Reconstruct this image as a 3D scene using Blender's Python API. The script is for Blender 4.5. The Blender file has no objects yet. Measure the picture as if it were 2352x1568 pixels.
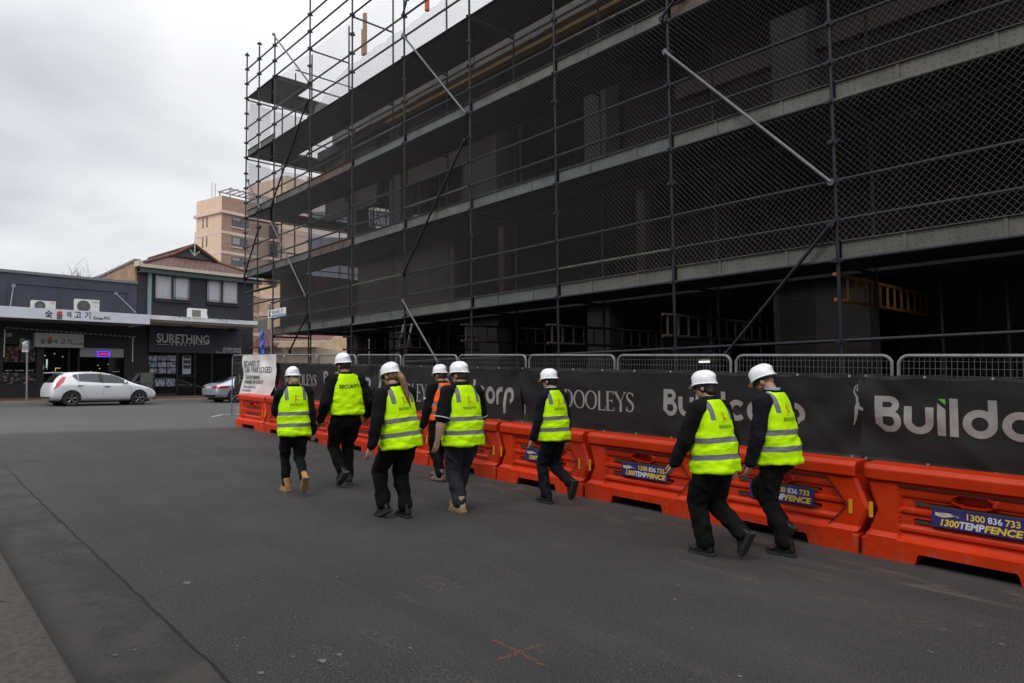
import bpy, bmesh, math, random
from math import sin, cos, pi, sqrt, atan, atan2, radians
from mathutils import Vector, Matrix, noise
from mathutils.bvhtree import BVHTree
SC = bpy.context.scene
COL = SC.collection
rnd = random.Random(7)
EYE = 1.75
# ------------------------------------------------------------------ camera
FPX = 1568.0
PITCH, ROLL = atan(87 / FPX), .0115
_F = Vector((0, cos(PITCH), sin(PITCH)))
_R0, _U0 = Vector((1, 0, 0)), Vector((0, -sin(PITCH), cos(PITCH)))
_R = cos(ROLL) * _R0 - sin(ROLL) * _U0
_U = sin(ROLL) * _R0 + cos(ROLL) * _U0
cam_d = bpy.data.cameras.new('camera')
cam_d.sensor_width = 36; cam_d.lens = 24.0; cam_d.clip_end = 2000; cam_d.clip_start = .05
cam = bpy.data.objects.new('camera', cam_d)
cam.matrix_world = Matrix(((_R.x, _U.x, -_F.x, 0), (_R.y, _U.y, -_F.y, 0), (_R.z, _U.z, -_F.z, EYE), (0, 0, 0, 1)))
COL.objects.link(cam); SC.camera = cam
# ------------------------------------------------------------------ light
SC.view_settings.view_transform = 'Standard'; SC.view_settings.look = 'None'
SC.view_settings.exposure = 0.0; SC.view_settings.gamma = 1.0
SUN_EL, SUN_AZ = radians(52), radians(215)        # behind the camera, to its left (azimuth clockwise from +Y)
W = bpy.data.worlds.new('World'); SC.world = W; W.use_nodes = True
def world():
    nt = W.node_tree; nt.nodes.clear(); N, L = nt.nodes.new, nt.links.new
    out = N('ShaderNodeOutputWorld'); bg = N('ShaderNodeBackground')
    sky = N('ShaderNodeTexSky'); sky.sky_type = 'NISHITA'; sky.sun_disc = False
    sky.sun_elevation = SUN_EL; sky.sun_rotation = SUN_AZ
    geo = N('ShaderNodeTexCoord'); sep = N('ShaderNodeSeparateXYZ'); L(geo.outputs['Generated'], sep.inputs[0])
    # stratus: direction projected on a flat cloud base
    mx = N('ShaderNodeMath'); mx.operation = 'MAXIMUM'; L(sep.outputs['Z'], mx.inputs[0]); mx.inputs[1].default_value = 0
    ad = N('ShaderNodeMath'); ad.operation = 'ADD'; L(mx.outputs[0], ad.inputs[0]); ad.inputs[1].default_value = .30
    dv = N('ShaderNodeVectorMath'); dv.operation = 'DIVIDE'; L(geo.outputs['Generated'], dv.inputs[0])
    cb = N('ShaderNodeCombineXYZ')
    for i in range(3): L(ad.outputs[0], cb.inputs[i])
    L(cb.outputs[0], dv.inputs[1])
    n1 = N('ShaderNodeTexNoise'); n1.inputs['Scale'].default_value = 1.5; n1.inputs['Detail'].default_value = 8; n1.inputs['Roughness'].default_value = .48; n1.inputs['Distortion'].default_value = .35
    L(dv.outputs[0], n1.inputs['Vector'])
    cr = N('ShaderNodeValToRGB'); L(n1.outputs['Fac'], cr.inputs[0])
    e = cr.color_ramp.elements
    e[0].position = .36; e[0].color = (6.2, 6.35, 6.9, 1); e[1].position = .62; e[1].color = (9.4, 9.5, 9.75, 1)
    # the cloud deck thins overhead and towards the hidden sun
    mr = N('ShaderNodeMapRange'); L(sep.outputs['Z'], mr.inputs[0])
    mr.inputs[1].default_value = .38; mr.inputs[2].default_value = .95; mr.inputs[3].default_value = 1.0; mr.inputs[4].default_value = 2.2
    mb = N('ShaderNodeMapRange'); L(sep.outputs['Y'], mb.inputs[0])
    mb.inputs[1].default_value = .3; mb.inputs[2].default_value = -.7; mb.inputs[3].default_value = 1.0; mb.inputs[4].default_value = 1.7
    mm = N('ShaderNodeMath'); mm.operation = 'MULTIPLY'; L(mr.outputs[0], mm.inputs[0]); L(mb.outputs[0], mm.inputs[1])
    vs = N('ShaderNodeVectorMath'); vs.operation = 'SCALE'; L(cr.outputs[0], vs.inputs[0]); L(mm.outputs[0], vs.inputs['Scale'])
    mix = N('ShaderNodeMix'); mix.data_type = 'RGBA'; mix.inputs[0].default_value = .93
    L(sky.outputs[0], mix.inputs[6]); L(vs.outputs[0], mix.inputs[7])
    L(mix.outputs[2], bg.inputs[0]); bg.inputs[1].default_value = .1
    L(bg.outputs[0], out.inputs[0])
world()
sl = bpy.data.lights.new('sun', 'SUN'); sl.energy = 1.1; sl.angle = radians(14); sl.color = (1, .96, .9)
so = bpy.data.objects.new('sun', sl); COL.objects.link(so)
so.rotation_euler = Vector((-sin(SUN_AZ) * cos(SUN_EL), -cos(SUN_AZ) * cos(SUN_EL), -sin(SUN_EL))).to_track_quat('-Z', 'Y').to_euler()
# ------------------------------------------------------------------ frames
def ray(x, y):        # direction through a point of the photograph (2352 x 1568)
    return _F + (x - 1176) / FPX * _R - (y - 784) / FPX * _U
def flat(x, y):
    d = ray(x, y); return Vector((d.x, d.y, 0)).normalized()
S = flat(-266, 890); NN = Vector((S.y, -S.x, 0))          # along the hoarding (away), into the site
T = flat(2530, 855); MM = Vector((-T.y, T.x, 0))          # along the shops (to the right), away from us
YAW_S = atan2(-S.y, -S.x)                                 # site frame: x = -s (to the right), y = n (into the site)
YAW_T = atan2(T.y, T.x)                                   # shop frame: x = t, y = m
def gz(s, n):
    w = min(max((s - 18) / 10, 0), 1); c = .030 + (.015 - .030) * w
    z = -1.956 + .0347 * min(s, 20) + .024 * max(0, s - 20)
    if s < 20: nn = max(n, 2.0 - max(0, s - 12) * 2)
    else: nn = max(n, -40)
    z += c * (7.53 - nn)
    if s < 12 and n < 2: z -= .03 * (2 - n)
    return z + EYE
def site(s, n, z): return S * s + NN * n + Vector((0, 0, z))
def gsite(s, n, dz=0): return site(s, n, gz(s, n) + dz)
def shop(t, m, z): return T * t + MM * m + Vector((0, 0, z))
def gxy(v): return gz(v.dot(S), v.dot(NN))
def onN(x, y, n):
    d = ray(x, y); P = d * (n / d.dot(NN)); return P.dot(S), P.z + EYE
def onM(x, y, m):
    d = ray(x, y); P = d * (m / d.dot(MM)); return P.dot(T), P.z + EYE
def onG(x, y):
    d = ray(x, y); t = 1.0
    while t < 120:
        P = d * t
        if P.z + EYE < gxy(P): break
        t += .01
    return Vector((P.x, P.y, gxy(P)))
# ------------------------------------------------------------------ mesh helpers
class MB:
    def __init__(self): self.v = []; self.f = []; self.mi = []; self.m = 0
    def add(self, vs, fs):
        o = len(self.v); self.v += [tuple(p) for p in vs]
        for f in fs: self.f.append(tuple(i + o for i in f)); self.mi.append(self.m)
        return self
    def box(self, x0, x1, y0, y1, z0, z1, M=None):
        vs = [Vector(p) for p in ((x0, y0, z0), (x1, y0, z0), (x1, y1, z0), (x0, y1, z0), (x0, y0, z1), (x1, y0, z1), (x1, y1, z1), (x0, y1, z1))]
        if M: vs = [M @ v for v in vs]
        return self.add(vs, [(0, 3, 2, 1), (4, 5, 6, 7), (0, 1, 5, 4), (1, 2, 6, 5), (2, 3, 7, 6), (3, 0, 4, 7)])
    def tube(self, p, q, r, n=8, r2=None, cap=True):
        p, q = Vector(p), Vector(q); r2 = r if r2 is None else r2
        d = (q - p).normalized(); a = d.orthogonal().normalized(); b = d.cross(a)
        vs = []
        for c, rr in ((p, r), (q, r2)):
            for i in range(n):
                t = 2 * pi * i / n; vs.append(c + a * (rr * cos(t)) + b * (rr * sin(t)))
        fs = [(i, (i + 1) % n, n + (i + 1) % n, n + i) for i in range(n)]
        if cap: fs += [tuple(range(n - 1, -1, -1)), tuple(range(n, 2 * n))]
        return self.add(vs, fs)
    def path(self, pts, r, n=8, rs=None):
        pts = [Vector(p) for p in pts]; vs = []; ref = None
        for i, p in enumerate(pts):
            d = (pts[min(i + 1, len(pts) - 1)] - pts[max(i - 1, 0)]).normalized()
            if ref is None: ref = d.orthogonal().normalized()
            a = (ref - d * ref.dot(d)).normalized(); ref = a; b = d.cross(a); rr = rs[i] if rs else r
            for k in range(n):
                t = 2 * pi * k / n; vs.append(p + a * (rr * cos(t)) + b * (rr * sin(t)))
        fs = []
        for i in range(len(pts) - 1):
            for k in range(n): fs.append((i * n + k, i * n + (k + 1) % n, (i + 1) * n + (k + 1) % n, (i + 1) * n + k))
        fs += [tuple(range(n - 1, -1, -1)), tuple(range((len(pts) - 1) * n, len(pts) * n))]
        return self.add(vs, fs)
    def loft(self, rings, cap=True):
        n = len(rings[0]); vs = [v for r in rings for v in r]; fs = []
        for i in range(len(rings) - 1):
            for k in range(n): fs.append((i * n + k, i * n + (k + 1) % n, (i + 1) * n + (k + 1) % n, (i + 1) * n + k))
        if cap: fs += [tuple(range(n - 1, -1, -1)), tuple(range((len(rings) - 1) * n, len(rings) * n))]
        return self.add(vs, fs)
    def ell(self, c, rx, ry, rz, M=None, n=16, m=10):
        vs = []
        for i in range(m + 1):
            ph = pi * i / m
            for k in range(n):
                t = 2 * pi * k / n; v = Vector((rx * sin(ph) * cos(t), ry * sin(ph) * sin(t), -rz * cos(ph)))
                vs.append((M @ v if M else v) + Vector(c))
        fs = [(i * n + k, i * n + (k + 1) % n, (i + 1) * n + (k + 1) % n, (i + 1) * n + k) for i in range(m) for k in range(n)]
        return self.add(vs, fs)
    def limb(self, pts, rs, n=12):
        pts = [Vector(p) for p in pts]
        for i in range(len(pts) - 1): self.tube(pts[i], pts[i + 1], rs[i], n, rs[i + 1])
        for p, r in zip(pts, rs): self.ell(p, r, r, r, None, n, 8)
        return self
    def prism(self, poly, y0, y1, M=None):       # polygon in x,z (counter-clockwise from -y), pushed from y0 to y1
        n = len(poly); vs = [Vector((x, y0, z)) for x, z in poly] + [Vector((x, y1, z)) for x, z in poly]
        if M: vs = [M @ v for v in vs]
        return self.add(vs, [tuple(range(n)), tuple(range(2 * n - 1, n - 1, -1))] + [(i, n + i, n + (i + 1) % n, (i + 1) % n) for i in range(n)])
    def quad(self, a, b, c, d): return self.add([a, b, c, d], [(0, 1, 2, 3)])
    def mesh(self, name, mats, smooth=None, weld=False):
        me = bpy.data.meshes.new(name); me.from_pydata(self.v, [], self.f)
        if not isinstance(mats, (list, tuple)): mats = [mats]
        for m in mats: me.materials.append(m)
        if len(mats) > 1: me.polygons.foreach_set('material_index', self.mi)
        if weld:
            bm = bmesh.new(); bm.from_mesh(me); bmesh.ops.remove_doubles(bm, verts=bm.verts, dist=1e-5)
            bmesh.ops.recalc_face_normals(bm, faces=bm.faces); bm.to_mesh(me); bm.free()
        if smooth is not None:
            me.shade_smooth(); me.set_sharp_from_angle(angle=radians(smooth))
        return me
def obj(name, me, parent=None, loc=None, rz=None):
    if isinstance(me, tuple): me = me[0].mesh(name, *me[1:])
    o = bpy.data.objects.new(name, me); COL.objects.link(o)
    if parent: o.parent = parent
    if loc is not None: o.location = loc
    if rz is not None: o.rotation_euler = (0, 0, rz)
    return o
def tag(o, label=None, cat=None, group=None, kind=None):
    if label: o['label'] = label
    if cat: o['category'] = cat
    if group: o['group'] = group
    if kind: o['kind'] = kind
    return o
def thing(name, label, cat, loc=(0, 0, 0), rz=0, group=None):
    o = bpy.data.objects.new(name, None); COL.objects.link(o); o.location = loc; o.rotation_euler = (0, 0, rz)
    o.empty_display_size = .1
    return tag(o, label, cat, group)
def dup(root, loc=None, rz=None, label=None):
    r = root.copy(); COL.objects.link(r)
    if loc is not None: r.location = loc
    if rz is not None: r.rotation_euler = (0, 0, rz)
    if label: r['label'] = label
    for ch in list(root.children):
        c = ch.copy(); COL.objects.link(c); c.parent = r
        for g in list(ch.children):
            d = g.copy(); COL.objects.link(d); d.parent = c
    return r
def evaluated(me, mods):          # a mesh run through modifiers, with no operator
    o = bpy.data.objects.new('temp', me); COL.objects.link(o)
    for typ, kw in mods:
        m = o.modifiers.new(typ, typ)
        for k, v in kw.items(): setattr(m, k, v)
    bpy.context.view_layer.update()
    dg = bpy.context.evaluated_depsgraph_get()
    r = bpy.data.meshes.new_from_object(o.evaluated_get(dg))
    bpy.data.objects.remove(o)
    return r
def text_geo(body, size, bold=0, align='CENTER', spacing=1.0, shear=0, sx=1.0):    # list of verts (x, z) and faces, flat
    c = bpy.data.curves.new('lettering', 'FONT'); c.body = body; c.size = size; c.align_x = align; c.offset = bold * size
    c.space_character = spacing; c.shear = shear; c.resolution_u = 3
    o = bpy.data.objects.new('temp', c); COL.objects.link(o); bpy.context.view_layer.update()
    me = bpy.data.meshes.new_from_object(o.evaluated_get(bpy.context.evaluated_depsgraph_get()))
    vs = [(v.co.x * sx, v.co.y) for v in me.vertices]; fs = [tuple(p.vertices) for p in me.polygons]
    bpy.data.objects.remove(o); bpy.data.meshes.remove(me); bpy.data.curves.remove(c)
    return vs, fs
def text(mb, body, size, x, y, z, **kw):     # letters standing on the x-z plane facing -y
    vs, fs = text_geo(body, size, **kw)
    mb.add([(x + a, y, z + b) for a, b in vs], fs); return mb
def stroke(pts, w):                          # thick polyline in 2-D -> quads with mitred joints
    P = [Vector(p) for p in pts]; L, R = [], []
    if not isinstance(w, (list, tuple)): P = [p for i, p in enumerate(P) if i == 0 or (p - P[i - 1]).length > 1e-5]
    for i, p in enumerate(P):
        a = (P[i] - P[i - 1]).normalized() if i else None
        b = (P[i + 1] - P[i]).normalized() if i < len(P) - 1 else None
        d = (a + b).normalized() if a and b and (a + b).length > 1e-6 else (a or b)
        n = Vector((-d.y, d.x)); k = 1.0
        if a and b: k = 1 / max(.5, n.dot(Vector((-a.y, a.x))))
        ww = (w[i] if isinstance(w, (list, tuple)) else w) / 2 * k
        L.append(p + n * ww); R.append(p - n * ww)
    vs = [(v.x, v.y) for v in R + L]; n = len(P)
    return vs, [(i, i + 1, n + i + 1, n + i) for i in range(n - 1)]
def arc(cx, cy, rx, ry, a0, a1, n=16):
    return [(cx + rx * cos(radians(a0 + (a1 - a0) * i / n)), cy + ry * sin(radians(a0 + (a1 - a0) * i / n))) for i in range(n + 1)]
def shapes(mb, sh, x, y, z, k=1.0):
    for vs, fs in sh: mb.add([(x + a * k, y, z + b * k) for a, b in vs], fs)
# ------------------------------------------------------------------ materials
MATS = {}
def mat(name, col, rough=.7, metal=0.0, var=0.0, vscale=3.0, bump=0.0, bscale=60.0, spec=.5, col2=None, var2=0.0, v2scale=.6, coat=0, trans=0, alpha=1):
    if name in MATS: return MATS[name]
    m = bpy.data.materials.new(name); m.use_nodes = True; nt = m.node_tree; N, L = nt.nodes.new, nt.links.new
    b = nt.nodes['Principled BSDF']
    b.inputs['Base Color'].default_value = (*col, 1); b.inputs['Roughness'].default_value = rough
    b.inputs['Metallic'].default_value = metal; b.inputs['Specular IOR Level'].default_value = spec
    if coat: b.inputs['Coat Weight'].default_value = coat; b.inputs['Coat Roughness'].default_value = .05
    if trans: b.inputs['Transmission Weight'].default_value = trans
    if alpha < 1: b.inputs['Alpha'].default_value = alpha
    if var or bump or col2:
        tc = N('ShaderNodeTexCoord')
        n1 = N('ShaderNodeTexNoise'); n1.inputs['Scale'].default_value = vscale; n1.inputs['Detail'].default_value = 6; n1.inputs['Roughness'].default_value = .65
        L(tc.outputs['Object'], n1.inputs['Vector'])
        r = N('ShaderNodeValToRGB'); L(n1.outputs['Fac'], r.inputs[0])
        c2 = col2 or tuple(min(1, c * (1 + var)) for c in col); c1 = tuple(c * (1 - var) for c in col)
        r.color_ramp.elements[0].position = .35; r.color_ramp.elements[1].position = .68
        r.color_ramp.elements[0].color = (*c1, 1); r.color_ramp.elements[1].color = (*c2, 1)
        L(r.outputs[0], b.inputs['Base Color'])
        rr = N('ShaderNodeMapRange'); L(n1.outputs['Fac'], rr.inputs[0]); rr.inputs[3].default_value = max(0, rough - .12); rr.inputs[4].default_value = min(1, rough + .12)
        L(rr.outputs[0], b.inputs['Roughness'])
        if bump:
            n2 = N('ShaderNodeTexNoise'); n2.inputs['Scale'].default_value = bscale; n2.inputs['Detail'].default_value = 3
            L(tc.outputs['Object'], n2.inputs['Vector'])
            bp = N('ShaderNodeBump'); bp.inputs['Strength'].default_value = bump; bp.inputs['Distance'].default_value = .02
            L(n2.outputs['Fac'], bp.inputs['Height']); L(bp.outputs[0], b.inputs['Normal'])
    MATS[name] = m; return m
def emit(name, col, k):
    m = bpy.data.materials.new(name); m.use_nodes = True; b = m.node_tree.nodes['Principled BSDF']
    b.inputs['Base Color'].default_value = (*[c * .5 for c in col], 1)
    b.inputs['Emission Color'].default_value = (*col, 1); b.inputs['Emission Strength'].default_value = k
    return m
def brick(name, c1, c2, mortar, bw=.24, bh=.086, rough=.8, msize=.01, bump=.3, bias=0.0, axes='XZ', blot=.18):
    if name in MATS: return MATS[name]
    m = bpy.data.materials.new(name); m.use_nodes = True; nt = m.node_tree; N, L = nt.nodes.new, nt.links.new
    b = nt.nodes['Principled BSDF']; b.inputs['Roughness'].default_value = rough
    tc = N('ShaderNodeTexCoord'); sp = N('ShaderNodeSeparateXYZ'); cb = N('ShaderNodeCombineXYZ')
    L(tc.outputs['Object'], sp.inputs[0]); L(sp.outputs[axes[0]], cb.inputs[0]); L(sp.outputs[axes[1]], cb.inputs[1])
    t = N('ShaderNodeTexBrick'); L(cb.outputs[0], t.inputs['Vector']); t.inputs['Scale'].default_value = 1
    t.inputs['Brick Width'].default_value = bw; t.inputs['Row Height'].default_value = bh; t.inputs['Mortar Size'].default_value = msize
    t.inputs['Bias'].default_value = bias
    t.inputs['Color1'].default_value = (*c1, 1); t.inputs['Color2'].default_value = (*c2, 1); t.inputs['Mortar'].default_value = (*mortar, 1)
    n1 = N('ShaderNodeTexNoise'); n1.inputs['Scale'].default_value = 1.3; n1.inputs['Detail'].default_value = 6; L(tc.outputs['Object'], n1.inputs['Vector'])
    mr = N('ShaderNodeMapRange'); L(n1.outputs['Fac'], mr.inputs[0]); mr.inputs[1].default_value = .3; mr.inputs[2].default_value = .7; mr.inputs[3].default_value = 1 - blot * 1.2; mr.inputs[4].default_value = 1 + blot * .8
    vm = N('ShaderNodeVectorMath'); vm.operation = 'SCALE'; L(t.outputs['Color'], vm.inputs[0]); L(mr.outputs[0], vm.inputs['Scale'])
    L(vm.outputs[0], b.inputs['Base Color'])
    if bump:
        bp = N('ShaderNodeBump'); bp.inputs['Strength'].default_value = bump; bp.inputs['Distance'].default_value = .01; bp.invert = True
        L(t.outputs['Fac'], bp.inputs['Height']); L(bp.outputs[0], b.inputs['Normal'])
    MATS[name] = m; return m
# ================================================================== the ground
def road_material():
    m = bpy.data.materials.new('asphalt'); m.use_nodes = True; nt = m.node_tree; N, L = nt.nodes.new, nt.links.new
    b = nt.nodes['Principled BSDF']; b.inputs['Roughness'].default_value = .78; b.inputs['Specular IOR Level'].default_value = .35
    geo = N('ShaderNodeNewGeometry')
    def dot(v):
        d = N('ShaderNodeVectorMath'); d.operation = 'DOT_PRODUCT'; L(geo.outputs['Position'], d.inputs[0]); d.inputs[1].default_value = v; return d.outputs['Value']
    s_, n_ = dot(S), dot(NN)
    cb = N('ShaderNodeCombineXYZ'); L(s_, cb.inputs[0]); L(n_, cb.inputs[1])
    def nz(scale, detail=5, rough=.6, vec=None, stretch=None, dist=0):
        t = N('ShaderNodeTexNoise'); t.inputs['Scale'].default_value = scale; t.inputs['Detail'].default_value = detail; t.inputs['Roughness'].default_value = rough; t.inputs['Distortion'].default_value = dist
        src = cb.outputs[0]
        if stretch:
            mp = N('ShaderNodeMapping'); L(src, mp.inputs[0]); mp.inputs['Scale'].default_value = stretch; src = mp.outputs[0]
        L(src, t.inputs['Vector']); return t.outputs['Fac']
    def mr(x, a, c, d, e, smooth=True):
        q = N('ShaderNodeMapRange'); L(x, q.inputs[0])
        for i, v in zip((1, 2, 3, 4), (a, c, d, e)): q.inputs[i].default_value = v
        if smooth: q.interpolation_type = 'SMOOTHSTEP'
        return q.outputs[0]
    def ma(op, a, c=None):
        q = N('ShaderNodeMath'); q.operation = op
        for i, v in enumerate((a, c)):
            if v is None: continue
            if isinstance(v, (int, float)): q.inputs[i].default_value = v
            else: L(v, q.inputs[i])
        return q.outputs[0]
    def mix(f, a, c, mode='MIX'):
        q = N('ShaderNodeMix'); q.data_type = 'RGBA'; q.blend_type = mode
        if isinstance(f, (int, float)): q.inputs[0].default_value = f
        else: L(f, q.inputs[0])
        for i, v in ((6, a), (7, c)):
            if isinstance(v, tuple): q.inputs[i].default_value = (*v, 1)
            else: L(v, q.inputs[i])
        return q.outputs[2]
    stone = nz(75, 6, .85)
    col = mix(mr(stone, .43, .60, 0, 1), (.0065, .006, .006), (.073, .068, .066))
    blot = nz(.55, 7, .62)
    col = mix(mr(blot, .42, .64, 0, .5), col, (.050, .047, .047))
    streak = nz(1.0, 6, .7, stretch=(.35, 3.2, 1), dist=.6)
    col = mix(mr(streak, .52, .74, 0, .42), col, (.075, .066, .058))
    sp1 = nz(34, 2, .6); sp2 = nz(21, 3, .7)
    col = mix(mr(sp1, .62, .72, 0, .55), col, (.125, .118, .115)); col = mix(mr(sp2, .60, .70, 0, .6), col, (.012, .0115, .0115))
    trk = nz(.7, 4, .6, stretch=(.12, 1.4, 1))
    col = mix(mr(trk, .5, .66, 0, .45), col, (.022, .0215, .023))
    oil = nz(.9, 5, .6, dist=.8)
    col = mix(mr(oil, .66, .74, 0, .55), col, (.012, .0115, .012))
    # dusty tracks and scuffs beside the barriers
    near = mr(n_, 4.2, 7.4, 0, 1)
    scuff = nz(1.5, 9, .72, stretch=(.8, 2.6, 1), dist=.4)
    col = mix(ma('MULTIPLY', mr(scuff, .52, .70, 0, .75), near), col, (.115, .094, .072))
    dust = nz(6, 9, .8)
    col = mix(mr(dust, .60, .74, 0, .5), col, (.105, .095, .082))
    # cross street: older, paler seal
    cross = mr(ma('ADD', s_, ma('MULTIPLY', nz(.8, 4), .6)), 19.3, 20.6, 0, 1)
    col = mix(ma('MULTIPLY', cross, .6), col, mix(mr(stone, .3, .7, 0, 1), (.075, .073, .074), (.125, .12, .118)))
    cross2 = mr(ma('ADD', s_, ma('MULTIPLY', nz(.5, 3), .5)), 24.2, 25.0, 0, 1)
    col = mix(ma('MULTIPLY', cross2, .45), col, (.062, .062, .066))
    # old strip of seal between the joint and the kerb
    wob = ma('MULTIPLY', ma('SUBTRACT', nz(2.2, 5), .5), .055)
    nw = ma('ADD', n_, wob)
    strip = ma('MULTIPLY', mr(nw, 1.46, 1.475, 1, 0), mr(s_, 13.0, 14.5, 1, 0))
    old = mix(mr(nz(1.7, 8, .68), .38, .66, 0, 1), (.018, .0178, .0155), (.060, .052, .043))
    old = mix(mr(nz(40, 4, .7), .42, .68, 0, .45), old, (.075, .068, .060))
    col = mix(ma('MULTIPLY', strip, .75), col, old)
    crack = nz(1.3, 3, .5, dist=1.2)
    cl = ma('ABSOLUTE', ma('SUBTRACT', crack, .5))
    col = mix(ma('MULTIPLY', ma('MULTIPLY', mr(cl, .0, .006, .8, 0), strip), mr(nz(.7, 2), .5, .6, 0, 1)), col, (.012, .011, .010))
    jd = ma('ABSOLUTE', ma('SUBTRACT', nw, 1.468))
    jn = mr(ma('ADD', jd, ma('MULTIPLY', nz(9, 5, .7), .02)), .013, .030, 1, 0)
    col = mix(ma('MULTIPLY', jn, mr(s_, 13.0, 14.5, 1, 0)), col, (.004, .0038, .0033))
    kd = mr(ma('ADD', ma('ABSOLUTE', ma('SUBTRACT', nw, .84)), ma('MULTIPLY', nz(7, 6, .75), .16)), .05, .22, .95, 0)  # kerb dirt together with the kerb's shadow, darkened into the road colour
    col = mix(ma('MULTIPLY', kd, mr(s_, 11, 12, 1, 0)), col, (.022, .020, .016))
    L(col, b.inputs['Base Color'])
    bp = N('ShaderNodeBump'); bp.inputs['Strength'].default_value = .55; bp.inputs['Distance'].default_value = .012
    L(stone, bp.inputs['Height']); L(bp.outputs[0], b.inputs['Normal'])
    return m
def build_ground():
    def ticks(a, b, fine0, fine1, fine, coarse):
        r = []; x = a
        while x < b - 1e-6:
            r.append(x); x += fine if fine0 <= x < fine1 else coarse
        return r + [b]
    ss = ticks(-16, 120, -2, 40, .5, 4); ns = ticks(-80, 80, -1, 16, .5, 4)
    mb = MB(); k = len(ns)
    mb.add([gsite(s, n) for s in ss for n in ns], [(i * k + j, i * k + j + 1, (i + 1) * k + j + 1, (i + 1) * k + j) for i in range(len(ss) - 1) for j in range(k - 1)])
    o = obj('road', mb.mesh('road', road_material(), 60)); tag(o, kind='structure')
    if o.data.polygons[0].normal.z < 0: o.data.flip_normals()
build_ground()
M_path = mat('footpath concrete', (.088, .071, .060), .9, var=.38, vscale=26, bump=.8, bscale=110)
def build_footpath():
    # kerb line n = .85, turning left round the corner beyond s = 11
    edge = [(s * .5, .80) for s in range(-30, 20)]
    edge += [(10 + 3 * sin(radians(a)), -2.20 + 3 * cos(radians(a))) for a in range(0, 91, 10)] + [(13.1, -6), (13.3, -12), (13.6, -20)]
    rs = random.Random(3); kerb = MB(); path = MB()
    top = [gsite(s, n, .125) for s, n in edge]; bot = [gsite(s, n, -.02) for s, n in edge]
    cx, cn = 4, -16
    inn = []
    for s, n in edge:
        d = Vector((4 - s, -10 - n)) if s > 9.4 else Vector((0, -1)); d.normalize(); inn.append((s + d.x * .16, n + d.y * .16))
    itop = [gsite(s, n, .128) for s, n in inn]
    lip = [b_.lerp(i, .14) + Vector((0, 0, -.004)) for b_, i in zip(top, itop)]
    low = [Vector((t.x, t.y, t.z - .03)) for t in top]
    n = len(edge)
    kerb.add(bot + low + lip + itop, [(r * n + i, r * n + i + 1, (r + 1) * n + i + 1, (r + 1) * n + i) for r in range(3) for i in range(n - 1)])
    tag(obj('kerb', kerb.mesh('kerb', M_path, 50, True)), kind='structure')
    fs = [gsite(min(s, 12.6) - (.0), -24, .2) for s, _ in edge]
    path.add(itop + fs, [(i, i + 1, n + i + 1, n + i) for i in range(n - 1)])
    o = obj('footpath', path.mesh('footpath', M_path, None, True)); tag(o, kind='structure')
    if o.data.polygons[0].normal.z < 0: o.data.flip_normals()
    # open joints between the slabs
    j = MB()
    for s in (-1.2, 2.3, 5.95, 9.4):
        a, b_ = gsite(s, .66, .132), gsite(s + .35, -6, .142)
        w = S * .007
        for q in range(12):
            p0, p1 = a.lerp(b_, q / 12), a.lerp(b_, (q + 1) / 12)
            k0, k1 = S * (.012 * noise.noise(p0 * 6)), S * (.012 * noise.noise(p1 * 6))
            j.quad(p0 - w + k0, p0 + w + k0, p1 + w + k1, p1 - w + k1)
    tag(obj('footpath_joints', j.mesh('footpath joints', mat('joint dirt', (.02, .018, .015), .95))), kind='structure')
build_footpath()
M_paver = brick('clay pavers', (.20, .105, .06), (.15, .085, .055), (.09, .07, .055), .23, .115, axes='XY')
def build_far_path():
    mb = MB(); kb = MB(); tt = [-30 + i * 2 for i in range(36)]
    f = [shop(t, 35.5, 0) for t in tt]; g = [shop(t, 38.6, 0) for t in tt]
    for v in f: v.z = gxy(v) + .10
    for v in g: v.z = gxy(v) + .16
    n = len(tt); mb.add(f + g, [(i, i + 1, n + i + 1, n + i) for i in range(n - 1)])
    o = obj('footpath', None); bpy.data.objects.remove(o)
    # built in the shop frame so that the paving pattern runs along the shop fronts
    R = Matrix.Rotation(-YAW_T, 4, 'Z'); mb.v = [tuple(R @ Vector(v)) for v in mb.v]
    o = obj('far_footpath', mb.mesh('far footpath', M_paver)); o.rotation_euler = (0, 0, YAW_T); tag(o, kind='structure')
    a = [shop(t, 35.35, 0) for t in tt]
    kt = [Vector((v.x, v.y, gxy(v) + .105)) for v in a]; kz = [Vector((v.x, v.y, gxy(v) - .02)) for v in a]
    kf = [Vector((v.x, v.y, v.z + .004)) for v in f]
    kb.add(kz + kt + kf, [(r * n + i, r * n + i + 1, (r + 1) * n + i + 1, (r + 1) * n + i) for r in range(2) for i in range(n - 1)])
    tag(obj('far_kerb', kb.mesh('far kerb', mat('kerb concrete', (.20, .185, .165), .9, var=.2, vscale=1.5), None, True)), kind='structure')
build_far_path()
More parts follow.
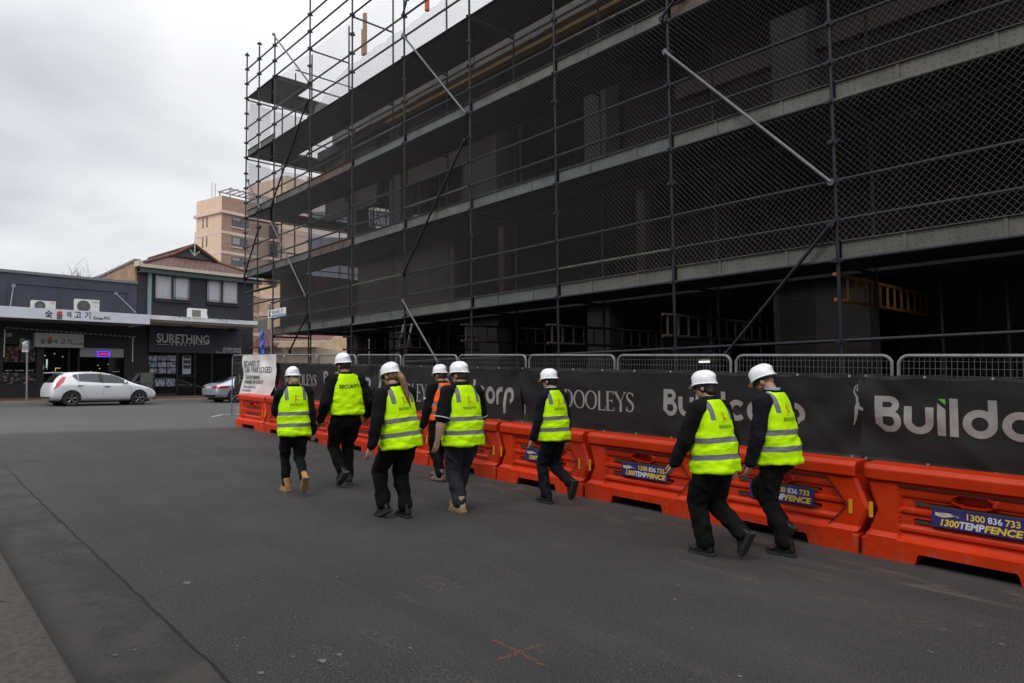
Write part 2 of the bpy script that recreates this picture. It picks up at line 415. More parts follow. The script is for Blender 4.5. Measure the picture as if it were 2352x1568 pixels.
# ------------------------------------------------------------------ marks and scraps lying on the road
def ground_decal(name, polys, m, dz=.004):
    mb = MB()
    for poly in polys:
        c = sum((Vector(p) for p in poly), Vector((0, 0))) / len(poly)
        vs = [gsite(c.x, c.y, dz)] + [gsite(p[0], p[1], dz) for p in poly]; n = len(poly)
        mb.add(vs, [(0, i + 1, (i + 1) % n + 1) for i in range(n)])
    me = mb.mesh(name, m)
    if me.polygons and sum(p.normal.z for p in me.polygons) < 0: me.flip_normals()
    return obj(name, me)
def worn(name, col, lo, hi, scale):
    m = mat(name, col, .85); nt = m.node_tree; N, L = nt.nodes.new, nt.links.new; b = nt.nodes['Principled BSDF']
    g = N('ShaderNodeNewGeometry'); t = N('ShaderNodeTexNoise'); t.inputs['Scale'].default_value = scale; t.inputs['Detail'].default_value = 6; t.inputs['Roughness'].default_value = .75
    L(g.outputs['Position'], t.inputs['Vector']); q = N('ShaderNodeMapRange'); L(t.outputs['Fac'], q.inputs[0]); q.inputs[1].default_value = lo; q.inputs[2].default_value = hi
    L(q.outputs[0], b.inputs['Alpha']); return m
def marks():
    rs = random.Random(11)
    def sn(x, y): P = onG(x, y); return Vector((P.dot(S), P.dot(NN)))
    def bar(a, b_, w, seg=14):
        d = (b_ - a).normalized(); n = Vector((-d.y, d.x)); out = []
        for i in range(seg):
            p, q = a.lerp(b_, i / seg), a.lerp(b_, (i + 1) / seg)
            k = rs.uniform(-.008, .008); w0, w1 = w * rs.uniform(.7, 1.2), w * rs.uniform(.7, 1.2)
            out.append([p - n * w0 + n * k, q - n * w1 + n * k, q + n * w1 + n * k, p + n * w0 + n * k])
        return out
    o = ground_decal('paint_cross', bar(sn(1134, 1472), sn(1252, 1530), .016) + bar(sn(1145, 1517), sn(1250, 1480), .016), worn('orange marking paint', (.25, .10, .05), .42, .70, 60))
    tag(o, 'faded orange spray paint cross on the dark asphalt', 'paint mark')
    polys = []
    for x, y in ((530, 1212), (428, 1339), (1130, 1260), (720, 1214), (742, 1490), (500, 1477), (610, 1488), (340, 1470), (2085, 1350)): pass
    spots = [(720, 1214, .03), (1072, 1296, .018), (1550, 1378, .03), (270, 1285, .012), (498, 1196, .018), (495, 1110, .03), (428, 1339, .07), (310, 1494, .022), (545, 1485, .02), (672, 1510, .028), (780, 1505, .03), (1700, 1555, .03), (2140, 1500, .03), (2300, 1480, .03), (1190, 1120, .02), (2236, 1225, .02), (2250, 1440, .03), (740, 1520, .05), (600, 1548, .04), (345, 1320, .02), (230, 1445, .02), (265, 1505, .03), (375, 1300, .015), (140, 1210, .02), (175, 1120, .02), (90, 1180, .02), (300, 1075, .03), (640, 1110, .02), (870, 1380, .02), (1010, 1420, .02)]
    for x, y, r in spots:
        c = sn(x, y); a = rs.uniform(0, 6); n = rs.randint(6, 9)
        r *= .62; polys.append([c + Vector((cos(2 * pi * i / n) * r * rs.uniform(.6, 1.5), sin(2 * pi * i / n) * r * rs.uniform(.45, 1))) for i in range(n)])
    for _ in range(170):
        s, n = rs.uniform(1.5, 18), rs.uniform(.95, 7.2); r = rs.uniform(.004, .016)
        k = rs.randint(5, 7); polys.append([Vector((s + cos(2 * pi * i / k) * r * rs.uniform(.6, 1.6), n + sin(2 * pi * i / k) * r * rs.uniform(.5, 1))) for i in range(k)])
    o = ground_decal('litter', polys, mat('pale scraps', (.125, .115, .10), .9, var=.4, vscale=3), .005); tag(o, 'small pale scraps and gum spots scattered on the asphalt', 'litter', kind='stuff')
    polys = []
    for x, y, w, h in ((760, 1510, .3, .10), (880, 1470, .34, .08), (930, 1375, .25, .07), (1150, 1200, .3, .06), (1000, 1340, .4, .16), (2000, 1390, .5, .09), (2120, 1435, .25, .12), (1850, 1310, .4, .08), (1700, 1330, .25, .07), (1060, 1590, .5, .2), (1290, 1180, .25, .06)):
        c = sn(x, y); n = 14
        polys.append([c + Vector((sin(2 * pi * i / n) * w * rs.uniform(.6, 1.1), cos(2 * pi * i / n) * h * rs.uniform(.6, 1.1))) for i in range(n)])
    o = ground_decal('dust_stain', polys, worn('cement dust', (.13, .113, .096), .48, .80, 30), .0035); tag(o, 'pale worn patches of cement dust on the road', 'stain', kind='stuff')
    # painted line at the give-way edge of the cross street
    a = [sn(486, 957), sn(512, 952), sn(536, 951), sn(560, 950)]
    o = ground_decal('road_line', bar(a[0], a[1], .05, 5) + bar(a[1], a[2], .05, 5) + bar(a[2], a[3], .05, 5), worn('line paint', (.55, .54, .52), .3, .5, 9)); tag(o, kind='structure')
marks()
# ================================================================== scaffold
PY0, PITCHB = 8.69, 2.4
STS = [20.25 - 2.4 * k for k in range(10)]           # front standards along the hoarding
CANT = [22.48, 21.45]                                 # two that hang out over the footpath of the cross street
LV = [1.43, 3.45, 5.46, 7.5, 9.52]                    # underside of the toe boards, relative to the eye
def Zr(z): return z + EYE
M_tube = mat('scaffold tube', (.017, .0185, .025), .5, .45, var=.3, vscale=5)
M_tubeg = mat('galvanised tube', (.10, .104, .11), .5, .6, var=.3, vscale=4)
M_tubed = mat('dirty tube', (.075, .082, .068), .7, .3, var=.45, vscale=7)
M_toe = [mat('toe board grey', (.112, .106, .096), .7, .25, var=.25, vscale=2.5), mat('toe board zinc', (.098, .104, .101), .62, .35, var=.25, vscale=2.0), mat('toe board rusty', (.105, .070, .052), .8, .1, var=.3, vscale=3)]
M_hole = mat('board holes', (.015, .014, .013), .9)
M_deck = mat('scaffold plank', (.011, .010, .0095), .75, .2, var=.3, vscale=2)
M_wire = mat('chain wire', (.23, .212, .20), .7, .2)
M_yellow = mat('yellow ladder beam', (.17, .075, .009), .6, var=.35, vscale=6)
M_rust = mat('rusty steel', (.034, .024, .019), .8, .2, var=.5, vscale=8)
scaf = thing('scaffold', 'tall dark steel scaffold with chain wire mesh and grey toe boards around the building site', 'scaffold', site(20.25, PY0, gz(20.25, PY0)), YAW_S)
SL = scaf.location.copy(); SR = Matrix.Rotation(-YAW_S, 3, 'Z')
def sl(s, n, z): return SR @ (site(s, n, Zr(z)) - SL)      # site coordinates -> scaffold frame
def post(s, n, z0, z1, zs):
    mb = MB().tube(sl(s, n, z0), sl(s, n, z1), .0245, 10)
    p = obj('standard', mb.mesh('standard', M_tube, 40), scaf)
    return p
_cup = MB()
for zc in (0, ):
    _cup.tube((0, 0, -.03), (0, 0, .03), .043, 10); _cup.box(-.075, .075, -.02, .02, -.022, .022); _cup.box(-.02, .02, -.075, .075, -.03, .012)
cup_me = _cup.mesh('collar', M_tube, 40)
def collars(p, s, n, zs):
    for z in zs:
        c = obj('collar', cup_me, p); c.location = sl(s, n, z)
def tubeobj(name, a, b, r=.0242, m=None):
    return obj(name, MB().tube(sl(*a), sl(*b), r, 10).mesh(name, m or M_tube, 40), scaf)
ZRAIL = [v + d for v in LV for d in (.0, .5, 1.0, 1.5)]
for i, s in enumerate(STS):
    zb = gz(s, PY0) - EYE; top = 10.85 if i == 0 else 11.9
    p = post(s, PY0, zb, top, 0); collars(p, s, PY0, [z for z in ZRAIL if z < top] + ([.43] if s < 13 else []))
    obj('base_plate', MB().box(-.08, .08, -.08, .08, 0, .012), p) if False else None
    q = post(s, PY0 + 1.24, zb, 10.6, 0)
for i, s in enumerate(CANT):
    p = post(s, PY0, 3.0 if i else 3.1, 11.1 if i == 0 else 10.95, 0); collars(p, s, PY0, [z for z in ZRAIL if z > 3.2])
    post(s, PY0 + 1.24, 3.1, 10.4, 0)
holes_rng = random.Random(5)
def bay(s0, s1, lv, kinds):     # s0 > s1 ; ledger, rails, toe board, deck and mesh of one bay on one lift
    z = LV[lv]
    if 'ledger' in kinds: tubeobj('ledger', (s0, PY0 - .0, z), (s1, PY0, z), m=M_tubed if holes_rng.random() < .18 else M_tube)
    if 'rail' in kinds:
        for d in (.5, 1.0): tubeobj('guard_rail', (s0, PY0, z + d), (s1, PY0, z + d), m=M_tubed if holes_rng.random() < .22 else M_tube)
    if 'toe' in kinds:
        mb = MB(); y = PY0 + .04; m = holes_rng.choice((0, 0, 1, 2)); a, b = s0 - .035, s1 + .035
        if s1 < 2 and lv == 0: m = 0
        X = lambda s, n, zz: sl(s, n, zz)
        def bx(sa, sb, na, nb, za, zb_):
            mb.add([X(sa, na, za), X(sb, na, za), X(sb, nb, za), X(sa, nb, za), X(sa, na, zb_), X(sb, na, zb_), X(sb, nb, zb_), X(sa, nb, zb_)],
                   [(0, 3, 2, 1), (4, 5, 6, 7), (0, 1, 5, 4), (1, 2, 6, 5), (2, 3, 7, 6), (3, 0, 4, 7)])
        bx(a, b, y, y + .006, z + .03, z + .235); bx(a, b, y - .03, y + .03, z + .235, z + .243); bx(a, b, y - .03, y + .03, z + .022, z + .03)
        holes = holes_rng.random() < .6 or (lv == 0 and s1 < 4)
        if holes:
            for f in ((.25, .5, .77) if m == 2 else (.3, .72)):
                sc_ = a + (b - a) * f; bx(sc_, sc_ - .035, y - .014, y - .001, z + .03, z + .235)
            mb.m = 1; k = 0; q = a - .06
            while q > b + .05:
                for zz in (z + .075, z + .135, z + .19)[::1 if k % 2 else 2]:
                    bx(q, q - .012, y - .0015, y - .0005, zz, zz + .012)
                q -= .085; k += 1
        obj('toe_board', mb.mesh('toe board', [M_toe[m], M_hole]), scaf)
    if 'deck' in kinds:
        mb = MB()
        for k in range(5):
            n0 = PY0 + .06 + k * .235; za = z + .03 + holes_rng.uniform(-.004, .004)
            P = [sl(s, n, zz) for zz in (za, za + .055) for s, n in ((s0 - .02, n0), (s1 + .02, n0), (s1 + .02, n0 + .225), (s0 - .02, n0 + .225))]
            mb.add(P, [(0, 3, 2, 1), (4, 5, 6, 7), (0, 1, 5, 4), (1, 2, 6, 5), (2, 3, 7, 6), (3, 0, 4, 7)])
        obj('deck', mb.mesh('deck', M_deck), scaf)
def chain(w, h, cw=.039, ch=.043, r=.0022, rag=False):
    mb = MB(); nw, nh = int(w / cw), int(h / ch); rs = random.Random(1)
    for i in range(nw):
        pts = []
        for j in range(nh + 1):
            x = (i + (i + j) % 2) * cw; z = j * ch
            sag = .012 * noise.noise(Vector((x * 1.3, z * 1.3, 0)))
            pts.append((x + .02 * noise.noise(Vector((x * .9, z * .9, 4))), sag + .003 * (-1) ** j, z + .02 * noise.noise(Vector((x * .8, z * .8, 9)))))
        mb.path(pts, r, 3)
    return mb.mesh('chain wire', M_wire)
chain_full = chain(2.4, 1.80); chain_top = chain(2.4, 1.85); chain_small = chain(1.02, 1.75)
def chain_panel(s0, z, me, dn=.0):
    o = obj('mesh_panel', me, scaf); o.location = sl(s0, PY0 - .028 + dn, z); return o
for i in range(9):
    s0, s1 = STS[i], STS[i + 1]
    for lv in range(3):
        bay(s0, s1, lv, ('ledger', 'rail', 'toe', 'deck')); chain_panel(s0, LV[lv] + .225, chain_full)
    bay(s0, s1, 3, ('ledger', 'rail', 'deck')); chain_panel(s0, LV[3] + .02, chain_top)
    bay(s0, s1, 4, ('ledger', 'rail'))
    if s1 < 11: tubeobj('ledger', (s0, PY0, .43), (s1, PY0, .43))
    # dark edge board along the top lift
    obj('toe_board', MB().add([sl(s0, PY0 + 1.2, 7.62), sl(s1, PY0 + 1.2, 7.62), sl(s1, PY0 + 1.2, 8.0), sl(s0, PY0 + 1.2, 8.0), sl(s0, PY0 + 1.22, 7.62), sl(s1, PY0 + 1.22, 7.62), sl(s1, PY0 + 1.22, 8.0), sl(s0, PY0 + 1.22, 8.0)],
        [(0, 3, 2, 1), (4, 5, 6, 7), (0, 1, 5, 4), (1, 2, 6, 5), (2, 3, 7, 6), (3, 0, 4, 7)]).mesh('edge board', M_deck), scaf) if i > 0 else None
for s0, s1 in ((CANT[0], CANT[1]), (CANT[1], STS[0])):
    for lv in (1, 2, 3): bay(s0, s1, lv, ('ledger', 'rail', 'toe', 'deck')); chain_panel(s0, LV[lv] + .225, chain_small)
    bay(s0, s1, 4, ('ledger', 'rail', 'deck'))
    tubeobj('guard_rail', (s0, PY0, 2.95), (s1, PY0, 2.95), m=M_rust)
# transoms between the rows and the return along the cross street
for s in CANT + STS:
    for lv in range(5):
        if s > 21 and lv == 0: continue
        tubeobj('transom', (s, PY0, LV[lv] - .05), (s, PY0 + 1.24, LV[lv] - .05), .024)
# return side on the cross street, s = 22.48 , running into the site
RET = [PY0 + 1.24 + 2.2 * k for k in range(4)]
for k, n in enumerate(RET[1:]):
    for s in CANT: post(s, n, 3.1, 10.5, 0)
for k in range(3):
    for lv in range(1, 5):
        for d in ((.0, .5, 1.0)):
            for s in (CANT[0], CANT[1]) if d == 0 or lv == 4 else (CANT[0], ): tubeobj('return_rail', (s, RET[k], LV[lv] + d), (s, RET[k + 1], LV[lv] + d), .024)
        mb = MB(); P = [sl(s, n, zz) for zz in (LV[lv] + .03, LV[lv] + .09) for s, n in ((CANT[0], RET[k]), (CANT[1] - .1, RET[k]), (CANT[1] - .1, RET[k + 1]), (CANT[0], RET[k + 1]))]
        mb.add(P, [(0, 3, 2, 1), (4, 5, 6, 7), (0, 1, 5, 4), (1, 2, 6, 5), (2, 3, 7, 6), (3, 0, 4, 7)]); obj('return_deck', mb.mesh('deck', M_deck), scaf)
# pale translucent shade cloth tied behind the wire on the return and the top lift
M_cloth = mat('shade cloth', (.42, .42, .43), .9)
def cloth_alpha():
    nt = M_cloth.node_tree; N, L = nt.nodes.new, nt.links.new; b = nt.nodes['Principled BSDF']; b.inputs['Alpha'].default_value = .30
cloth_alpha()
def cloth(name, pts, nu=14, nv=10, amp=.06):
    mb = MB(); vs = []
    for j in range(nv + 1):
        for i in range(nu + 1):
            u, v = i / nu, j / nv
            p = pts[0].lerp(pts[1], u).lerp(pts[3].lerp(pts[2], u), v)
            k = noise.noise(p * 1.1 + Vector((3, 1, 7))) * amp + noise.noise(p * 3) * amp * .4
            edge = -.05 * sin(pi * u * 3) ** 2 * (v > .99)
            vs.append(p + Vector((0, k, edge)))
    mb.add(vs, [(j * (nu + 1) + i, j * (nu + 1) + i + 1, (j + 1) * (nu + 1) + i + 1, (j + 1) * (nu + 1) + i) for j in range(nv) for i in range(nu)])
    return obj(name, mb.mesh(name, M_cloth, 80), scaf)
for lv in (1, 2, 3):
    cloth('shade_cloth', [sl(CANT[0] - .02, PY0 + .05, LV[lv] + .2), sl(CANT[0] - .02, RET[2], LV[lv] + .2), sl(CANT[0] - .02, RET[2], LV[lv] + 1.8), sl(CANT[0] - .1, PY0 + .05, LV[lv] + 1.85)], 20, 10, .09)
for i in range(1, 6):
    cloth('shade_cloth', [sl(STS[i - 1], PY0 + 1.27, 8.0), sl(STS[i], PY0 + 1.27, 8.0), sl(STS[i], PY0 + 1.27, 9.45), sl(STS[i - 1], PY0 + 1.27, 9.45 if i > 1 else 8.9)], 10, 8, .1)
# diagonal braces, bay by bay
def brace(a, b, m=None, dn=-.07):
    (s0, z0), (s1, z1) = onN(*a, PY0 + dn), onN(*b, PY0 + dn)
    A, B = Vector(sl(s0, PY0 + dn, z0 - EYE)), Vector(sl(s1, PY0 + dn, z1 - EYE)); d = (B - A).normalized()
    mb = MB().tube(A, B, .024, 10)
    for P, e in ((A, d), (B, -d)):
        mb.tube(P + Vector((0, -.012, 0)), P + Vector((0, .05, 0)), .045, 10)
    return obj('brace', mb.mesh('brace', m or M_tube, 40), scaf)
brace((925, 80), (1068, 258), M_tubeg); brace((1527, 118), (1908, 418), M_tubeg); brace((1908, 515), (1668, 812)); brace((1066, 322), (925, 630)); brace((925, 690), (1005, 830), M_tubeg)
brace((623, 511), (702, 680), M_tubeg); brace((704, 725), (664, 808)); brace((706, 230), (623, 472)); brace((627, 78), (709, 188), M_tubeg); brace((568, 414), (597, 480), M_tubeg); brace((595, 521), (559, 641))
brace((935, -4), (925, 34)); brace((1640, -120), (1518, 42))
# ladder beams that carry the lower lift, their ends poking out past the standards
def ladder_beam(s, z, n0, n1, m, h=.32, step=.28):
    mb = MB()
    mb.tube(sl(s, n0, z), sl(s, n1, z), .024, 10); mb.tube(sl(s, n0, z + h), sl(s, n1, z + h), .024, 10)
    n = n0 + .12
    while n < n1: mb.tube(sl(s, n, z), sl(s, n, z + h), .018, 8); n += step
    return obj('ladder_beam', mb.mesh('ladder beam', m, 40), scaf)
for k, s in enumerate(STS):
    if s > 17: continue
    zt = {3: 0.75, 4: .78, 5: .62, 6: .62, 7: .95}.get(k, .8)
    ladder_beam(s + .06, zt, PY0 - .22 if k != 7 else PY0 + .03, PY0 + 3.6, M_yellow if k == 7 else M_rust)
for z in (2.95, 2.55): 
    tubeobj('guard_rail', (22.6, PY0 + .1, z), (20.2, PY0 + .1, z), .024, M_rust)
    tubeobj('guard_rail', (22.6, PY0 + 1.2, z - .1), (20.2, PY0 + 1.2, z - .1), .024, M_rust)
# ================================================================== the building going up behind it
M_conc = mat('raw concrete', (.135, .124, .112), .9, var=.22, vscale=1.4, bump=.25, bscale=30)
M_cdim = mat('shaded concrete', (.036, .033, .030), .9, var=.25, vscale=1.4)  # copy of the raw concrete with the interior shade put into its colour
M_concd = mat('dark concrete wall', (.043, .037, .032), .92, var=.3, vscale=1.1, bump=.25, bscale=30)  # darker concrete for walls and the ground floor columns
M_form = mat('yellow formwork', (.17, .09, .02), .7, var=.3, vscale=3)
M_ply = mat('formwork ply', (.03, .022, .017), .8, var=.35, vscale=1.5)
M_redp = mat('red primer steel', (.024, .009, .007), .7, var=.3)
bd = thing('building_under_construction', 'concrete building under construction, dark inside, behind the scaffold', 'building', site(19.8, 10.5, gz(19.8, 10.5)), YAW_S)
BL = bd.location.copy()
def bl(s, n, z): return SR @ (site(s, n, Zr(z)) - BL)
def bbox(name, s0, s1, n0, n1, z0, z1, m, smooth=None):
    a, b = bl(s0, n0, z0), bl(s1, n1, z1); x0, x1 = sorted((a.x, b.x)); y0, y1 = sorted((a.y, b.y))
    return obj(name, MB().box(x0, x1, y0, y1, a.z, b.z).mesh(name, m), bd)
E1 = 19.8
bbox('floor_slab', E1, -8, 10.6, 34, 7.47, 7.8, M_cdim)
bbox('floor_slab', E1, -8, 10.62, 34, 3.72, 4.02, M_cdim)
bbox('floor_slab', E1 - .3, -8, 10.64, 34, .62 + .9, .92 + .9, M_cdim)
k = 0
s = E1
while s > -6:                       # upstand along the top slab, cast in bays
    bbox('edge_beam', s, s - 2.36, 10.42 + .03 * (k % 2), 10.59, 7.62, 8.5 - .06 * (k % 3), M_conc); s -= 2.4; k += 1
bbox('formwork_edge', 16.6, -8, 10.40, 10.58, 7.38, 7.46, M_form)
for s in (19.4, 16.9, 13.0, 9.2, 5.0, 1.0):
    for n in (10.9, 16.5, 22.5):
        w = 1.3 if (s == 13.0 and n < 11) else .6
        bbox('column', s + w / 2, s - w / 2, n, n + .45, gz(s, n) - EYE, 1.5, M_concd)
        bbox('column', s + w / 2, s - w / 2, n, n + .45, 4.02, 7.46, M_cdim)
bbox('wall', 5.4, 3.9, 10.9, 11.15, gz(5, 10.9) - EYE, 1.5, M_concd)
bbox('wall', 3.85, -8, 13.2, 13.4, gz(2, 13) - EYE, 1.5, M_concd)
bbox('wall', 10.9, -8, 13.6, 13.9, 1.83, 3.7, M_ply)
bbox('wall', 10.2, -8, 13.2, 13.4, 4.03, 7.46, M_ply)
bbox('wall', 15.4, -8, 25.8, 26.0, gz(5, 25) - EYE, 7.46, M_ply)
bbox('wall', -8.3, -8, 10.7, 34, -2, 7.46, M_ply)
for s in (12.2, 8.1): bbox('steel_column', s, s - .2, 10.8, 11.0, 1.83, 3.7, M_redp)
bbox('steel_beam', 7.4, -8, 11.2, 11.4, 5.4, 5.7, M_redp)
bbox('wall', 19.5, 19.3, 11.6, 34, gz(5, 25) - EYE, 3.7, M_ply)
bbox('wall', 19.5, 19.3, 10.62, 34, 5.75, 7.46, M_ply)
bbox('wall', 19.48, 19.32, 14.5, 34, 4.03, 5.74, M_ply)
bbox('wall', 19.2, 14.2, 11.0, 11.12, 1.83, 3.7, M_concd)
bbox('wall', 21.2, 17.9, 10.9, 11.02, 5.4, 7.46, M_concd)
bbox('floor_slab', 21.3, 19.81, 10.66, 20, 7.47, 7.78, M_cdim)
bbox('hoarding', 20.5, 20.44, 9.02, 22, 1.5, 3.42, mat('brown hoarding boards', (.030, .024, .020), .9, var=.4, vscale=2))
bbox('wall', 16.2, 12.5, 10.9, 11.02, 5.6, 7.46, M_ply)
# formwork props under the slabs, each one standing on its own floor
M_prop = mat('steel prop', (.05, .045, .04), .7, .3, var=.4, vscale=6)
def prop(name, label, s, n, z0, z1, m=M_prop, r=.03):
    t = thing(name, label, 'prop', site(s, n, Zr(z0)), YAW_S, 'steel props under the slabs')
    h = z1 - z0
    obj('outer_tube', MB().tube((0, 0, .01), (0, 0, h * .6), r, 8).box(-.07, .07, -.07, .07, 0, .01).mesh('outer tube', m, 40), t)
    obj('inner_tube', MB().tube((0, 0, h * .6), (0, 0, h - .01), r * .75, 8).box(-.07, .07, -.07, .07, h - .01, h).mesh('inner tube', m, 40), t)
    obj('collar', MB().tube((0, 0, h * .58), (0, 0, h * .63), r * 1.5, 8).mesh('collar', m, 40), t)
rp = random.Random(21)
for s in (14.6, 11.4, 10.2, 8.0, 7.0, 6.2, 3.1, 2.2, 1.2):
    for n in (11.6, 12.8):
        prop('steel_prop', 'slim rusty steel prop under the slab, in the dark ground floor behind the scaffold', s + rp.uniform(-.2, .2), n, gz(s, n) - EYE, 1.5)
for s in (18.8, 17.8, 16.4, 15.4, 14.4, 12.0):
    for n in (11.4, 13.4, 15.2):
        prop('steel_prop', 'slim rusty steel prop between the upper slabs, seen through the mesh near the open end', s + rp.uniform(-.1, .1), n, 4.02, 7.46)
# falsework braces on the open upper floor
fw = thing('falsework_frame', 'dark cross-braced falsework frame on the upper floor seen through the mesh', 'falsework', site(18.9, 11.3, Zr(4.02)), YAW_S)
mb = MB()
for k in range(4):
    x = k * .9; mb.tube((x, 0, 0), (x, 0, 2.6), .022, 8); mb.tube((x, 1.2, 0), (x, 1.2, 2.6), .022, 8)
    for z in (.5, 1.3, 2.1): mb.tube((x, 0, z), (x, 1.2, z), .018, 6)
obj('leg', mb.mesh('legs', M_prop, 40), fw)
mb = MB()
for k in range(3):
    x = k * .9
    for y in (0, 1.2): mb.tube((x, y, .3), (x + .9, y, 2.0), .015, 6); mb.tube((x, y, 2.0), (x + .9, y, .3), .015, 6)
obj('cross_brace', mb.mesh('cross braces', M_prop, 40), fw)
# ladder leaning under the scaffold
ld = thing('ladder', 'pale aluminium ladder leaning under the scaffold near the far end', 'ladder', gsite(15.4, 9.6, 0), YAW_S)
mb = MB()
for x in (-.2, .2): mb.box(x - .03, x + .03, -.014, .014, 0, 3.6, Matrix.Rotation(radians(-14), 4, 'X'))
obj('rail', mb.mesh('ladder rails', mat('aluminium', (.4, .38, .35), .5, .6, var=.2)), ld)
mb = MB(); R14 = Matrix.Rotation(radians(-14), 3, 'X')
for k in range(12): mb.tube(R14 @ Vector((-.17, 0, .2 + k * .29)), R14 @ Vector((.17, 0, .2 + k * .29)), .015, 6)
obj('rung', mb.mesh('ladder rungs', MATS['aluminium'], 40), ld)
# red marker and timber on the top lift
o = obj('marker_post', MB().tube((0, 0, 0), (0, 0, .9), .06, 10).mesh('marker', mat('orange red plastic', (.55, .06, .02), .5), 40), None, site(onN(981, 24, 9.7)[0], 9.7, onN(981, 24, 9.7)[1])); tag(o, 'orange red tube standing on the top lift of the scaffold', 'marker')
o = obj('timber_post', MB().box(-.05, .05, -.045, .045, 0, 1.25).box(-.14, -.055, -.04, .04, 0, .8).mesh('timber', mat('raw timber', (.30, .19, .11), .85, var=.3, vscale=4)), None, site(onN(838, 124, 10.3)[0], 10.3, onN(838, 124, 10.3)[1]), YAW_S); tag(o, 'short brown timber uprights above the top lift near the far corner', 'timber')

# ================================================================== unseen block added behind the camera to shade the site
ob = thing('shading_block', 'unseen dark brick block added behind the camera to shade the site', 'building', site(9, -6, gz(9, -2)), YAW_S)
obj('wall', MB().box(0, 45, -14, 0, -1, 10.5).mesh('wall', brick('dark bricks', (.10, .05, .035), (.07, .04, .03), (.08, .075, .07))), ob)
mb = MB()
for k in range(9):
    for z in (1.2, 4.4, 7.6): mb.box(2 + k * 4.8, 4.2 + k * 4.8, -.02, .05, z, z + 1.6)
obj('window', mb.mesh('windows', mat('dark glass', (.015, .017, .02), .08)), ob)
obj('roof', MB().box(-.3, 45.3, -14.3, .3, 10.5, 10.8).mesh('roof', mat('roof trim', (.12, .12, .12), .7)), ob)

def site_lamp(label, x, y, n, L):
    s_, z_ = onN(x, y, n); t = thing('site_lamp', label, 'lamp', site(s_, n, z_), YAW_S)
    obj('tube', MB().tube((0, 0, 0), (L, 0, 0), .018, 8).mesh('lamp tube', emit('cool tube', (1, .95, .85), 1.3), 40), t)
    obj('batten', MB().box(-.03, L + .03, .02, .07, -.01, .06).mesh('batten', mat('white batten', (.3, .3, .3), .6)), t)
site_lamp('small lit tube lamp in the dark ground floor, seen through the fence', 1606, 831, 11.6, .22)
# ================================================================== lettering of the banners, drawn as strokes and outlines
def L_round(kind, w=.19):     # geometric bold letters, cap height 1, x-height .74 ; returns (shapes, advance)
    o = []
    def st(p, ww=w): o.append(stroke(p, ww))
    xh = .74; r = xh / 2 - w / 2; cy = xh / 2; R = xh / 2
    if kind == 'B':
        b_ = .165; st([(w / 2, .2), (w / 2, 1)])
        st([(w, 1 - b_ / 2)] + arc(.34, .76, .16, .24 - b_ / 2, 90, -90, 10) + [(w, .52 + b_ / 2)], b_)
        st([(w, .52 - b_ / 2 + .075)] + arc(.37, .30, .185, .3 - b_ / 2, 90, -90, 12) + [(.27, b_ / 2)], b_)
        o.append(([(0, .22), (w, .22), (.31, .165), (.31, .0), (.24, .0)], [(0, 4, 3, 2, 1)])); return o, .70
    if kind == 'u':
        st([(w / 2, xh), (w / 2, R * .95)] + arc(R * .95, R * .95, R * .95 - w / 2, R * .95 - w / 2, 180, 360, 14) + [(2 * R * .95 - w / 2, xh)]); return o, 2 * R * .95 + .08
    if kind == 'i': o.append(([(0, 0), (w, 0), (w, xh - .04), (0.0, xh + .13)], [(0, 1, 2, 3)])); return o, w + .09
    if kind == 'l': st([(w / 2, 0), (w / 2, 1)]); return o, w + .09
    if kind == 'd': st(arc(R, cy, r, r, 0, 360, 28)); st([(2 * R - w / 2, cy), (2 * R - w / 2, 1)]); return o, 2 * R + .09
    if kind == 'c': st(arc(R, cy, r, r, 42, 318, 22)); return o, 2 * R + .02
    if kind == 'o': st(arc(R, cy, r, r, 0, 360, 28)); return o, 2 * R + .08
    if kind == 'r': st([(w / 2, 0), (w / 2, R + .02)]); st(arc(R, cy, r, r, 184, 78, 10)); return o, R + .18
    if kind == 'p':
        st([(w / 2, -.34), (w / 2, R + .02)]); st(arc(R, cy, r, r, 184, -35, 20)); a = radians(-38)
        e = (R + r * cos(a), cy + r * sin(a)); o.append(([(e[0] - .12, e[1] + .06), (e[0] + .10, e[1] + .03), (e[0] - .10, e[1] - .17)], [(0, 2, 1)])); return o, 2 * R + .05
def word_round(mb, body, x, y, z, h, k=1.0, tri=None):
    for ch in body:
        sh, adv = L_round(ch)
        for vs, fs in sh: mb.add([(x + a * h * k, y, z + b * h) for a, b in vs], fs)
        if ch == 'i' and tri is not None:
            tri.add([(x + .02 * h * k, y, z + .98 * h), (x + .19 * h * k, y, z + .98 * h), (x + .19 * h * k, y, z + .82 * h)], [(0, 2, 1)])
        x += adv * h * k
    return x
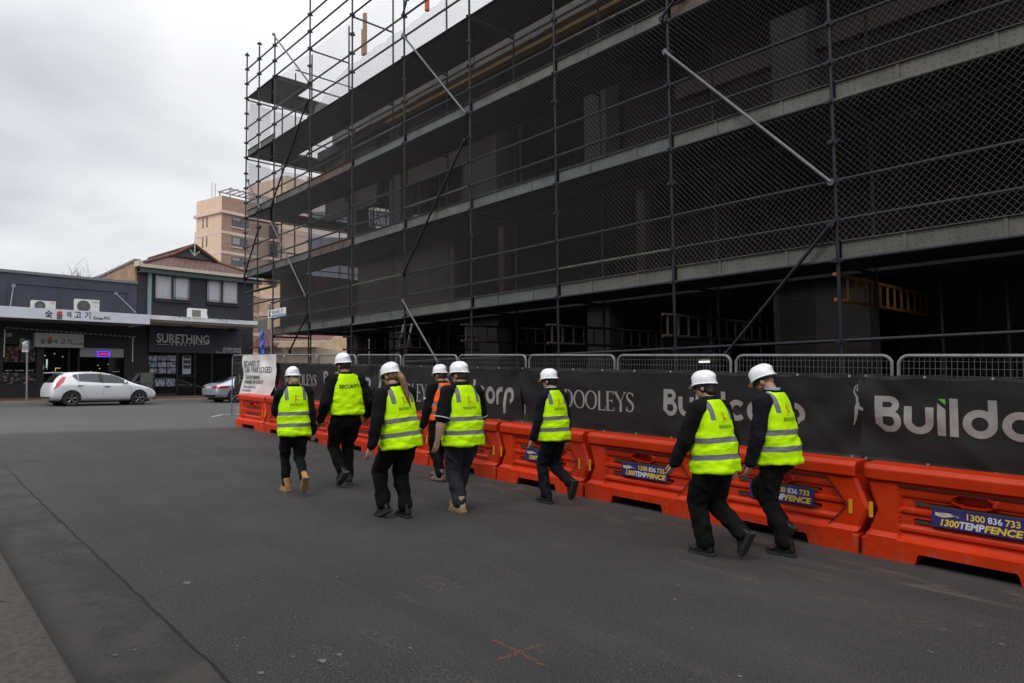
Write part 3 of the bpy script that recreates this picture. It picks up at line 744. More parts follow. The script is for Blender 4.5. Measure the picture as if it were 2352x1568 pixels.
def L_serif(ch, t=.13, u=.045):      # cap height 1, thick and thin strokes with small serifs
    o = []
    def st(p, w): o.append(stroke(p, w))
    def sf(x, y): st([(x - .09, y), (x + .09, y)], u)
    if ch == 'D':
        st([(.14, 0), (.14, 1)], t); sf(.12, .022); sf(.12, .978)
        a = arc(.26, .5, .42, .47, 90, -90, 16); st([(.14, .97)] + a + [(.14, .03)], [u] + [u + (t - u) * cos(radians(90 - 180 * i / 16)) ** 1 for i in range(17)] + [u]); return o, .80
    if ch == 'O':
        a = arc(.45, .5, .39, .47, 0, 360, 28); st(a, [u + (t - u) * abs(cos(radians(360 * i / 28))) for i in range(29)]); return o, .93
    if ch == 'L': st([(.14, 0), (.14, 1)], t); sf(.14, .978); st([(.04, .022), (.56, .022)], u); st([(.56, 0), (.60, .2)], u); return o, .62
    if ch == 'E':
        st([(.14, 0), (.14, 1)], t)
        for z, e in ((.022, .56), (.52, .46), (.978, .54)): st([(.04, z), (e, z)], u)
        st([(.55, 0), (.59, .19)], u); st([(.53, 1), (.55, .84)], u); st([(.46, .43), (.46, .61)], u); return o, .64
    if ch == 'Y': st([(.06, .98), (.38, .48)], t); st([(.70, .98), (.38, .48)], u); st([(.38, 0), (.38, .5)], t); sf(.38, .022); sf(.08, .978); sf(.69, .978); return o, .74
    if ch == 'S':
        p = [(.48, .84), (.42, .93), (.28, .975), (.14, .92), (.09, .78), (.14, .65), (.29, .54), (.44, .42), (.50, .26), (.44, .10), (.28, .025), (.12, .07), (.06, .18)]
        w = [u, u, u, .07, t * .8, t, t, t, t * .8, .07, u, u, u]; st(p, w); st([(.50, .78), (.50, .97)], u); st([(.05, .03), (.05, .24)], u); return o, .58
def word_serif(mb, body, x, y, z, h, k=1.0, bold=1.0):
    for ch in body:
        sh, adv = L_serif(ch, .13 * bold, .045 * bold)
        for vs, fs in sh: mb.add([(x + a * h * k, y, z + b * h) for a, b in vs], fs)
        x += adv * h * k
    return x
def dancer():                        # the leaping figure of the club emblem, unit height ; lists of (verts, faces)
    o = []
    o.append((arc(.30, .86, .045, .055, 0, 360, 10)[:-1], [tuple(range(10))]))                # head
    o.append((arc(.36, .975, .07, .028, 0, 180, 6) + [(.29, .955)], [tuple(range(8))]))       # ball held up
    o.append(stroke([(.33, .97), (.23, .93), (.19, .80), (.25, .70), (.30, .62)], [.02, .03, .035, .05, .08]))
    o.append(stroke([(.30, .70), (.42, .72), (.56, .80), (.66, .77)], [.05, .04, .03, .015]))
    o.append(stroke([(.29, .70), (.30, .55), (.27, .42)], [.10, .09, .10]))
    o.append(stroke([(.27, .46), (.24, .28), (.20, .12), (.15, 0)], [.10, .08, .05, .02]))
    o.append(stroke([(.27, .46), (.42, .38), (.58, .36), (.75, .26)], [.10, .07, .05, .01]))
    return o
# ================================================================== temporary fence on the barriers
M_galv = mat('fence tube', (.21, .215, .22), .5, .5, var=.2, vscale=5)
M_fwire = mat('fence wire', (.17, .175, .18), .55, .4)
FN = 8.1; FP = 1.925; FL = FP - .03
def fence_proto():
    mb = MB(); h = 2.09 - .12; r = .10
    # outline of the round-cornered frame
    pts = [(.02, 0, .05), (.02, 0, h - r)] + [(.02 + r - r * cos(a), 0, h - r + r * sin(a)) for a in [radians(15 * i) for i in range(1, 7)]]
    pts += [(FL - .02 - r + r * sin(a), 0, h - r + r * cos(a)) for a in [radians(15 * i) for i in range(0, 7)]] + [(FL - .02, 0, .05)]
    mb.path(pts, .019, 8); mb.tube((.02, 0, .12), (FL - .02, 0, .12), .017, 8)
    wb = MB(); z = h - .06
    k = 0
    while z > h - .62: wb.tube((.02, .004, z), (FL - .02, .004, z), .0022, 4, cap=False); z -= .075
    x = .07
    while x < FL - .05: wb.tube((x, 0, h - .62), (x, 0, h - .015), .0022, 4, cap=False); x += .05
    return mb.mesh('fence frame', M_galv, 40), wb.mesh('fence wire', M_fwire)
fr_me, fw_me = fence_proto()
FENCE0 = 0.80
panels = []
for k in range(11):
    s = FENCE0 + FP * (k + 1) - .02; n = FN + (.012 if k % 2 else 0)
    z0, z1 = gz(s, FN), gz(s - FL, FN)
    t = thing('fence_panel', 'x', 'fence panel', site(s, n, z0 + .12), YAW_S, 'temporary fence panels above the banners')
    t.rotation_euler = (0, -atan2(z1 - z0, FL), YAW_S)
    obj('frame', fr_me, t); obj('wire_infill', fw_me, t); panels.append(t)
lab = {0: 'fence panel at the right edge of the photo, above the large white lettering', 1: 'fence panel behind the helmet of the tall bowed man, by the last banner joint', 2: 'fence panel above the woman in glasses, over the large letters beside her',
       3: 'fence panel above the slim man with the white shirt collar', 4: 'fence panel just right of and above the stocky man in short sleeves', 5: 'fence panel behind the helmets of the ponytailed woman and the man in orange',
       6: 'fence panel between the security guard and the ponytailed woman', 7: 'fence panel directly behind the helmet of the security guard', 8: 'fence panel just left of the helmet of the security guard',
       9: 'fence panel above the helmet of the short blonde woman', 10: 'last far fence panel with the white car park notice tied on it'}
for k, t in enumerate(panels): t['label'] = lab[k]
# ================================================================== black banners tied to the fence
M_ban = mat('black banner cloth', (.0125, .0118, .0118), .72, var=.3, vscale=2.2, bump=.25, bscale=300, spec=.25)
M_banl = mat('banner print grey', (.24, .225, .215), .75, var=.15, vscale=6)
M_bang = mat('banner print green', (.10, .30, .03), .7)
M_maroon = mat('banner print maroon', (.10, .012, .02), .7)
M_eye = mat('eyelet', (.45, .43, .40), .4, .6)
BN = 8.055
def banner(s0, s1, label, items, seed, over=0):
    L = s0 - s1; z0, z1 = gz(s0, BN), gz(s1, BN); slope = (z1 - z0) / L
    t = thing('banner', label, 'banner', site(s0, BN - over, z0), YAW_S, 'printed banners along the hoarding')
    def top(x): return 1.885 + slope * x - .018 * (sin(x * pi / .62) ** 2)
    def bot(x): return .93 + slope * x + .012 * sin(x * 2.3 + seed)
    def fold(x, v):                    # pulls and creases ; v from 0 at the bottom to 1 at the top
        q = Vector((x * .8, v * 1.2, seed * 7.3)); k = noise.noise(q) * .030 + noise.noise(q * 3) * .014 + .010 * (1 - 2 * abs(noise.noise(Vector((x * 1.6 + v, v * 2.4 - x * .7, seed)))))
        e = min(x, L - x)
        k += .03 * math.exp(-(e / .35) ** 2) * sin(9 * v + seed + e * 6) + .020 * max(0, .25 - v) * sin(x * 2.1 + seed)
        k += .016 * math.exp(-((x - .25 - (1 - v) * 1.0) / .10) ** 2) + .014 * math.exp(-((L - x - .2 - v * .8) / .09) ** 2)
        return -k
    nu, nv = max(8, int(L / .045)), 24; mb = MB(); vs = []
    for j in range(nv + 1):
        for i in range(nu + 1):
            x = L * i / nu; v = j / nv; vs.append((x, fold(x, v), bot(x) + (top(x) - bot(x)) * v))
    mb.add(vs, [(j * (nu + 1) + i, j * (nu + 1) + i + 1, (j + 1) * (nu + 1) + i + 1, (j + 1) * (nu + 1) + i) for j in range(nv) for i in range(nu)])
    me = mb.mesh('banner cloth', M_ban, 80); obj('cloth', me, t)
    hem = MB()
    def ribbon(za, zb):
        n = nu; V = [(L * i / n, fold(L * i / n, zz) - .002, bot(L * i / n) + (top(L * i / n) - bot(L * i / n)) * zz) for zz in (za, zb) for i in range(n + 1)]
        hem.add(V, [(i, i + 1, n + i + 2, n + i + 1) for i in range(n)])
    ribbon(.955, .998); ribbon(.002, .035)
    obj('hem', hem.mesh('banner hem', mat('banner hem', (.017, .016, .016), .6), 60), t)
    ey = MB(); x = .06
    while x < L:
        for v in (.978, .018):
            z = bot(x) + (top(x) - bot(x)) * v; y = fold(x, v) - .006
            ey.tube((x, y, z), (x, y + .004, z), .014, 8)
        x += .60
    obj('eyelets', ey.mesh('eyelets', M_eye), t)
    groups = {}
    for kind, x, v, h, k in items:     # x along the banner, v height of the base line over the ground
        g = MB(); tri = MB(); m = M_banl
        if kind == 'emblem':
            for vv, ff in dancer(): g.add([(x + a * h * k, 0, v + b * h) for a, b in vv], ff)
        elif kind == 'DOOLEYS': word_serif(g, kind, x, 0, v, h, k, 1.1)
        elif kind == 'maroon': g.add([(x, 0, v), (x + k, 0, v), (x + k, 0, v + h), (x, 0, v + h)], [(0, 1, 2, 3)]); m = M_maroon
        else: word_round(g, kind, x, 0, v, h, k, tri)
        for gg, mm, nm in ((g, m, 'lettering'), (tri, M_bang, 'lettering_accent')):
            if not gg.v: continue
            bm = bmesh.new(); bm.from_mesh(gg.mesh('temp', mm)); bmesh.ops.triangulate(bm, faces=bm.faces)
            for _ in range(2): bmesh.ops.subdivide_edges(bm, edges=[e for e in bm.edges if e.calc_length() > .06], cuts=1, use_grid_fill=True)
            for q in list(bm.verts):
                xx = q.co.x; zz = q.co.z + slope * xx
                vv = (zz - bot(xx)) / (top(xx) - bot(xx)); q.co = (xx, fold(min(max(xx, 0), L), vv) - .0035 - over * 0, zz)
            bm.normal_update()
            dead = [f for f in bm.faces if f.calc_center_median().x < .02 or f.calc_center_median().x > L - .02]
            bmesh.ops.delete(bm, geom=dead, context='FACES')
            me = bpy.data.meshes.new(nm); bm.to_mesh(me); bm.free(); me.materials.append(mm); obj(nm, me, t)
    return t
def bx_(x, y, s0): return s0 - onN(x, y, BN)[0]          # photo point -> distance along a banner
def bh_(x, y): s, z = onN(x, y, BN); return z - gz(s, BN)
B1, B2, B3, B4, B5, B6 = 3.02, 8.58, 13.35, 18.55, 20.6, 22.0
def wd(xa, xb, s0): return bx_(xb, 1000, s0) - bx_(xa, 1000, s0)
# natural widths of the words at height 1
_w = sum(L_round(c)[1] for c in 'Buildcorp') - .05; _d = sum(L_serif(c)[1] for c in 'DOOLEYS')
def bc(xa, xb, ya, yb, s0):       # Buildcorp between two photo columns ; ya base line, yb cap line at xa
    h = bh_(xa, yb) - bh_(xa, ya); return ('Buildcorp', bx_(xa, ya, s0), bh_(xa, ya), h, wd(xa, xb, s0) / (_w * h))
def dl(xa, xb, ya, yb, s0):
    h = bh_(xa, yb) - bh_(xa, ya); return ('DOOLEYS', bx_(xa, ya, s0), bh_(xa, ya), h, wd(xa, xb, s0) / (_d * h))
def em(xa, xb, ya, yb, s0):
    h = bh_(xa, yb) - bh_(xa, ya); return ('emblem', bx_(xa, ya, s0) - .1 * wd(xa, xb, s0), bh_(xa, ya), h, 1.25 * wd(xa, xb, s0) / h)
_h1 = bh_(2018, 908) - bh_(2018, 989)
banner(B1, -2.2, 'black banner at the right edge with the biggest white contractor name and a green corner', [('Buildcorp', bx_(2014, 996, B1), bh_(2014, 989), _h1, 1.04), ('DOOLEYS', 4.0, 1.2, .3, 1)], 1, .012)
banner(B2, B1 - .06, 'black banner behind the woman in glasses and the bowed man, club name then contractor name', [dl(1297, 1457, 935, 893, B2), bc(1524, 1848, 953, 893, B2), em(1955, 2030, 975, 880, B2)], 2)
banner(B3, B2 - .05, 'black banner behind the stocky man, with the white leaping figure at its left end', [em(866, 900, 925, 848, B3), dl(902, 995, 916, 878, B3), bc(1020, 1184, 918, 868, B3)], 3, .012)
banner(B4, B3 - .05, 'black banner behind the security guard, between the white notice and the leaping figure', [em(655, 668, 890, 848, B4), dl(668, 727, 882, 858, B4), bc(743, 852, 888, 852, B4), ('maroon', .05, 1.0, .55, .3)], 4)
banner(B6 - .5, B4 - .05, 'narrow far black banner behind the white car park notice', [em(548, 560, 880, 858, B6 - .5), ('DOOLEYS', .75, 1.2, .25, 1)], 5, .012)
# ================================================================== white notice at the far end
M_not = mat('white vinyl', (.60, .58, .56), .5, var=.08, vscale=2)
def notice():
    s0, z0 = onN(562, 808, 7.98); s1, _ = onN(639, 808, 7.98); L = s0 - s1; zb = gz(s0, 7.98); H = 1.18
    t = thing('notice', 'creased white vinyl car park closed notice hung over the far end of the hoarding', 'notice', site(s0, 7.95, zb), YAW_S)
    zt = 2.07
    def P(u, v):     # u along, v down
        right = 1.0 - .30 * max(0, v - .35) ** 1.3 - .02 * sin(v * 8)
        left = -.10 * max(0, v - .6) / .4
        x = L * (left + u * (right - left)); y = -.02 - .07 * math.exp(-((u - .66 - .18 * (v - .5)) / .09) ** 2) * min(1, v * 3) + .05 * noise.noise(Vector((u * 3, v * 3, 2))) + .05 * max(0, u - .8) * 3 * v - .09 * max(0, v - .75)
        return Vector((x, y, zt - H * v - .02 * x))
    n = 30; mb = MB(); vs = [P(i / n, j / n) for j in range(n + 1) for i in range(n + 1)]
    mb.add(vs, [(j * (n + 1) + i, (j + 1) * (n + 1) + i, (j + 1) * (n + 1) + i + 1, j * (n + 1) + i + 1) for j in range(n) for i in range(n)])
    obj('sheet', mb.mesh('notice sheet', M_not, 80), t)
    tx = MB()
    def line(body, u, v, size, bold=.0, sx=1.0):
        vs, fs = text_geo(body, size, bold=bold, align='LEFT', sx=sx)
        tx.add([P(u + a / L, v - b / H) + Vector((0, -.007, 0)) for a, b in vs], fs)
    k = L / 1.62
    line('BOARD ST', .07, .28, .165 * k, .012, .95); line('CAR PARK CLOSED', .07, .43, .165 * k, .008, .9)
    line('DOOLEYS PARKING', .08, .59, .098 * k, .018, .9); line('AVAILABLE VIA CHURCH ST.', .08, .705, .098 * k, .018, .86)
    line('We apologise for any', .09, .815, .075 * k, .005); line('inconvenience', .09, .905, .075 * k, .005)
    obj('lettering', tx.mesh('lettering', mat('notice print', (.03, .03, .035), .6)), t)
notice()
# ================================================================== water filled barriers
M_bar = mat('orange red plastic barrier', (.50, .030, .003), .42, var=.16, vscale=1.6, spec=.25, bump=.08, bscale=45)
def barrier_scuff():
    nt = M_bar.node_tree; N, L = nt.nodes.new, nt.links.new; b = nt.nodes['Principled BSDF']
    src = b.inputs['Base Color'].links[0].from_socket
    tc = N('ShaderNodeTexCoord'); t = N('ShaderNodeTexNoise'); t.inputs['Scale'].default_value = 7; t.inputs['Detail'].default_value = 8; t.inputs['Roughness'].default_value = .75
    L(tc.outputs['Object'], t.inputs['Vector']); sp = N('ShaderNodeSeparateXYZ'); L(tc.outputs['Object'], sp.inputs[0])
    lo = N('ShaderNodeMapRange'); L(sp.outputs['Z'], lo.inputs[0]); lo.inputs[1].default_value = .02; lo.inputs[2].default_value = .32; lo.inputs[3].default_value = .11; lo.inputs[4].default_value = 0
    a = N('ShaderNodeMath'); a.operation = 'ADD'; L(t.outputs['Fac'], a.inputs[0]); L(lo.outputs[0], a.inputs[1])
    q = N('ShaderNodeMapRange'); L(a.outputs[0], q.inputs[0]); q.inputs[1].default_value = .60; q.inputs[2].default_value = .76; q.inputs[4].default_value = .6
    oi = N('ShaderNodeObjectInfo'); hs = N('ShaderNodeHueSaturation'); L(src, hs.inputs['Color'])
    vr = N('ShaderNodeMapRange'); L(oi.outputs['Random'], vr.inputs[0]); vr.inputs[3].default_value = .74; vr.inputs[4].default_value = 1.05; L(vr.outputs[0], hs.inputs['Value'])
    mx = N('ShaderNodeMix'); mx.data_type = 'RGBA'; L(q.outputs[0], mx.inputs[0]); L(hs.outputs[0], mx.inputs[6]); mx.inputs[7].default_value = (.24, .11, .07, 1); L(mx.outputs[2], b.inputs['Base Color'])
barrier_scuff()
M_slot = mat('slot inside', (.010, .007, .006), .9)
BLEN, BHT, BDP = 1.915, .945, .50
def sst(e0, e1, x): t = min(max((x - e0) / (e1 - e0), 0), 1); return t * t * (3 - 2 * t)
def bar_depth(u, z):          # how far the face stands out from the middle of the barrier ; u 0..BLEN, z 0..BHT
    # profile : wide foot, waist, rounded top rail
    d = .245 - .055 * sst(.23, .27, z) - .02 * sst(.3, .7, z)
    top = sst(.775, .80, z)
    d += .035 * top
    if z > .90: d -= .05 * sst(.90, .955, z)
    # arrow-shaped panel let into the face, its right end pointing right, left end notched square
    if .0 < u < BLEN:
        right = 1.56 + .22 * (1 - abs(z - .48) / .27) if .21 < z < .75 else 0
        left = .36
        inside = sst(0, .014, u - left) * sst(0, .014, right - u) * sst(.215, .225, z) * (1 - sst(.755, .765, z))
        d -= .050 * inside
        if inside > .5:
            for c in (.385, .565):      # raised lands between the long slots
                d += .024 * (sst(c - .085, c - .075, z) * (1 - sst(c - .032, c - .022, z)))
            d += .022 * sst(.635, .65, z) * (1 - sst(.72, .735, z))
            rx, rz = (u - 1.0) / .16, (z - .675) / .052      # oval grip
            q = (abs(rx) ** 3.2 + abs(rz) ** 2.4)
            if q < 1.9: d += .03 * (1 - sst(1.5, 1.9, q))
            if q < 1: d -= .10 * (1 - sst(.8, 1.0, q))
            for c in (.415, .595):
                if .50 < u < 1.48 and abs(z - c) < .016: d -= .055
    # waist at both ends
    d -= .03 * (1 - sst(.05, .09, u)) * sst(.25, .27, z) * (1 - sst(.76, .78, z))
    return d
def bar_left(z):              # outline of the two ends : a tongue on the right, a groove on the left
    return .025 + .13 * max(0, 1 - abs(z - .47) / .34) if z > .2 else .02
def bar_right(z):
    return BLEN - .06 + .14 * max(0, 1 - abs(z - .47) / .34) if z > .2 else BLEN - .012
def barrier_mesh():
    us = sorted(set([i / 110 for i in range(111)])); zs = [BHT * j / 66 for j in range(67)]
    mb = MB(); nu, nz_ = len(us), len(zs)
    for side in (1, -1):
        vs = []
        for z in zs:
            a, b = bar_left(z), bar_right(z)
            for u in us:
                x = a + (b - a) * u; d = bar_depth(x, z); zz = z
                if z < .115 and .52 < x < 1.40:      # fork lift openings under the foot
                    k = sst(.52, .56, x) * (1 - sst(1.36, 1.40, x)); zz = max(z, .115 * k)
                e = min(x - a, b - x); d -= .03 * (1 - sst(0, .03, e))
                vs.append((x, -side * d, zz))
        f = [(j * nu + i, j * nu + i + 1, (j + 1) * nu + i + 1, (j + 1) * nu + i) for j in range(nz_ - 1) for i in range(nu - 1)]
        mb.add(vs, f if side == 1 else [t[::-1] for t in f])
    n = nu * nz_
    mb.add([], [])
    F = []
    for i in range(nu - 1): F += [((nz_ - 1) * nu + i, (nz_ - 1) * nu + i + 1, n + (nz_ - 1) * nu + i + 1, n + (nz_ - 1) * nu + i), (i + 1, i, n + i, n + i + 1)]
    for j in range(nz_ - 1): F += [(j * nu, (j + 1) * nu, n + (j + 1) * nu, n + j * nu), ((j + 1) * nu + nu - 1, j * nu + nu - 1, n + j * nu + nu - 1, n + (j + 1) * nu + nu - 1)]
    for t in F: mb.f.append(t); mb.mi.append(0)
    return mb.mesh('barrier', M_bar, 38)
bar_me = barrier_mesh()
refl_me = MB().box(.095, .135, -.222, -.218, .40, .56).mesh('reflector', mat('amber reflector', (.62, .30, .01), .35))
refl2_me = MB().box(1.80, 1.838, -.1985, -.1945, .40, .55).mesh('reflector', MATS['amber reflector'])
gap_me = MB()
for _p in ([(1.565, .755), (1.783, .48), (1.565, .213)], [(.362, .752), (1.56, .752)]):
    vs_, fs_ = stroke([(x, z) for x, z in _p], .013); gap_me.add([(x, -.2055 if z > .6 else -.204, z) for x, z in vs_], fs_)
gap_obj_me = gap_me.mesh('panel gap', M_slot)
M_slat = mat('timber seen through the slots', (.040, .034, .026), .9, var=.3, vscale=6)
slot_me = MB().box(.50, .62, -.150, -.140, .40, .43).box(.62, 1.46, -.152, -.142, .402, .424).box(.50, .62, -.150, -.140, .58, .61).box(.62, 1.46, -.152, -.142, .582, .604).mesh('slot', M_slat)
M_stk = mat('sticker blue', (.030, .024, .14), .4); M_sty = mat('sticker yellow', (.72, .50, .03), .5); M_stw = mat('sticker white', (.62, .62, .66), .5)
def sticker_mesh():
    mb = MB(); y = -.1795; a, b, z0, z1 = .66, 1.42, .405, .588
    mb.m = 0; mb.box(a, b, y, y + .012, z0, z1)
    def tx(body, size, x, z, m, **k): mb.m = m; text(mb, body, size, x, y - .0015, z, **k)
    def fx(body, x0, x1, z0, z1, m, bold, shear=0):
        mb.m = m; vs, fs = text_geo(body, 1.0, bold=bold, shear=shear, align='LEFT'); lx, hx = min(v[0] for v in vs), max(v[0] for v in vs); lz, hz = min(v[1] for v in vs), max(v[1] for v in vs)
        mb.add([(x0 + (v[0] - lx) / (hx - lx) * (x1 - x0), y - .0015, z0 + (v[1] - lz) / (hz - lz) * (z1 - z0)) for v in vs], fs)
    fx('1300', .955, 1.100, .508, .570, 1, .022); fx('836', 1.122, 1.235, .508, .570, 2, .022); fx('733', 1.257, 1.372, .508, .570, 1, .022)
    fx('1300', .735, .893, .422, .490, 1, .035, .2); fx('TEMP', .893, 1.098, .422, .490, 2, .035, .2); fx('FENCE', 1.094, 1.395, .422, .490, 1, .035, .2)
    for i in range(7):       # the waving mesh of the emblem
        m = 1 if i % 2 else 2; mb.m = m
        p = [(.69 + .2 * t, .520 + .038 * (1 - t) * (i / 6) - .012 * sin(t * 5 + i * .25)) for t in [q / 8 for q in range(9)]]
        vs, fs = stroke(p, .0045); mb.add([(x, y - .0015, z) for x, z in vs], fs)
    return mb.mesh('sticker', [M_stk, M_sty, M_stw])
stk_me = sticker_mesh()
BN0 = 7.53 + BDP / 2                  # centre line of the row
joints = [2.90 + 1.915 * (k - 1) for k in range(12)]
blab = {0: 'orange barrier cut off by the right edge, with a blue and yellow sticker', 1: 'orange barrier behind the legs of the tall bowed man, blue sticker half hidden', 2: 'orange barrier just left of the woman in glasses, sticker fully in view',
        3: 'orange barrier behind the legs of the slim man in the suit', 4: 'orange barrier behind the stocky man with bare forearms', 5: 'orange barrier behind the ponytailed woman', 6: 'orange barrier right behind the legs of the security guard',
        7: 'orange barrier between the security guard and the short blonde woman', 8: 'orange barrier right behind the short blonde woman', 9: 'last orange barrier at the far end, under the white notice'}
first = None
for k in range(10):
    s = 2.90 - 1.915 + 1.915 * k + 1.915 - 1.915 * 1 + 1.915; s0 = 2.895 + 1.915 * (k - 1) + 1.915 - 1.915
    s0 = 2.895 + 1.915 * k                      # left end of barrier k as seen from the road
    za, zb = gz(s0, 7.53), gz(s0 - BLEN, 7.53)
    t = thing('water_barrier', blab[k], 'barrier', site(s0, BN0 + rnd.uniform(-.015, .015), za - .005), YAW_S, 'orange water filled barriers along the hoarding')
    t.rotation_euler = (0, -atan2(zb - za, BLEN), YAW_S + rnd.uniform(-.006, .006))
    obj('barrier_shell', bar_me, t); obj('reflector', refl_me, t); obj('reflector', refl2_me, t); obj('slot', slot_me, t); obj('panel_gap', gap_obj_me, t)
    if k in (0, 1, 2, 3): obj('sticker', stk_me, t)
# ================================================================== people
M_skin = mat('skin', (.40, .235, .17), .55, var=.08, vscale=20)
M_skind = mat('skin tanned', (.30, .165, .115), .55, var=.08, vscale=20)
M_black = mat('black cloth', (.0050, .0050, .0062), .9, var=.3, vscale=6, bump=.2, bscale=220, spec=.15)
M_suit = mat('dark navy suit cloth', (.0055, .0065, .011), .85, var=.25, vscale=6, bump=.15, bscale=260, spec=.18)
M_trous = mat('black trouser cloth', (.0050, .0052, .0058), .9, var=.3, vscale=5, bump=.2, bscale=220, spec=.15)
M_trgreen = mat('dark green black jeans', (.0055, .0078, .0078), .9, var=.3, vscale=5, spec=.15)
M_navyw = mat('navy work trousers', (.011, .013, .022), .85, var=.3, vscale=7, bump=.2, bscale=200)
M_white = mat('white shirt cloth', (.55, .57, .62), .8)
M_bshirt = mat('pale blue shirt cloth', (.30, .40, .58), .8)
M_shoe = mat('black leather', (.006, .006, .0065), .42, var=.2, vscale=9)
M_sole = mat('dark rubber sole', (.016, .016, .016), .8)
M_tan = mat('tan nubuck', (.36, .185, .06), .8, var=.25, vscale=9)
M_tanp = mat('pale tan suede', (.40, .27, .15), .85, var=.25, vscale=9)
M_brownb = mat('worn brown boots', (.20, .13, .09), .85, var=.35, vscale=12)
M_tsole = mat('tan rubber sole', (.28, .17, .08), .85)
M_wsole = mat('dark grey sole', (.05, .052, .056), .7)
M_hat = mat('white hard hat plastic', (.74, .745, .77), .28, var=.03, vscale=8, spec=.5)
M_strap = mat('black webbing', (.012, .012, .012), .8)
M_hairb = mat('blonde hair', (.30, .20, .10), .6, var=.4, vscale=18)
M_hairg = mat('ginger blonde hair', (.17, .088, .042), .55, var=.45, vscale=16)
M_hairk = mat('dark hair', (.018, .013, .011), .6, var=.3, vscale=20)
M_hairbr = mat('brown hair', (.045, .026, .016), .65, var=.3, vscale=20)
M_beard = mat('brown beard', (.07, .038, .022), .8, var=.3, vscale=30)
M_ink = mat('vest print black', (.02, .022, .012), .7)
M_redink = mat('vest print orange red', (.60, .13, .02), .7)
M_whiteink = mat('sleeve print white', (.55, .55, .55), .7)
M_eyew = mat('eye', (.05, .04, .035), .2)
M_glass = mat('spectacle frame', (.012, .012, .012), .3)
def vest_mat(name, col, z0, z1, bands=True, shx=.125, half=.026):
    m = bpy.data.materials.new(name); m.use_nodes = True; nt = m.node_tree; N, L = nt.nodes.new, nt.links.new
    b = nt.nodes['Principled BSDF']; b.inputs['Roughness'].default_value = .75; b.inputs['Specular IOR Level'].default_value = .08
    tc = N('ShaderNodeTexCoord'); sp = N('ShaderNodeSeparateXYZ'); L(tc.outputs['Object'], sp.inputs[0])
    def ma(op, a, c=None):
        q = N('ShaderNodeMath'); q.operation = op
        for i, v in enumerate((a, c)):
            if v is None: continue
            if isinstance(v, (int, float)): q.inputs[i].default_value = v
            else: L(v, q.inputs[i])
        return q.outputs[0]
    X, Z = sp.outputs['X'], sp.outputs['Z']; H = z1 - z0
    wv = N('ShaderNodeTexNoise'); wv.inputs['Scale'].default_value = 5; L(tc.outputs['Object'], wv.inputs['Vector'])
    Zw = ma('ADD', Z, ma('MULTIPLY', ma('SUBTRACT', wv.outputs['Fac'], .5), .016))
    fac = 0
    if bands:
        f = None
        for c in (.215, .445):
            g = ma('LESS_THAN', ma('ABSOLUTE', ma('SUBTRACT', Zw, z0 + H * c)), half)
            f = g if f is None else ma('MAXIMUM', f, g)
        g = ma('MULTIPLY', ma('LESS_THAN', ma('ABSOLUTE', ma('SUBTRACT', ma('ABSOLUTE', X), shx)), half), ma('GREATER_THAN', Z, z0 + H * .715))
        f = ma('MAXIMUM', f, g)
    mx = N('ShaderNodeMix'); mx.data_type = 'RGBA'
    n1 = N('ShaderNodeTexNoise'); n1.inputs['Scale'].default_value = 9; n1.inputs['Detail'].default_value = 4; L(tc.outputs['Object'], n1.inputs['Vector'])
    r = N('ShaderNodeValToRGB'); L(n1.outputs['Fac'], r.inputs[0]); r.color_ramp.elements[0].color = (*[c * .93 for c in col], 1); r.color_ramp.elements[1].color = (*col, 1)
    L(r.outputs[0], mx.inputs[6]); mx.inputs[7].default_value = (.155, .158, .168, 1)
    if bands: L(f, mx.inputs[0])
    else: mx.inputs[0].default_value = 0
    hem = ma('GREATER_THAN', Z, z0 + .018)
    L(mx.outputs[2], b.inputs['Base Color'])
    wv2 = N('ShaderNodeTexNoise'); wv2.inputs['Scale'].default_value = 260; L(tc.outputs['Object'], wv2.inputs['Vector'])
    bp = N('ShaderNodeBump'); bp.inputs['Strength'].default_value = .12; bp.inputs['Distance'].default_value = .003; L(wv2.outputs['Fac'], bp.inputs['Height']); L(bp.outputs[0], b.inputs['Normal'])
    return m
LIME = (.50, .86, .004)
def sring(z, rx, ry, cy=0, n=28, e=2.4):
    out = []
    for i in range(n):
        t = 2 * pi * i / n; c, s = cos(t), sin(t)
        out.append(Vector((rx * math.copysign(abs(c) ** (2 / e), c), cy + ry * math.copysign(abs(s) ** (2 / e), s), z)))
    return out
def remesh(mb, vox, name, mats, smooth=4, folds=None):
    me = mb.mesh('temp', mats[0] if isinstance(mats, list) else mats)
    mods = [('REMESH', dict(mode='VOXEL', voxel_size=vox, adaptivity=0)), ('SMOOTH', dict(factor=.5, iterations=smooth))]
    r = evaluated(me, mods); r.name = name
    if folds:
        a, f, st = folds[:3]; vs = r.vertices; nr = [v.normal.copy() for v in vs]
        for v, nn in zip(vs, nr):
            q = Vector((v.co.x * f, v.co.y * f, v.co.z * f * st)); k = noise.noise(q) + .5 * noise.noise(q * 2.1 + Vector((5, 3, 1)))
            k2 = 1 - 2 * abs(noise.noise(q * .8 + Vector((9, 2, 4))))
            aa = a * (1 - .75 * sst(folds[3] - .06, folds[3] + .10, v.co.z)) if len(folds) > 3 else a
            v.co += nn * (aa * (k * .6 + (k2 - .4) * .5 + .15))
    r.materials.clear(); r.materials.append(mats); r.shade_smooth()
    return r
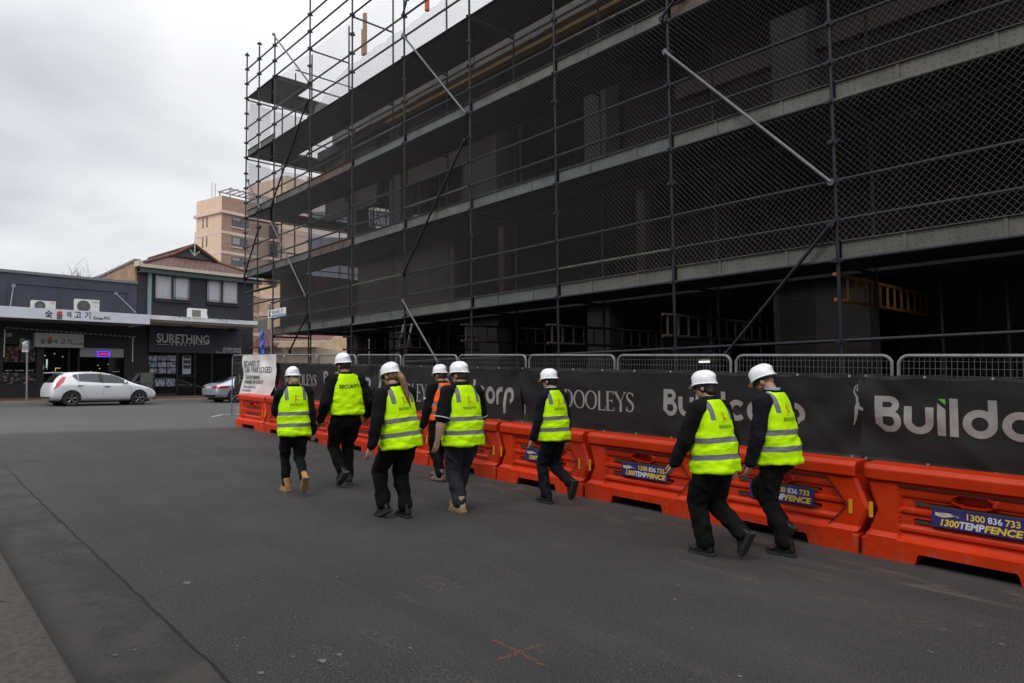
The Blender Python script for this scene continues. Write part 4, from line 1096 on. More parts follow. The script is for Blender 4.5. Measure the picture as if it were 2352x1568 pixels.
def hat_mesh():
    mb = MB(); n, m = 48, 14; vs = []
    rx, ry, h = .104, .132, .128
    for j in range(m + 1):
        ph = (pi / 2) * j / m
        for i in range(n):
            t = 2 * pi * i / n; cx, cy = cos(t), sin(t); k = cos(ph) ** .72; z = h * sin(ph) ** .92
            x, y = rx * k * cx, ry * k * cy
            r = 0
            ax = abs(x)
            if ph > .28:
                w = .030; r = .013 * (1 - sst(w - .005, w + .006, ax)) + .006 * (1 - sst(.004, .010, abs(ax - .049)))
                r *= sst(.28, .5, ph)
            if y < -.02 and .25 < ph < .7: r += .003 * (1 - sst(.04, .08, ax))
            s_ = 1 + r / .12; vs.append((x * s_, y * s_, z + r * sin(ph)))
    F = [(j * n + i, j * n + (i + 1) % n, (j + 1) * n + (i + 1) % n, (j + 1) * n + i) for j in range(m) for i in range(n)]
    mb.add(vs, F)
    def brim(z, off, dz):
        out = []
        for i in range(n):
            t = 2 * pi * i / n; f = max(0, sin(t)); e = off * (1 + 1.9 * f ** 3)
            out.append(((rx + e) * cos(t), (ry + e) * sin(t), z - dz - (.018 * f ** 3 if off else 0) + .012 * abs(cos(t)) ** 2 * (1 if off else 0)))
        return out
    rings = [brim(.0, .0, 0), brim(-.004, .012, .006), brim(-.004, .016, .012), brim(-.004, .012, .016), brim(-.012, -.002, .010)]
    mb.add([p for r in rings for p in r], [(j * n + i, (j + 1) * n + i, (j + 1) * n + (i + 1) % n, j * n + (i + 1) % n) for j in range(4) for i in range(n)])
    return mb.mesh('hard hat', M_hat, 50, True)
hat_me = hat_mesh()
band_me = MB().loft([[Vector((.094 * cos(2 * pi * i / 24), .120 * sin(2 * pi * i / 24), z)) for i in range(24)] for z in (-.042, .0)], False).box(-.022, .022, -.132, -.114, -.045, -.012).mesh('headband', M_strap, 60)
def shoe_mesh(kind, H):
    k = H / 1.75; up = MB(); so_ = MB()
    boot = kind in ('tan', 'pale', 'brown')
    up.loft([[Vector((x * k, y * k, z * k)) for x, y, z in ring] for ring in (
        [(-.036, -.075, -.085), (.036, -.075, -.085), (.047, .05, -.085), (.050, .13, -.085), (.02, .19, -.085), (-.02, .19, -.085), (-.048, .13, -.085), (-.042, .05, -.085)],
        [(-.036, -.078, -.045), (.036, -.078, -.045), (.045, .05, -.045), (.050, .13, -.045), (.02, .185, -.048), (-.02, .185, -.048), (-.048, .13, -.045), (-.040, .05, -.045)],
        [(-.035, -.068, .0), (.035, -.068, .0), (.040, .045, -.005), (.040, .10, -.030), (.015, .150, -.04), (-.015, .150, -.04), (-.040, .10, -.030), (-.036, .045, -.005)],
        [(-.038, -.060, .055), (.038, -.060, .055), (.036, .035, .055), (.025, .048, .045), (.01, .055, .04), (-.01, .055, .04), (-.025, .048, .045), (-.036, .035, .055)])])
    if boot: up.loft([sring(z * k, .048 * k, .058 * k, -.006 * k, 12) for z in (.0, .06, .085)])
    u = remesh(up, .008, 'shoe upper', {'black': M_shoe, 'tan': M_tan, 'pale': M_tanp, 'brown': M_brownb, 'sport': M_shoe}[kind], 5)
    outline = [(-.04, -.088), (.04, -.088), (.046, -.03), (.044, .04), (.054, .12), (.040, .18), (0, .203), (-.040, .18), (-.052, .12), (-.040, .04), (-.042, -.03)]
    so_.loft([[Vector((x * k * s_, y * k * s_, z * k)) for x, y in outline] for z, s_ in ((-.108, .96), (-.100, 1), (-.080, 1), (-.074, .95))])
    s_ = so_.mesh('sole', {'tan': M_tsole, 'pale': M_tsole, 'sport': M_wsole}.get(kind, M_sole), 40)
    return u, s_
SHOES = {}
def hand(mb, P, R, k, side, curl=.5):     # palm and five fingers hanging along R's -z from the wrist P
    def X(v): return P + R @ (Vector(v) * k)
    mb.limb([X((0, 0, 0)), X((0, .004, -.03))], [.026 * k, .028 * k], 8)
    for x in (-.026, -.009, .009, .026): mb.limb([X((x * .7, 0, -.02)), X((x, .002, -.085))], [.016 * k, .0135 * k], 8)
    L4 = (.066, .078, .083, .074) if side < 0 else (.074, .083, .078, .066)
    for x, ln, c in zip((-.030, -.010, .010, .030), L4, (1.0, .9, 1.1, 1.2)):
        a = curl * c; p = Vector((x, .002, -.088)); pts = [p.copy()]
        for f, bend in ((.42, .45), (.33, 1.1), (.25, 1.6)):
            an = a * bend; p = p + Vector((0, sin(an) * ln * f, -cos(an) * ln * f)); pts.append(p.copy())
        mb.limb([X(q) for q in pts], [.0098 * k, .0092 * k, .0085 * k, .0075 * k], 7)
    s = -side       # the thumb leaves the palm on the side towards the front
    mb.limb([X((.0, .018, -.022)), X((.006 * s, .046, -.052)), X((.004 * s, .056, -.084)), X((.0, .054, -.106))], [.015 * k, .0125 * k, .011 * k, .009 * k], 7)
def person(label, foot, top_y, yaw, planted, legs, arms, lean=4, head=(0, 0, 0), vest=None, outfit=None, shoes='black', hairkind=None, build=1.0, extras=(), sleeves='long', lat=0, vox=.0085, trouser=None, wide=1.0, hipk=1.0):
    """legs = {'L': (ankle_y, ankle_z, pitch), 'R': ...}; arms = {'L': (swing, out, bend), 'R': ...} in degrees"""
    G = onG(*foot); d = ray(foot[0], top_y); total = (d * (G.y / d.y)).z + EYE - G.z
    drop = 1 + .06 * (1 - cos(radians(head[0])))
    H = (total - .042) * drop; k = H / 1.75; B = build
    Rz = Matrix.Rotation(radians(yaw), 3, 'Z')
    pl = legs[planted]; xs = {'L': -.085 * k, 'R': .085 * k}
    foff = Vector((xs[planted], pl[0] * k, 0))
    loc = G - Rz @ foff
    t = thing('person', label, 'person', (loc.x, loc.y, G.z), radians(yaw), 'people in helmets and safety vests walking up the street')
    hipz = .525 * H - .012; piv = Vector((0, 0, .53 * H))
    RL = Matrix.Rotation(radians(-lean), 3, 'X') @ Matrix.Rotation(radians(lat), 3, 'Y')
    def up(v): return piv + RL @ (Vector(v) - piv)          # lean of the trunk about the hips
    def hu(*a): return Vector(a) * H
    ankles, knees, hips = {}, {}, {}
    for sd in 'LR':
        ay, az, pitch = legs[sd][:3]; sx = -1 if sd == 'L' else 1
        hip = Vector((sx * .052 * H * B, 0, hipz)); an = Vector((xs[sd] * (1 if len(legs[sd]) < 4 else legs[sd][3]), ay * k, .105 * k + az * k))
        lt, ls = .245 * H, .232 * H; dv = an - hip; dl_ = min(dv.length, (lt + ls) * .999); dn = dv.normalized(); an = hip + dn * dl_
        a = math.acos(max(-1, min(1, (lt * lt + dl_ * dl_ - ls * ls) / (2 * lt * dl_))))
        fw = (Vector((0, 1, 0)) - dn * dn.y).normalized(); kn = hip + dn * (lt * cos(a)) + fw * (lt * sin(a))
        ankles[sd], knees[sd], hips[sd] = an, kn, hip
    sh, el, wr, fd = {}, {}, {}, {}
    for sd in 'LR':
        sw, out, bend = arms[sd][:3]; sx = -1 if sd == 'L' else 1
        p = up((sx * .103 * H * B ** .5, -.004 * H, .803 * H)); sh[sd] = p
        r = Matrix.Rotation(radians(sx * -out), 3, 'Y') @ Matrix.Rotation(radians(sw), 3, 'X')
        ud = r @ Vector((0, 0, -1)); el[sd] = p + ud * .178 * H
        tw = arms[sd][3] if len(arms[sd]) > 3 else 0
        r2 = Matrix.Rotation(radians(sx * -out * .6), 3, 'Y') @ Matrix.Rotation(radians(sx * tw), 3, 'Z') @ Matrix.Rotation(radians(sw + bend), 3, 'X')
        f = r2 @ Vector((0, 0, -1)); wr[sd] = el[sd] + f * .150 * H; fd[sd] = r2 @ Matrix.Rotation(radians(sx * 75), 3, 'Z') if False else r2
    # head frame
    hc = up((0, .012 * H, .925 * H))
    RH = RL @ Matrix.Rotation(radians(head[1]), 3, 'Z') @ Matrix.Rotation(radians(-head[0]), 3, 'X') @ Matrix.Rotation(radians(head[2]), 3, 'Y')
    nk = up((0, .0, .845 * H)); hc = nk + RH @ Vector((0, .012 * H, .082 * H))
    def hd(x, y, z): return hc + RH @ (Vector((x, y, z)) * k)
    # ---- body
    mb = MB()
    rings = [(.49, .088, .060, -.004), (.55, .086, .060, -.006), (.62, .078, .055, 0), (.70, .086, .060, .002), (.77, .090, .056, 0), (.81, .085, .045, -.003), (.84, .045, .038, -.003), (.862, .034, .034, 0)]
    mb.loft([[up(v) for v in sring(z * H, rx * H * B, ry * H * B, cy * H)] for z, rx, ry, cy in rings])
    mb.limb([up((0, -.003 * H, .83 * H)), nk + RH @ Vector((0, 0, .03 * H)), hd(0, -.012, -.02)], [.036 * H * B ** .5, .033 * H * B ** .5, .034 * H], 14)
    HM = RH.to_4x4()
    mb.ell(hd(0, -.008, .03), .074 * k, .094 * k, .096 * k, HM, 20, 14); mb.ell(hd(0, .028, -.040), .058 * k, .062 * k, .076 * k, HM, 16, 10); mb.ell(hd(0, .055, -.095), .030 * k, .028 * k, .022 * k, HM, 10, 8)
    mb.limb([hd(0, .088, .012), hd(0, .106, -.022)], [.010 * k, .0145 * k], 8); mb.ell(hd(0, .084, -.062), .026 * k, .014 * k, .012 * k, HM, 10, 6); mb.ell(hd(0, .082, .034), .050 * k, .016 * k, .012 * k, HM, 12, 6)
    for sx in (-1, 1): mb.ell(hd(sx * .078, -.008, -.012), .012 * k, .022 * k, .034 * k, HM, 10, 8)
    for sd in 'LR':
        mb.limb([sh[sd], el[sd], wr[sd]], [.034 * H * B, .027 * H * B, .018 * H], 12)
        if sleeves == 'short': mb.limb([el[sd], el[sd].lerp(wr[sd], .35), wr[sd]], [.029 * H * B, .030 * H * B, .0185 * H], 12)
        hand(mb, wr[sd], fd[sd], k * 1.02, -1 if sd == 'L' else 1, .55 if sd == 'L' else .7)
        mb.limb([hips[sd], knees[sd], ankles[sd]], [.045 * H * B, .024 * H, .019 * H], 12)
        pitch = legs[sd][2]; RF = Matrix.Rotation(radians(pitch), 3, 'X'); an = ankles[sd]
        mb.limb([an + RF @ Vector((0, -.03, -.05)) * k, an + RF @ Vector((0, .06, -.06)) * k, an + RF @ Vector((0, .14, -.07)) * k], [.028 * k, .028 * k, .022 * k], 8)
    obj('body', remesh(mb, vox * .85, 'body', M_skind if 'tanned' in extras else M_skin, 3), t)
    for sx in (-1, 1):
        e = MB().ell(hd(sx * .031, .086, .012), .011 * k, .007 * k, .008 * k, HM, 10, 6); obj('eye', e.mesh('eye', M_eyew, 60), t)
    # ---- trousers
    mb = MB(); tw_, ta, tm = trouser or (.060, .040, M_trous)
    mb.loft([[up(v) if z > .53 else Vector(v) for v in sring(z * H, rx * H * B * hipk, ry * H * B * hipk, cy * H)] for z, rx, ry, cy in ((.45, .078, .062, -.010), (.49, .101, .076, -.012), (.54, .096, .070, -.012), (.60, .082, .060, -.004))])
    for sd in 'LR':
        an, kn = ankles[sd], knees[sd]; hem = kn.lerp(an, .95); low = kn.lerp(an, .6)
        hp = hips[sd] + Vector((0, -.008 * H, -.03 * H))
        mb.limb([hp, hp.lerp(kn, .55), kn, low, hem], [tw_ * H * B, tw_ * .86 * H * B, (tw_ + ta) / 2.15 * H, ta * H * 1.02, ta * H], 14)
    obj('trousers', remesh(mb, vox, 'trousers', tm, 3, (.024, 9, .8)), t)
    # ---- jacket or shirt
    mb = MB(); jm = outfit or M_black; jb = B * 1.04
    rings = [(.47 if sleeves == 'suit' else .53, .093, .068, -.006), (.58, .090, .066, -.004), (.66, .088, .064, 0), (.74, .094, .066, 0), (.79, .092, .058, 0), (.825, .072, .048, -.003), (.848, .045, .042, -.003), (.868, .041, .041, 0)]
    mb.loft([[up(v) for v in sring(z * H, rx * H * jb, ry * H * jb, cy * H)] for z, rx, ry, cy in rings])
    for sd in 'LR':
        sx = -1 if sd == 'L' else 1
        mb.limb([up((sx * .05 * H, 0, .825 * H)), sh[sd]], [.036 * H, .044 * H * B], 12)
        if sleeves == 'short': mb.limb([sh[sd], sh[sd].lerp(el[sd], .55), sh[sd].lerp(el[sd], .92)], [.047 * H * B, .045 * H * B, .044 * H * B], 14)
        else: mb.limb([sh[sd], sh[sd].lerp(el[sd], .5), el[sd], el[sd].lerp(wr[sd], .5), el[sd].lerp(wr[sd], .97)], [.047 * H * B, .041 * H * B, .037 * H * B, .032 * H * B, .028 * H * B], 14)
    obj('shirt' if sleeves == 'short' else 'jacket', remesh(mb, vox, 'jacket', jm, 3, (.020, 9, .9)), t)
    # ---- vest, built upright in the frame of the trunk
    col, hemf, bands, decor = vest; z0, z1 = hemf * H, .852 * H; vb = B * 1.18 * wide
    mb = MB(); mid = (z0 + .74 * H) / 2
    rings = [(z0, .104, .088, -.008), (z0 + .02, .105, .089, -.008), (mid, .098, .080, -.006), (.74 * H, .093, .069, -.002), (.785 * H, .086, .060, -.004), (.822 * H, .068, .050, -.006), (.842 * H, .052, .046, -.004), (.852 * H, .047, .043, -.002)]
    mb.loft([[v for v in sring(z, rx * H * vb, ry * H * vb, cy * H, 32, 2.6)] for z, rx, ry, cy in rings])
    for sx in (-1, 1): mb.limb([Vector((sx * .04 * H, -.004 * H, .822 * H)), Vector((sx * .082 * H * B, -.004 * H, .803 * H))], [.040 * H, .040 * H * B], 14)
    vm = vest_mat('safety vest', col, z0, z1, bands, .070 * H * B ** .5, .0148 * H)
    vme = remesh(mb, vox, 'safety vest', vm, 3, (.026, 5.5, 1.9, z0 + .5 * (z1 - z0)))
    v = obj('safety_vest', vme, t); v.matrix_local = Matrix.Translation(piv) @ RL.to_4x4() @ Matrix.Translation(-piv)
    bvh = BVHTree.FromPolygons([q.co for q in vme.vertices], [p.vertices for p in vme.polygons])
    def onback(geo, cx, cz, m, name, off=.006):
        bm = bmesh.new()
        for vs, fs in geo:
            bv = [bm.verts.new((cx + a, -1, cz + b_)) for a, b_ in vs]
            for f in fs:
                try: bm.faces.new([bv[i] for i in f])
                except ValueError: pass
        bmesh.ops.triangulate(bm, faces=bm.faces)
        bmesh.ops.subdivide_edges(bm, edges=[e for e in bm.edges if e.calc_length() > .02], cuts=1)
        for q in bm.verts:
            hit = bvh.ray_cast(Vector((q.co.x, -1, q.co.z)), Vector((0, 1, 0)))
            if hit[0]: q.co.y = hit[0].y - off
        me = bpy.data.meshes.new(name); bm.to_mesh(me); bm.free(); me.materials.append(m); obj(name, me, v)
    HH = z1 - z0
    if decor == 'club':
        g = MB(); word_serif(g, 'DOOLEYS', 0, 0, 0, .034 * k, 1.0, 1.35); w = max(p[0] for p in g.v)
        onback([([(p[0] - w / 2, p[2]) for p in g.v], g.f)], 0, z0 + .60 * HH, M_ink, 'vest_lettering')
        onback([([(a * .115 * k - .04 * k, b_ * .115 * k) for a, b_ in vv], ff) for vv, ff in dancer()], 0, z0 + .672 * HH, M_redink, 'vest_emblem')
    elif decor == 'SECURITY':
        onback([text_geo('SECURITY', .064 * k, bold=.028, spacing=1.02)], 0, z0 + .655 * HH, M_ink, 'vest_lettering')
    # ---- shoes
    if (shoes, round(H, 2)) not in SHOES: SHOES[(shoes, round(H, 2))] = shoe_mesh(shoes, H)
    u, s_ = SHOES[(shoes, round(H, 2))]
    for sd in 'LR':
        o = obj('shoe', u, t); o.location = ankles[sd]; o.rotation_euler = (radians(legs[sd][2]), 0, radians(-6 if sd == 'R' else 6)); obj('sole', s_, o)
    # ---- helmet
    o = obj('hard_hat', hat_me, t); o.matrix_local = Matrix.Translation(hd(0, .000, .036)) @ RH.to_4x4() @ Matrix.Scale(k * .93, 4); obj('headband', band_me, o)
    # ---- hair
    hk = MB(); hm = None
    if hairkind:
        kind, hm = hairkind
        hk.ell(hd(0, -.020, .008), .081 * k, .092 * k, .094 * k, HM, 20, 12)
        for sx in (-1, 1): hk.ell(hd(sx * .068, .0, .02), .022 * k, .045 * k, .05 * k, HM, 10, 8)
        if kind == 'pony':
            base = hd(0, -.095, -.022)
            pts = [base] + [base + RH @ (Vector(p) * k) for p in ((0, -.045, -.005), (.006, -.066, -.055), (.014, -.070, -.13), (.026, -.066, -.22), (.04, -.064, -.30), (.055, -.070, -.37))]
            hk.limb(pts, [.024 * k, .036 * k, .042 * k, .038 * k, .030 * k, .020 * k, .007 * k], 10)
        if kind == 'bun': hk.ell(hd(0, -.09, -.06), .06 * k, .035 * k, .05 * k, HM, 12, 8); hk.ell(hd(.045, -.05, -.085), .03 * k, .03 * k, .045 * k, HM, 8, 6); hk.ell(hd(-.045, -.05, -.085), .03 * k, .03 * k, .045 * k, HM, 8, 6)
        if kind == 'bob': hk.ell(hd(0, -.055, -.045), .070 * k, .052 * k, .055 * k, HM, 14, 8)
        me = remesh(hk, .008, 'hair', hm, 2, (.006, 24, .35)); obj('hair', me, t)
    if 'beard' in extras:
        b_ = MB().ell(hd(0, .036, -.066), .060 * k, .062 * k, .052 * k, HM, 16, 10).ell(hd(0, .062, -.095), .033 * k, .03 * k, .03 * k, HM, 10, 8)
        obj('beard', remesh(b_, .008, 'beard', M_beard, 2), t)
    if 'glasses' in extras:
        g = MB()
        for sx in (-1, 1):
            c = [hd(sx * .033 + .024 * cos(a), .108, .010 + .018 * sin(a)) for a in [2 * pi * i / 12 for i in range(13)]]
            g.path(c, .003 * k, 6); g.tube(hd(sx * .058, .106, .014), hd(sx * .082, -.01, .012), .003 * k, 6)
        g.tube(hd(-.01, .11, .012), hd(.01, .11, .012), .003 * k, 6); obj('glasses', g.mesh('glasses', M_glass, 50), t)
    for e in extras:
        if e in ('white collar', 'blue collar'):
            c = MB().loft([[up(q) for q in sring(z * H, .0415 * H * B ** .5, .0405 * H * B ** .5, -.002 * H, 20, 2)] for z in (.862, .880)], False); obj('collar', c.mesh('collar', M_white if e[0] == 'w' else M_bshirt, 60), t)
        if e == 'dark collar':
            c = MB().loft([[up(q) for q in sring(z * H, rr * H * B ** .5, rr * H * B ** .5, -.002 * H, 20, 2)] for z, rr in ((.845, .049), (.872, .043), (.880, .040))], False); obj('collar', c.mesh('collar', M_black, 60), t)
        if e == 'cuff':
            for sd in 'LR':
                d_ = (el[sd] - sh[sd]).normalized(); p = sh[sd].lerp(el[sd], .965)
                obj('cuff', MB().tube(p, p + d_ * .010, 0.0495 * H * B, 16, cap=False).mesh('cuff', M_white, 60), t)
        if e == 'pouch':
            p = hips['R'] + Vector((.075, -.02, .03)) * k
            obj('pouch', remesh(MB().ell(p, .05, .07, .10, None, 12, 10), .01, 'pouch', M_black, 2), t); obj('pouch_badge', MB().box(p.x - .005, p.x + .03, p.y - .074, p.y - .068, p.z - .05, p.z - .01).mesh('badge', mat('yellow badge', (.6, .35, .02), .6)), t)
        if e == 'sleeve print':
            p = sh['L'].lerp(el['L'], .5); g = MB(); vs, fs = text_geo('IBF', .05, bold=.03)
            Rr = Matrix.Rotation(radians(-90), 3, 'Z')
            g.add([p + Vector((-.052 * H * B, 0, 0)) + Rr @ Vector((a, 0, b_)) for a, b_ in vs], fs); obj('sleeve_print', g.mesh('sleeve print', M_whiteink), t)
    return t
P_ = person
P_('short blonde woman in white helmet, yellow vest and tan boots, leftmost walker', (655, 1128), 840, 31, 'L', {'L': (.13, 0, 0, .8), 'R': (-.30, .12, -58, .9)}, {'L': (28, 6, 62, 20), 'R': (-12, 9, 14)}, 3, (4, 8, 0), (LIME, .455, True, 'club'), M_black, 'tan', ('bun', M_hairb), 1.04, (), 'long', 0, trouser=(.056, .029, M_trgreen))
P_('security guard in a plain yellow vest marked SECURITY, black jacket and trousers', (800, 1111), 810, 36, 'R', {'R': (.10, 0, 0), 'L': (-.14, .12, -42, 1.25)}, {'L': (-8, 20, 40, 10), 'R': (-14, 26, 52, 10)}, 0, (6, 14, -4), (LIME, .545, False, 'SECURITY'), M_black, 'sport', ('short', M_hairk), 1.10, ('tanned', 'pouch'), 'long', 0, trouser=(.060, .038, M_trous))
P_('woman with a long ginger ponytail, white helmet, yellow vest and black trousers', (932, 1188), 828, 46, 'R', {'R': (.0, 0, 2), 'L': (.16, .045, -24, 1.3)}, {'L': (-6, 17, 14), 'R': (10, 4, 20)}, 6, (10, 10, 4), (LIME, .455, True, 'club'), M_black, 'black', ('pony', M_hairg), 1.1, (), 'long', -3, trouser=(.066, .043, M_trous))
P_('man in an orange vest and black hoodie, half hidden behind the stocky man', (1012, 1106), 835, 46, 'L', {'L': (-.04, 0, 0), 'R': (.2, .02, 5)}, {'L': (6, 10, 14), 'R': (0, 8, 14)}, 2, (4, 6, 0), ((.95, .12, .015), .53, True, None), M_black, 'brown', ('short', M_hairbr), 1.2, ('sleeve print', 'tanned'), 'long', 0)
P_('stocky man in a yellow vest with bare forearms, short sleeves, navy trousers and tan boots', (1056, 1176), 828, 36, 'L', {'L': (-.06, 0, 0), 'R': (.22, .0, 4, .8)}, {'L': (-4, 17, 12), 'R': (2, 14, 12)}, 2, (3, 22, 0), (LIME, .445, True, 'club'), M_black, 'pale', ('short', M_hairbr), 1.16, ('dark collar', 'cuff'), 'short', 0, trouser=(.062, .044, M_navyw))
P_('slim man in a dark suit with a white shirt collar under his yellow vest', (1256, 1156), 845, 38, 'L', {'L': (.06, 0, 0), 'R': (-.22, .18, -66)}, {'L': (4, 8, 16), 'R': (-8, 6, 14)}, 3, (3, 16, 0), (LIME, .475, True, 'club'), M_suit, 'black', ('short', M_hairk), 1.0, ('white collar',), 'suit', 0, trouser=(.055, .038, M_suit))
P_('woman in glasses with dark hair, yellow vest and black suit, second from the right', (1622, 1275), 848, 36, 'L', {'L': (.05, 0, 0), 'R': (-.24, .13, -60)}, {'L': (16, 15, 10), 'R': (-14, 6, 12)}, 4, (3, 14, 0), (LIME, .455, True, 'club'), M_black, 'black', ('bob', M_hairk), 1.12, ('glasses',), 'suit', 0, trouser=(.066, .045, M_trous))
P_('tall bearded man looking down, navy suit, blue collar and yellow vest, rightmost walker', (1806, 1277), 831, 38, 'L', {'L': (-.12, 0, 0), 'R': (.0, .13, -48)}, {'L': (4, 10, 12), 'R': (-4, 8, 14)}, 2, (21, 6, 0), (LIME, .475, True, 'club'), M_suit, 'black', None, 1.06, ('beard', 'blue collar'), 'suit', 0, trouser=(.057, .040, M_trous))
# ================================================================== shops across the cross street
def r1(x, y): return (x / 2.178) * .5845, (900 + y / 2.178) * .5845
SM = 38.5
def W1(x, y, m=SM): return onM(*r1(x, y), m)          # close view of the shops -> (t, z) on the plane m
SH0 = shop(14, SM, 0); SH0.z = gxy(SH0) + .1
M_slate = brick('slate painted brick', (.046, .052, .076), (.040, .046, .068), (.034, .038, .056), bump=.5, rough=.7)
M_navyb = brick('black blue painted brick', (.0125, .0150, .024), (.010, .012, .020), (.008, .0095, .0155), bump=.6, rough=.6)
M_tanb = brick('tan brick', (.34, .19, .10), (.25, .135, .075), (.24, .19, .14), bump=.3, axes='YZ')
M_fas = mat('white fascia', (.52, .53, .58), .55, var=.06, vscale=1.2)
M_grey = mat('slate trim', (.075, .08, .095), .7)
M_blk = mat('black paint', (.0085, .0085, .010), .6, var=.2, vscale=2)
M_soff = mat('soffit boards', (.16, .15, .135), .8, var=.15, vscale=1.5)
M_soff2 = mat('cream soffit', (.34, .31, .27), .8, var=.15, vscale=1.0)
M_acw = mat('white appliance', (.60, .60, .58), .5, var=.06, vscale=4)
M_grille = mat('dark grille', (.05, .05, .05), .6)
M_gl = mat('dark shop glass', (.006, .007, .008), .04, spec=.6)
M_gla = mat('restaurant glass', (.006, .007, .008), .04, spec=.6, alpha=.35)
M_alu = mat('dark aluminium', (.02, .02, .022), .4, .4)
M_txt = mat('black lettering', (.010, .010, .012), .6); M_flame = mat('red flame', (.62, .03, .02), .5)
M_ltxt = mat('pale lettering', (.60, .585, .57), .6); M_navys = mat('navy sign panel', (.022, .022, .042), .55, var=.08, vscale=1)
M_cream = mat('cream gutter', (.42, .37, .28), .5, var=.08, vscale=2)
def shopthing(name, label, cat, t, m=SM, group=None, z=None):
    p = shop(t, m, 0); p.z = gxy(p) if z is None else z
    return thing(name, label, cat, p, YAW_T, group), t, m, p.z
def wallbox(mb, org, x0, y0, x1, y1, m0, m1):       # a box whose front face fills the photo rectangle on plane m0
    t0, m_, z_ = org[1:]; a, za = W1(x0, y1, m0); b, zb = W1(x1, y0, m0)
    return mb.box(a - t0, b - t0, m0 - m_, m1 - m_, za - z_, zb - z_)
bb = shopthing('shop_building', 'slate painted single storey barbecue restaurant with a white fascia awning', 'shop', 10.5)
th, T0, _, ZB = bb
tR = W1(1172, 500)[0]; zpar = W1(600, 418)[1]; zf0, zf1 = W1(640, 782, 35.9)[1], W1(640, 693, 35.9)[1]; tfR = W1(1284, 760, 35.9)[0]
X = lambda t: t - T0
Zl = lambda z: z - ZB
obj('wall', MB().box(X(-22), X(tR), 0, 9, Zl(zf1) - .35, Zl(zpar)).mesh('upper wall', M_slate), th)
obj('roof', MB().box(X(-22), X(tR), .3, 8.8, Zl(zpar) - .5, Zl(zpar) - .45).mesh('flat roof', M_grey), th)
obj('parapet_cap', MB().box(X(-22.05), X(tR) + .03, -.07, .32, Zl(zpar), Zl(zpar) + .13).mesh('parapet cap', mat('pale cap', (.13, .135, .15), .7, var=.15)), th)
mb = MB(); a, za = W1(70, 665); b, zb = W1(1092, 560)
for zz in (za + .0, zb + .12): mb.box(X(a), X(b), -.05, -.001, Zl(zz) - .03, Zl(zz) + .03)
for tt in (a, b): mb.box(X(tt) - .03, X(tt) + .03, -.052, -.001, Zl(za) + .031, Zl(zb) + .089)
obj('moulding', mb.mesh('wall mouldings', M_slate), th)
mb = MB(); fz0, fz1 = Zl(zf0), Zl(zf1)
mb.box(X(-22), X(tfR), -2.6, -2.54, fz0, fz1); mb.box(X(tfR) - .05, X(tfR), -2.54, 0, fz0, fz1)
obj('fascia', mb.mesh('fascia', M_fas), th)
mb = MB(); mb.box(X(-22), X(tfR) - .06, -2.53, -.01, fz1 - .12, fz1 - .06)
t = -22
while t < tfR - .3: mb.box(X(t), X(t) + .215, -2.53, -.01, fz0 + .03, fz0 + .05); t += .235
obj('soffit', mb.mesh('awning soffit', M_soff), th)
for (xa, ya), (xb, yb) in (((115, 480), (88, 662)), ((990, 548), (1165, 716))):
    p, q = W1(xa, ya), W1(xb, yb, 36.3)
    mb = MB().tube((X(p[0]), -.02, Zl(p[1])), (X(q[0]), -2.2, Zl(q[1])), .022, 8).box(X(p[0]) - .09, X(p[0]) + .09, -.03, 0, Zl(p[1]) - .1, Zl(p[1]) + .1)
    obj('stay_rod', mb.mesh('stay rod', mat('grey rod', (.22, .23, .25), .5, .4), 40), th)
def hangul(par, mapping, m, X_, Z_, y, boldness=.03):
    g, fl = MB(), MB()
    for ch, x0, y0, x1, y1 in mapping:
        a, za = W1(x0, y1, m); b, zb = W1(x1, y0, m); vs, fs = text_geo(ch, 1.0, bold=boldness, align='LEFT')
        lx, hx = min(v[0] for v in vs), max(v[0] for v in vs); lz, hz = min(v[1] for v in vs), max(v[1] for v in vs)
        g.add([(X_(a + (v[0] - lx) / (hx - lx) * (b - a)), y, Z_(za + (v[1] - lz) / (hz - lz) * (zb - za))) for v in vs], fs)
    return g
g = hangul(th, [('숯', 385, 697, 450, 755), ('불', 480, 708, 540, 770), ('에', 570, 706, 611, 756), ('고', 636, 709, 697, 756), ('기', 722, 708, 775, 768), ('Korean', 800, 750, 882, 773), ('BBQ', 888, 750, 943, 776)], 35.9, X, Zl, -2.606, .02)
obj('lettering', g.mesh('fascia lettering', M_txt), th)
def flame(x0, y0, x1, y1, m, y, X_=X, Z_=Zl):
    a, za = W1(x0, y1, m); b, zb = W1(x1, y0, m); w, h = b - a, zb - za
    P = [(0, .1), (.05, .45), (.15, .3), (.22, .75), (.35, .5), (.5, 1), (.62, .55), (.75, .75), (.82, .35), (1, .45), (.95, .1), (.5, 0)]
    return MB().add([(X_(a + px * w), y, Z_(za + pz * h)) for px, pz in P] + [(X_(a + .5 * w), y, Z_(za + .2 * h))], [(12, (i + 1) % 12, i) for i in range(12)])
obj('flame_emblem', flame(490, 690, 535, 730, 35.9, -2.609).mesh('flame', M_flame), th)
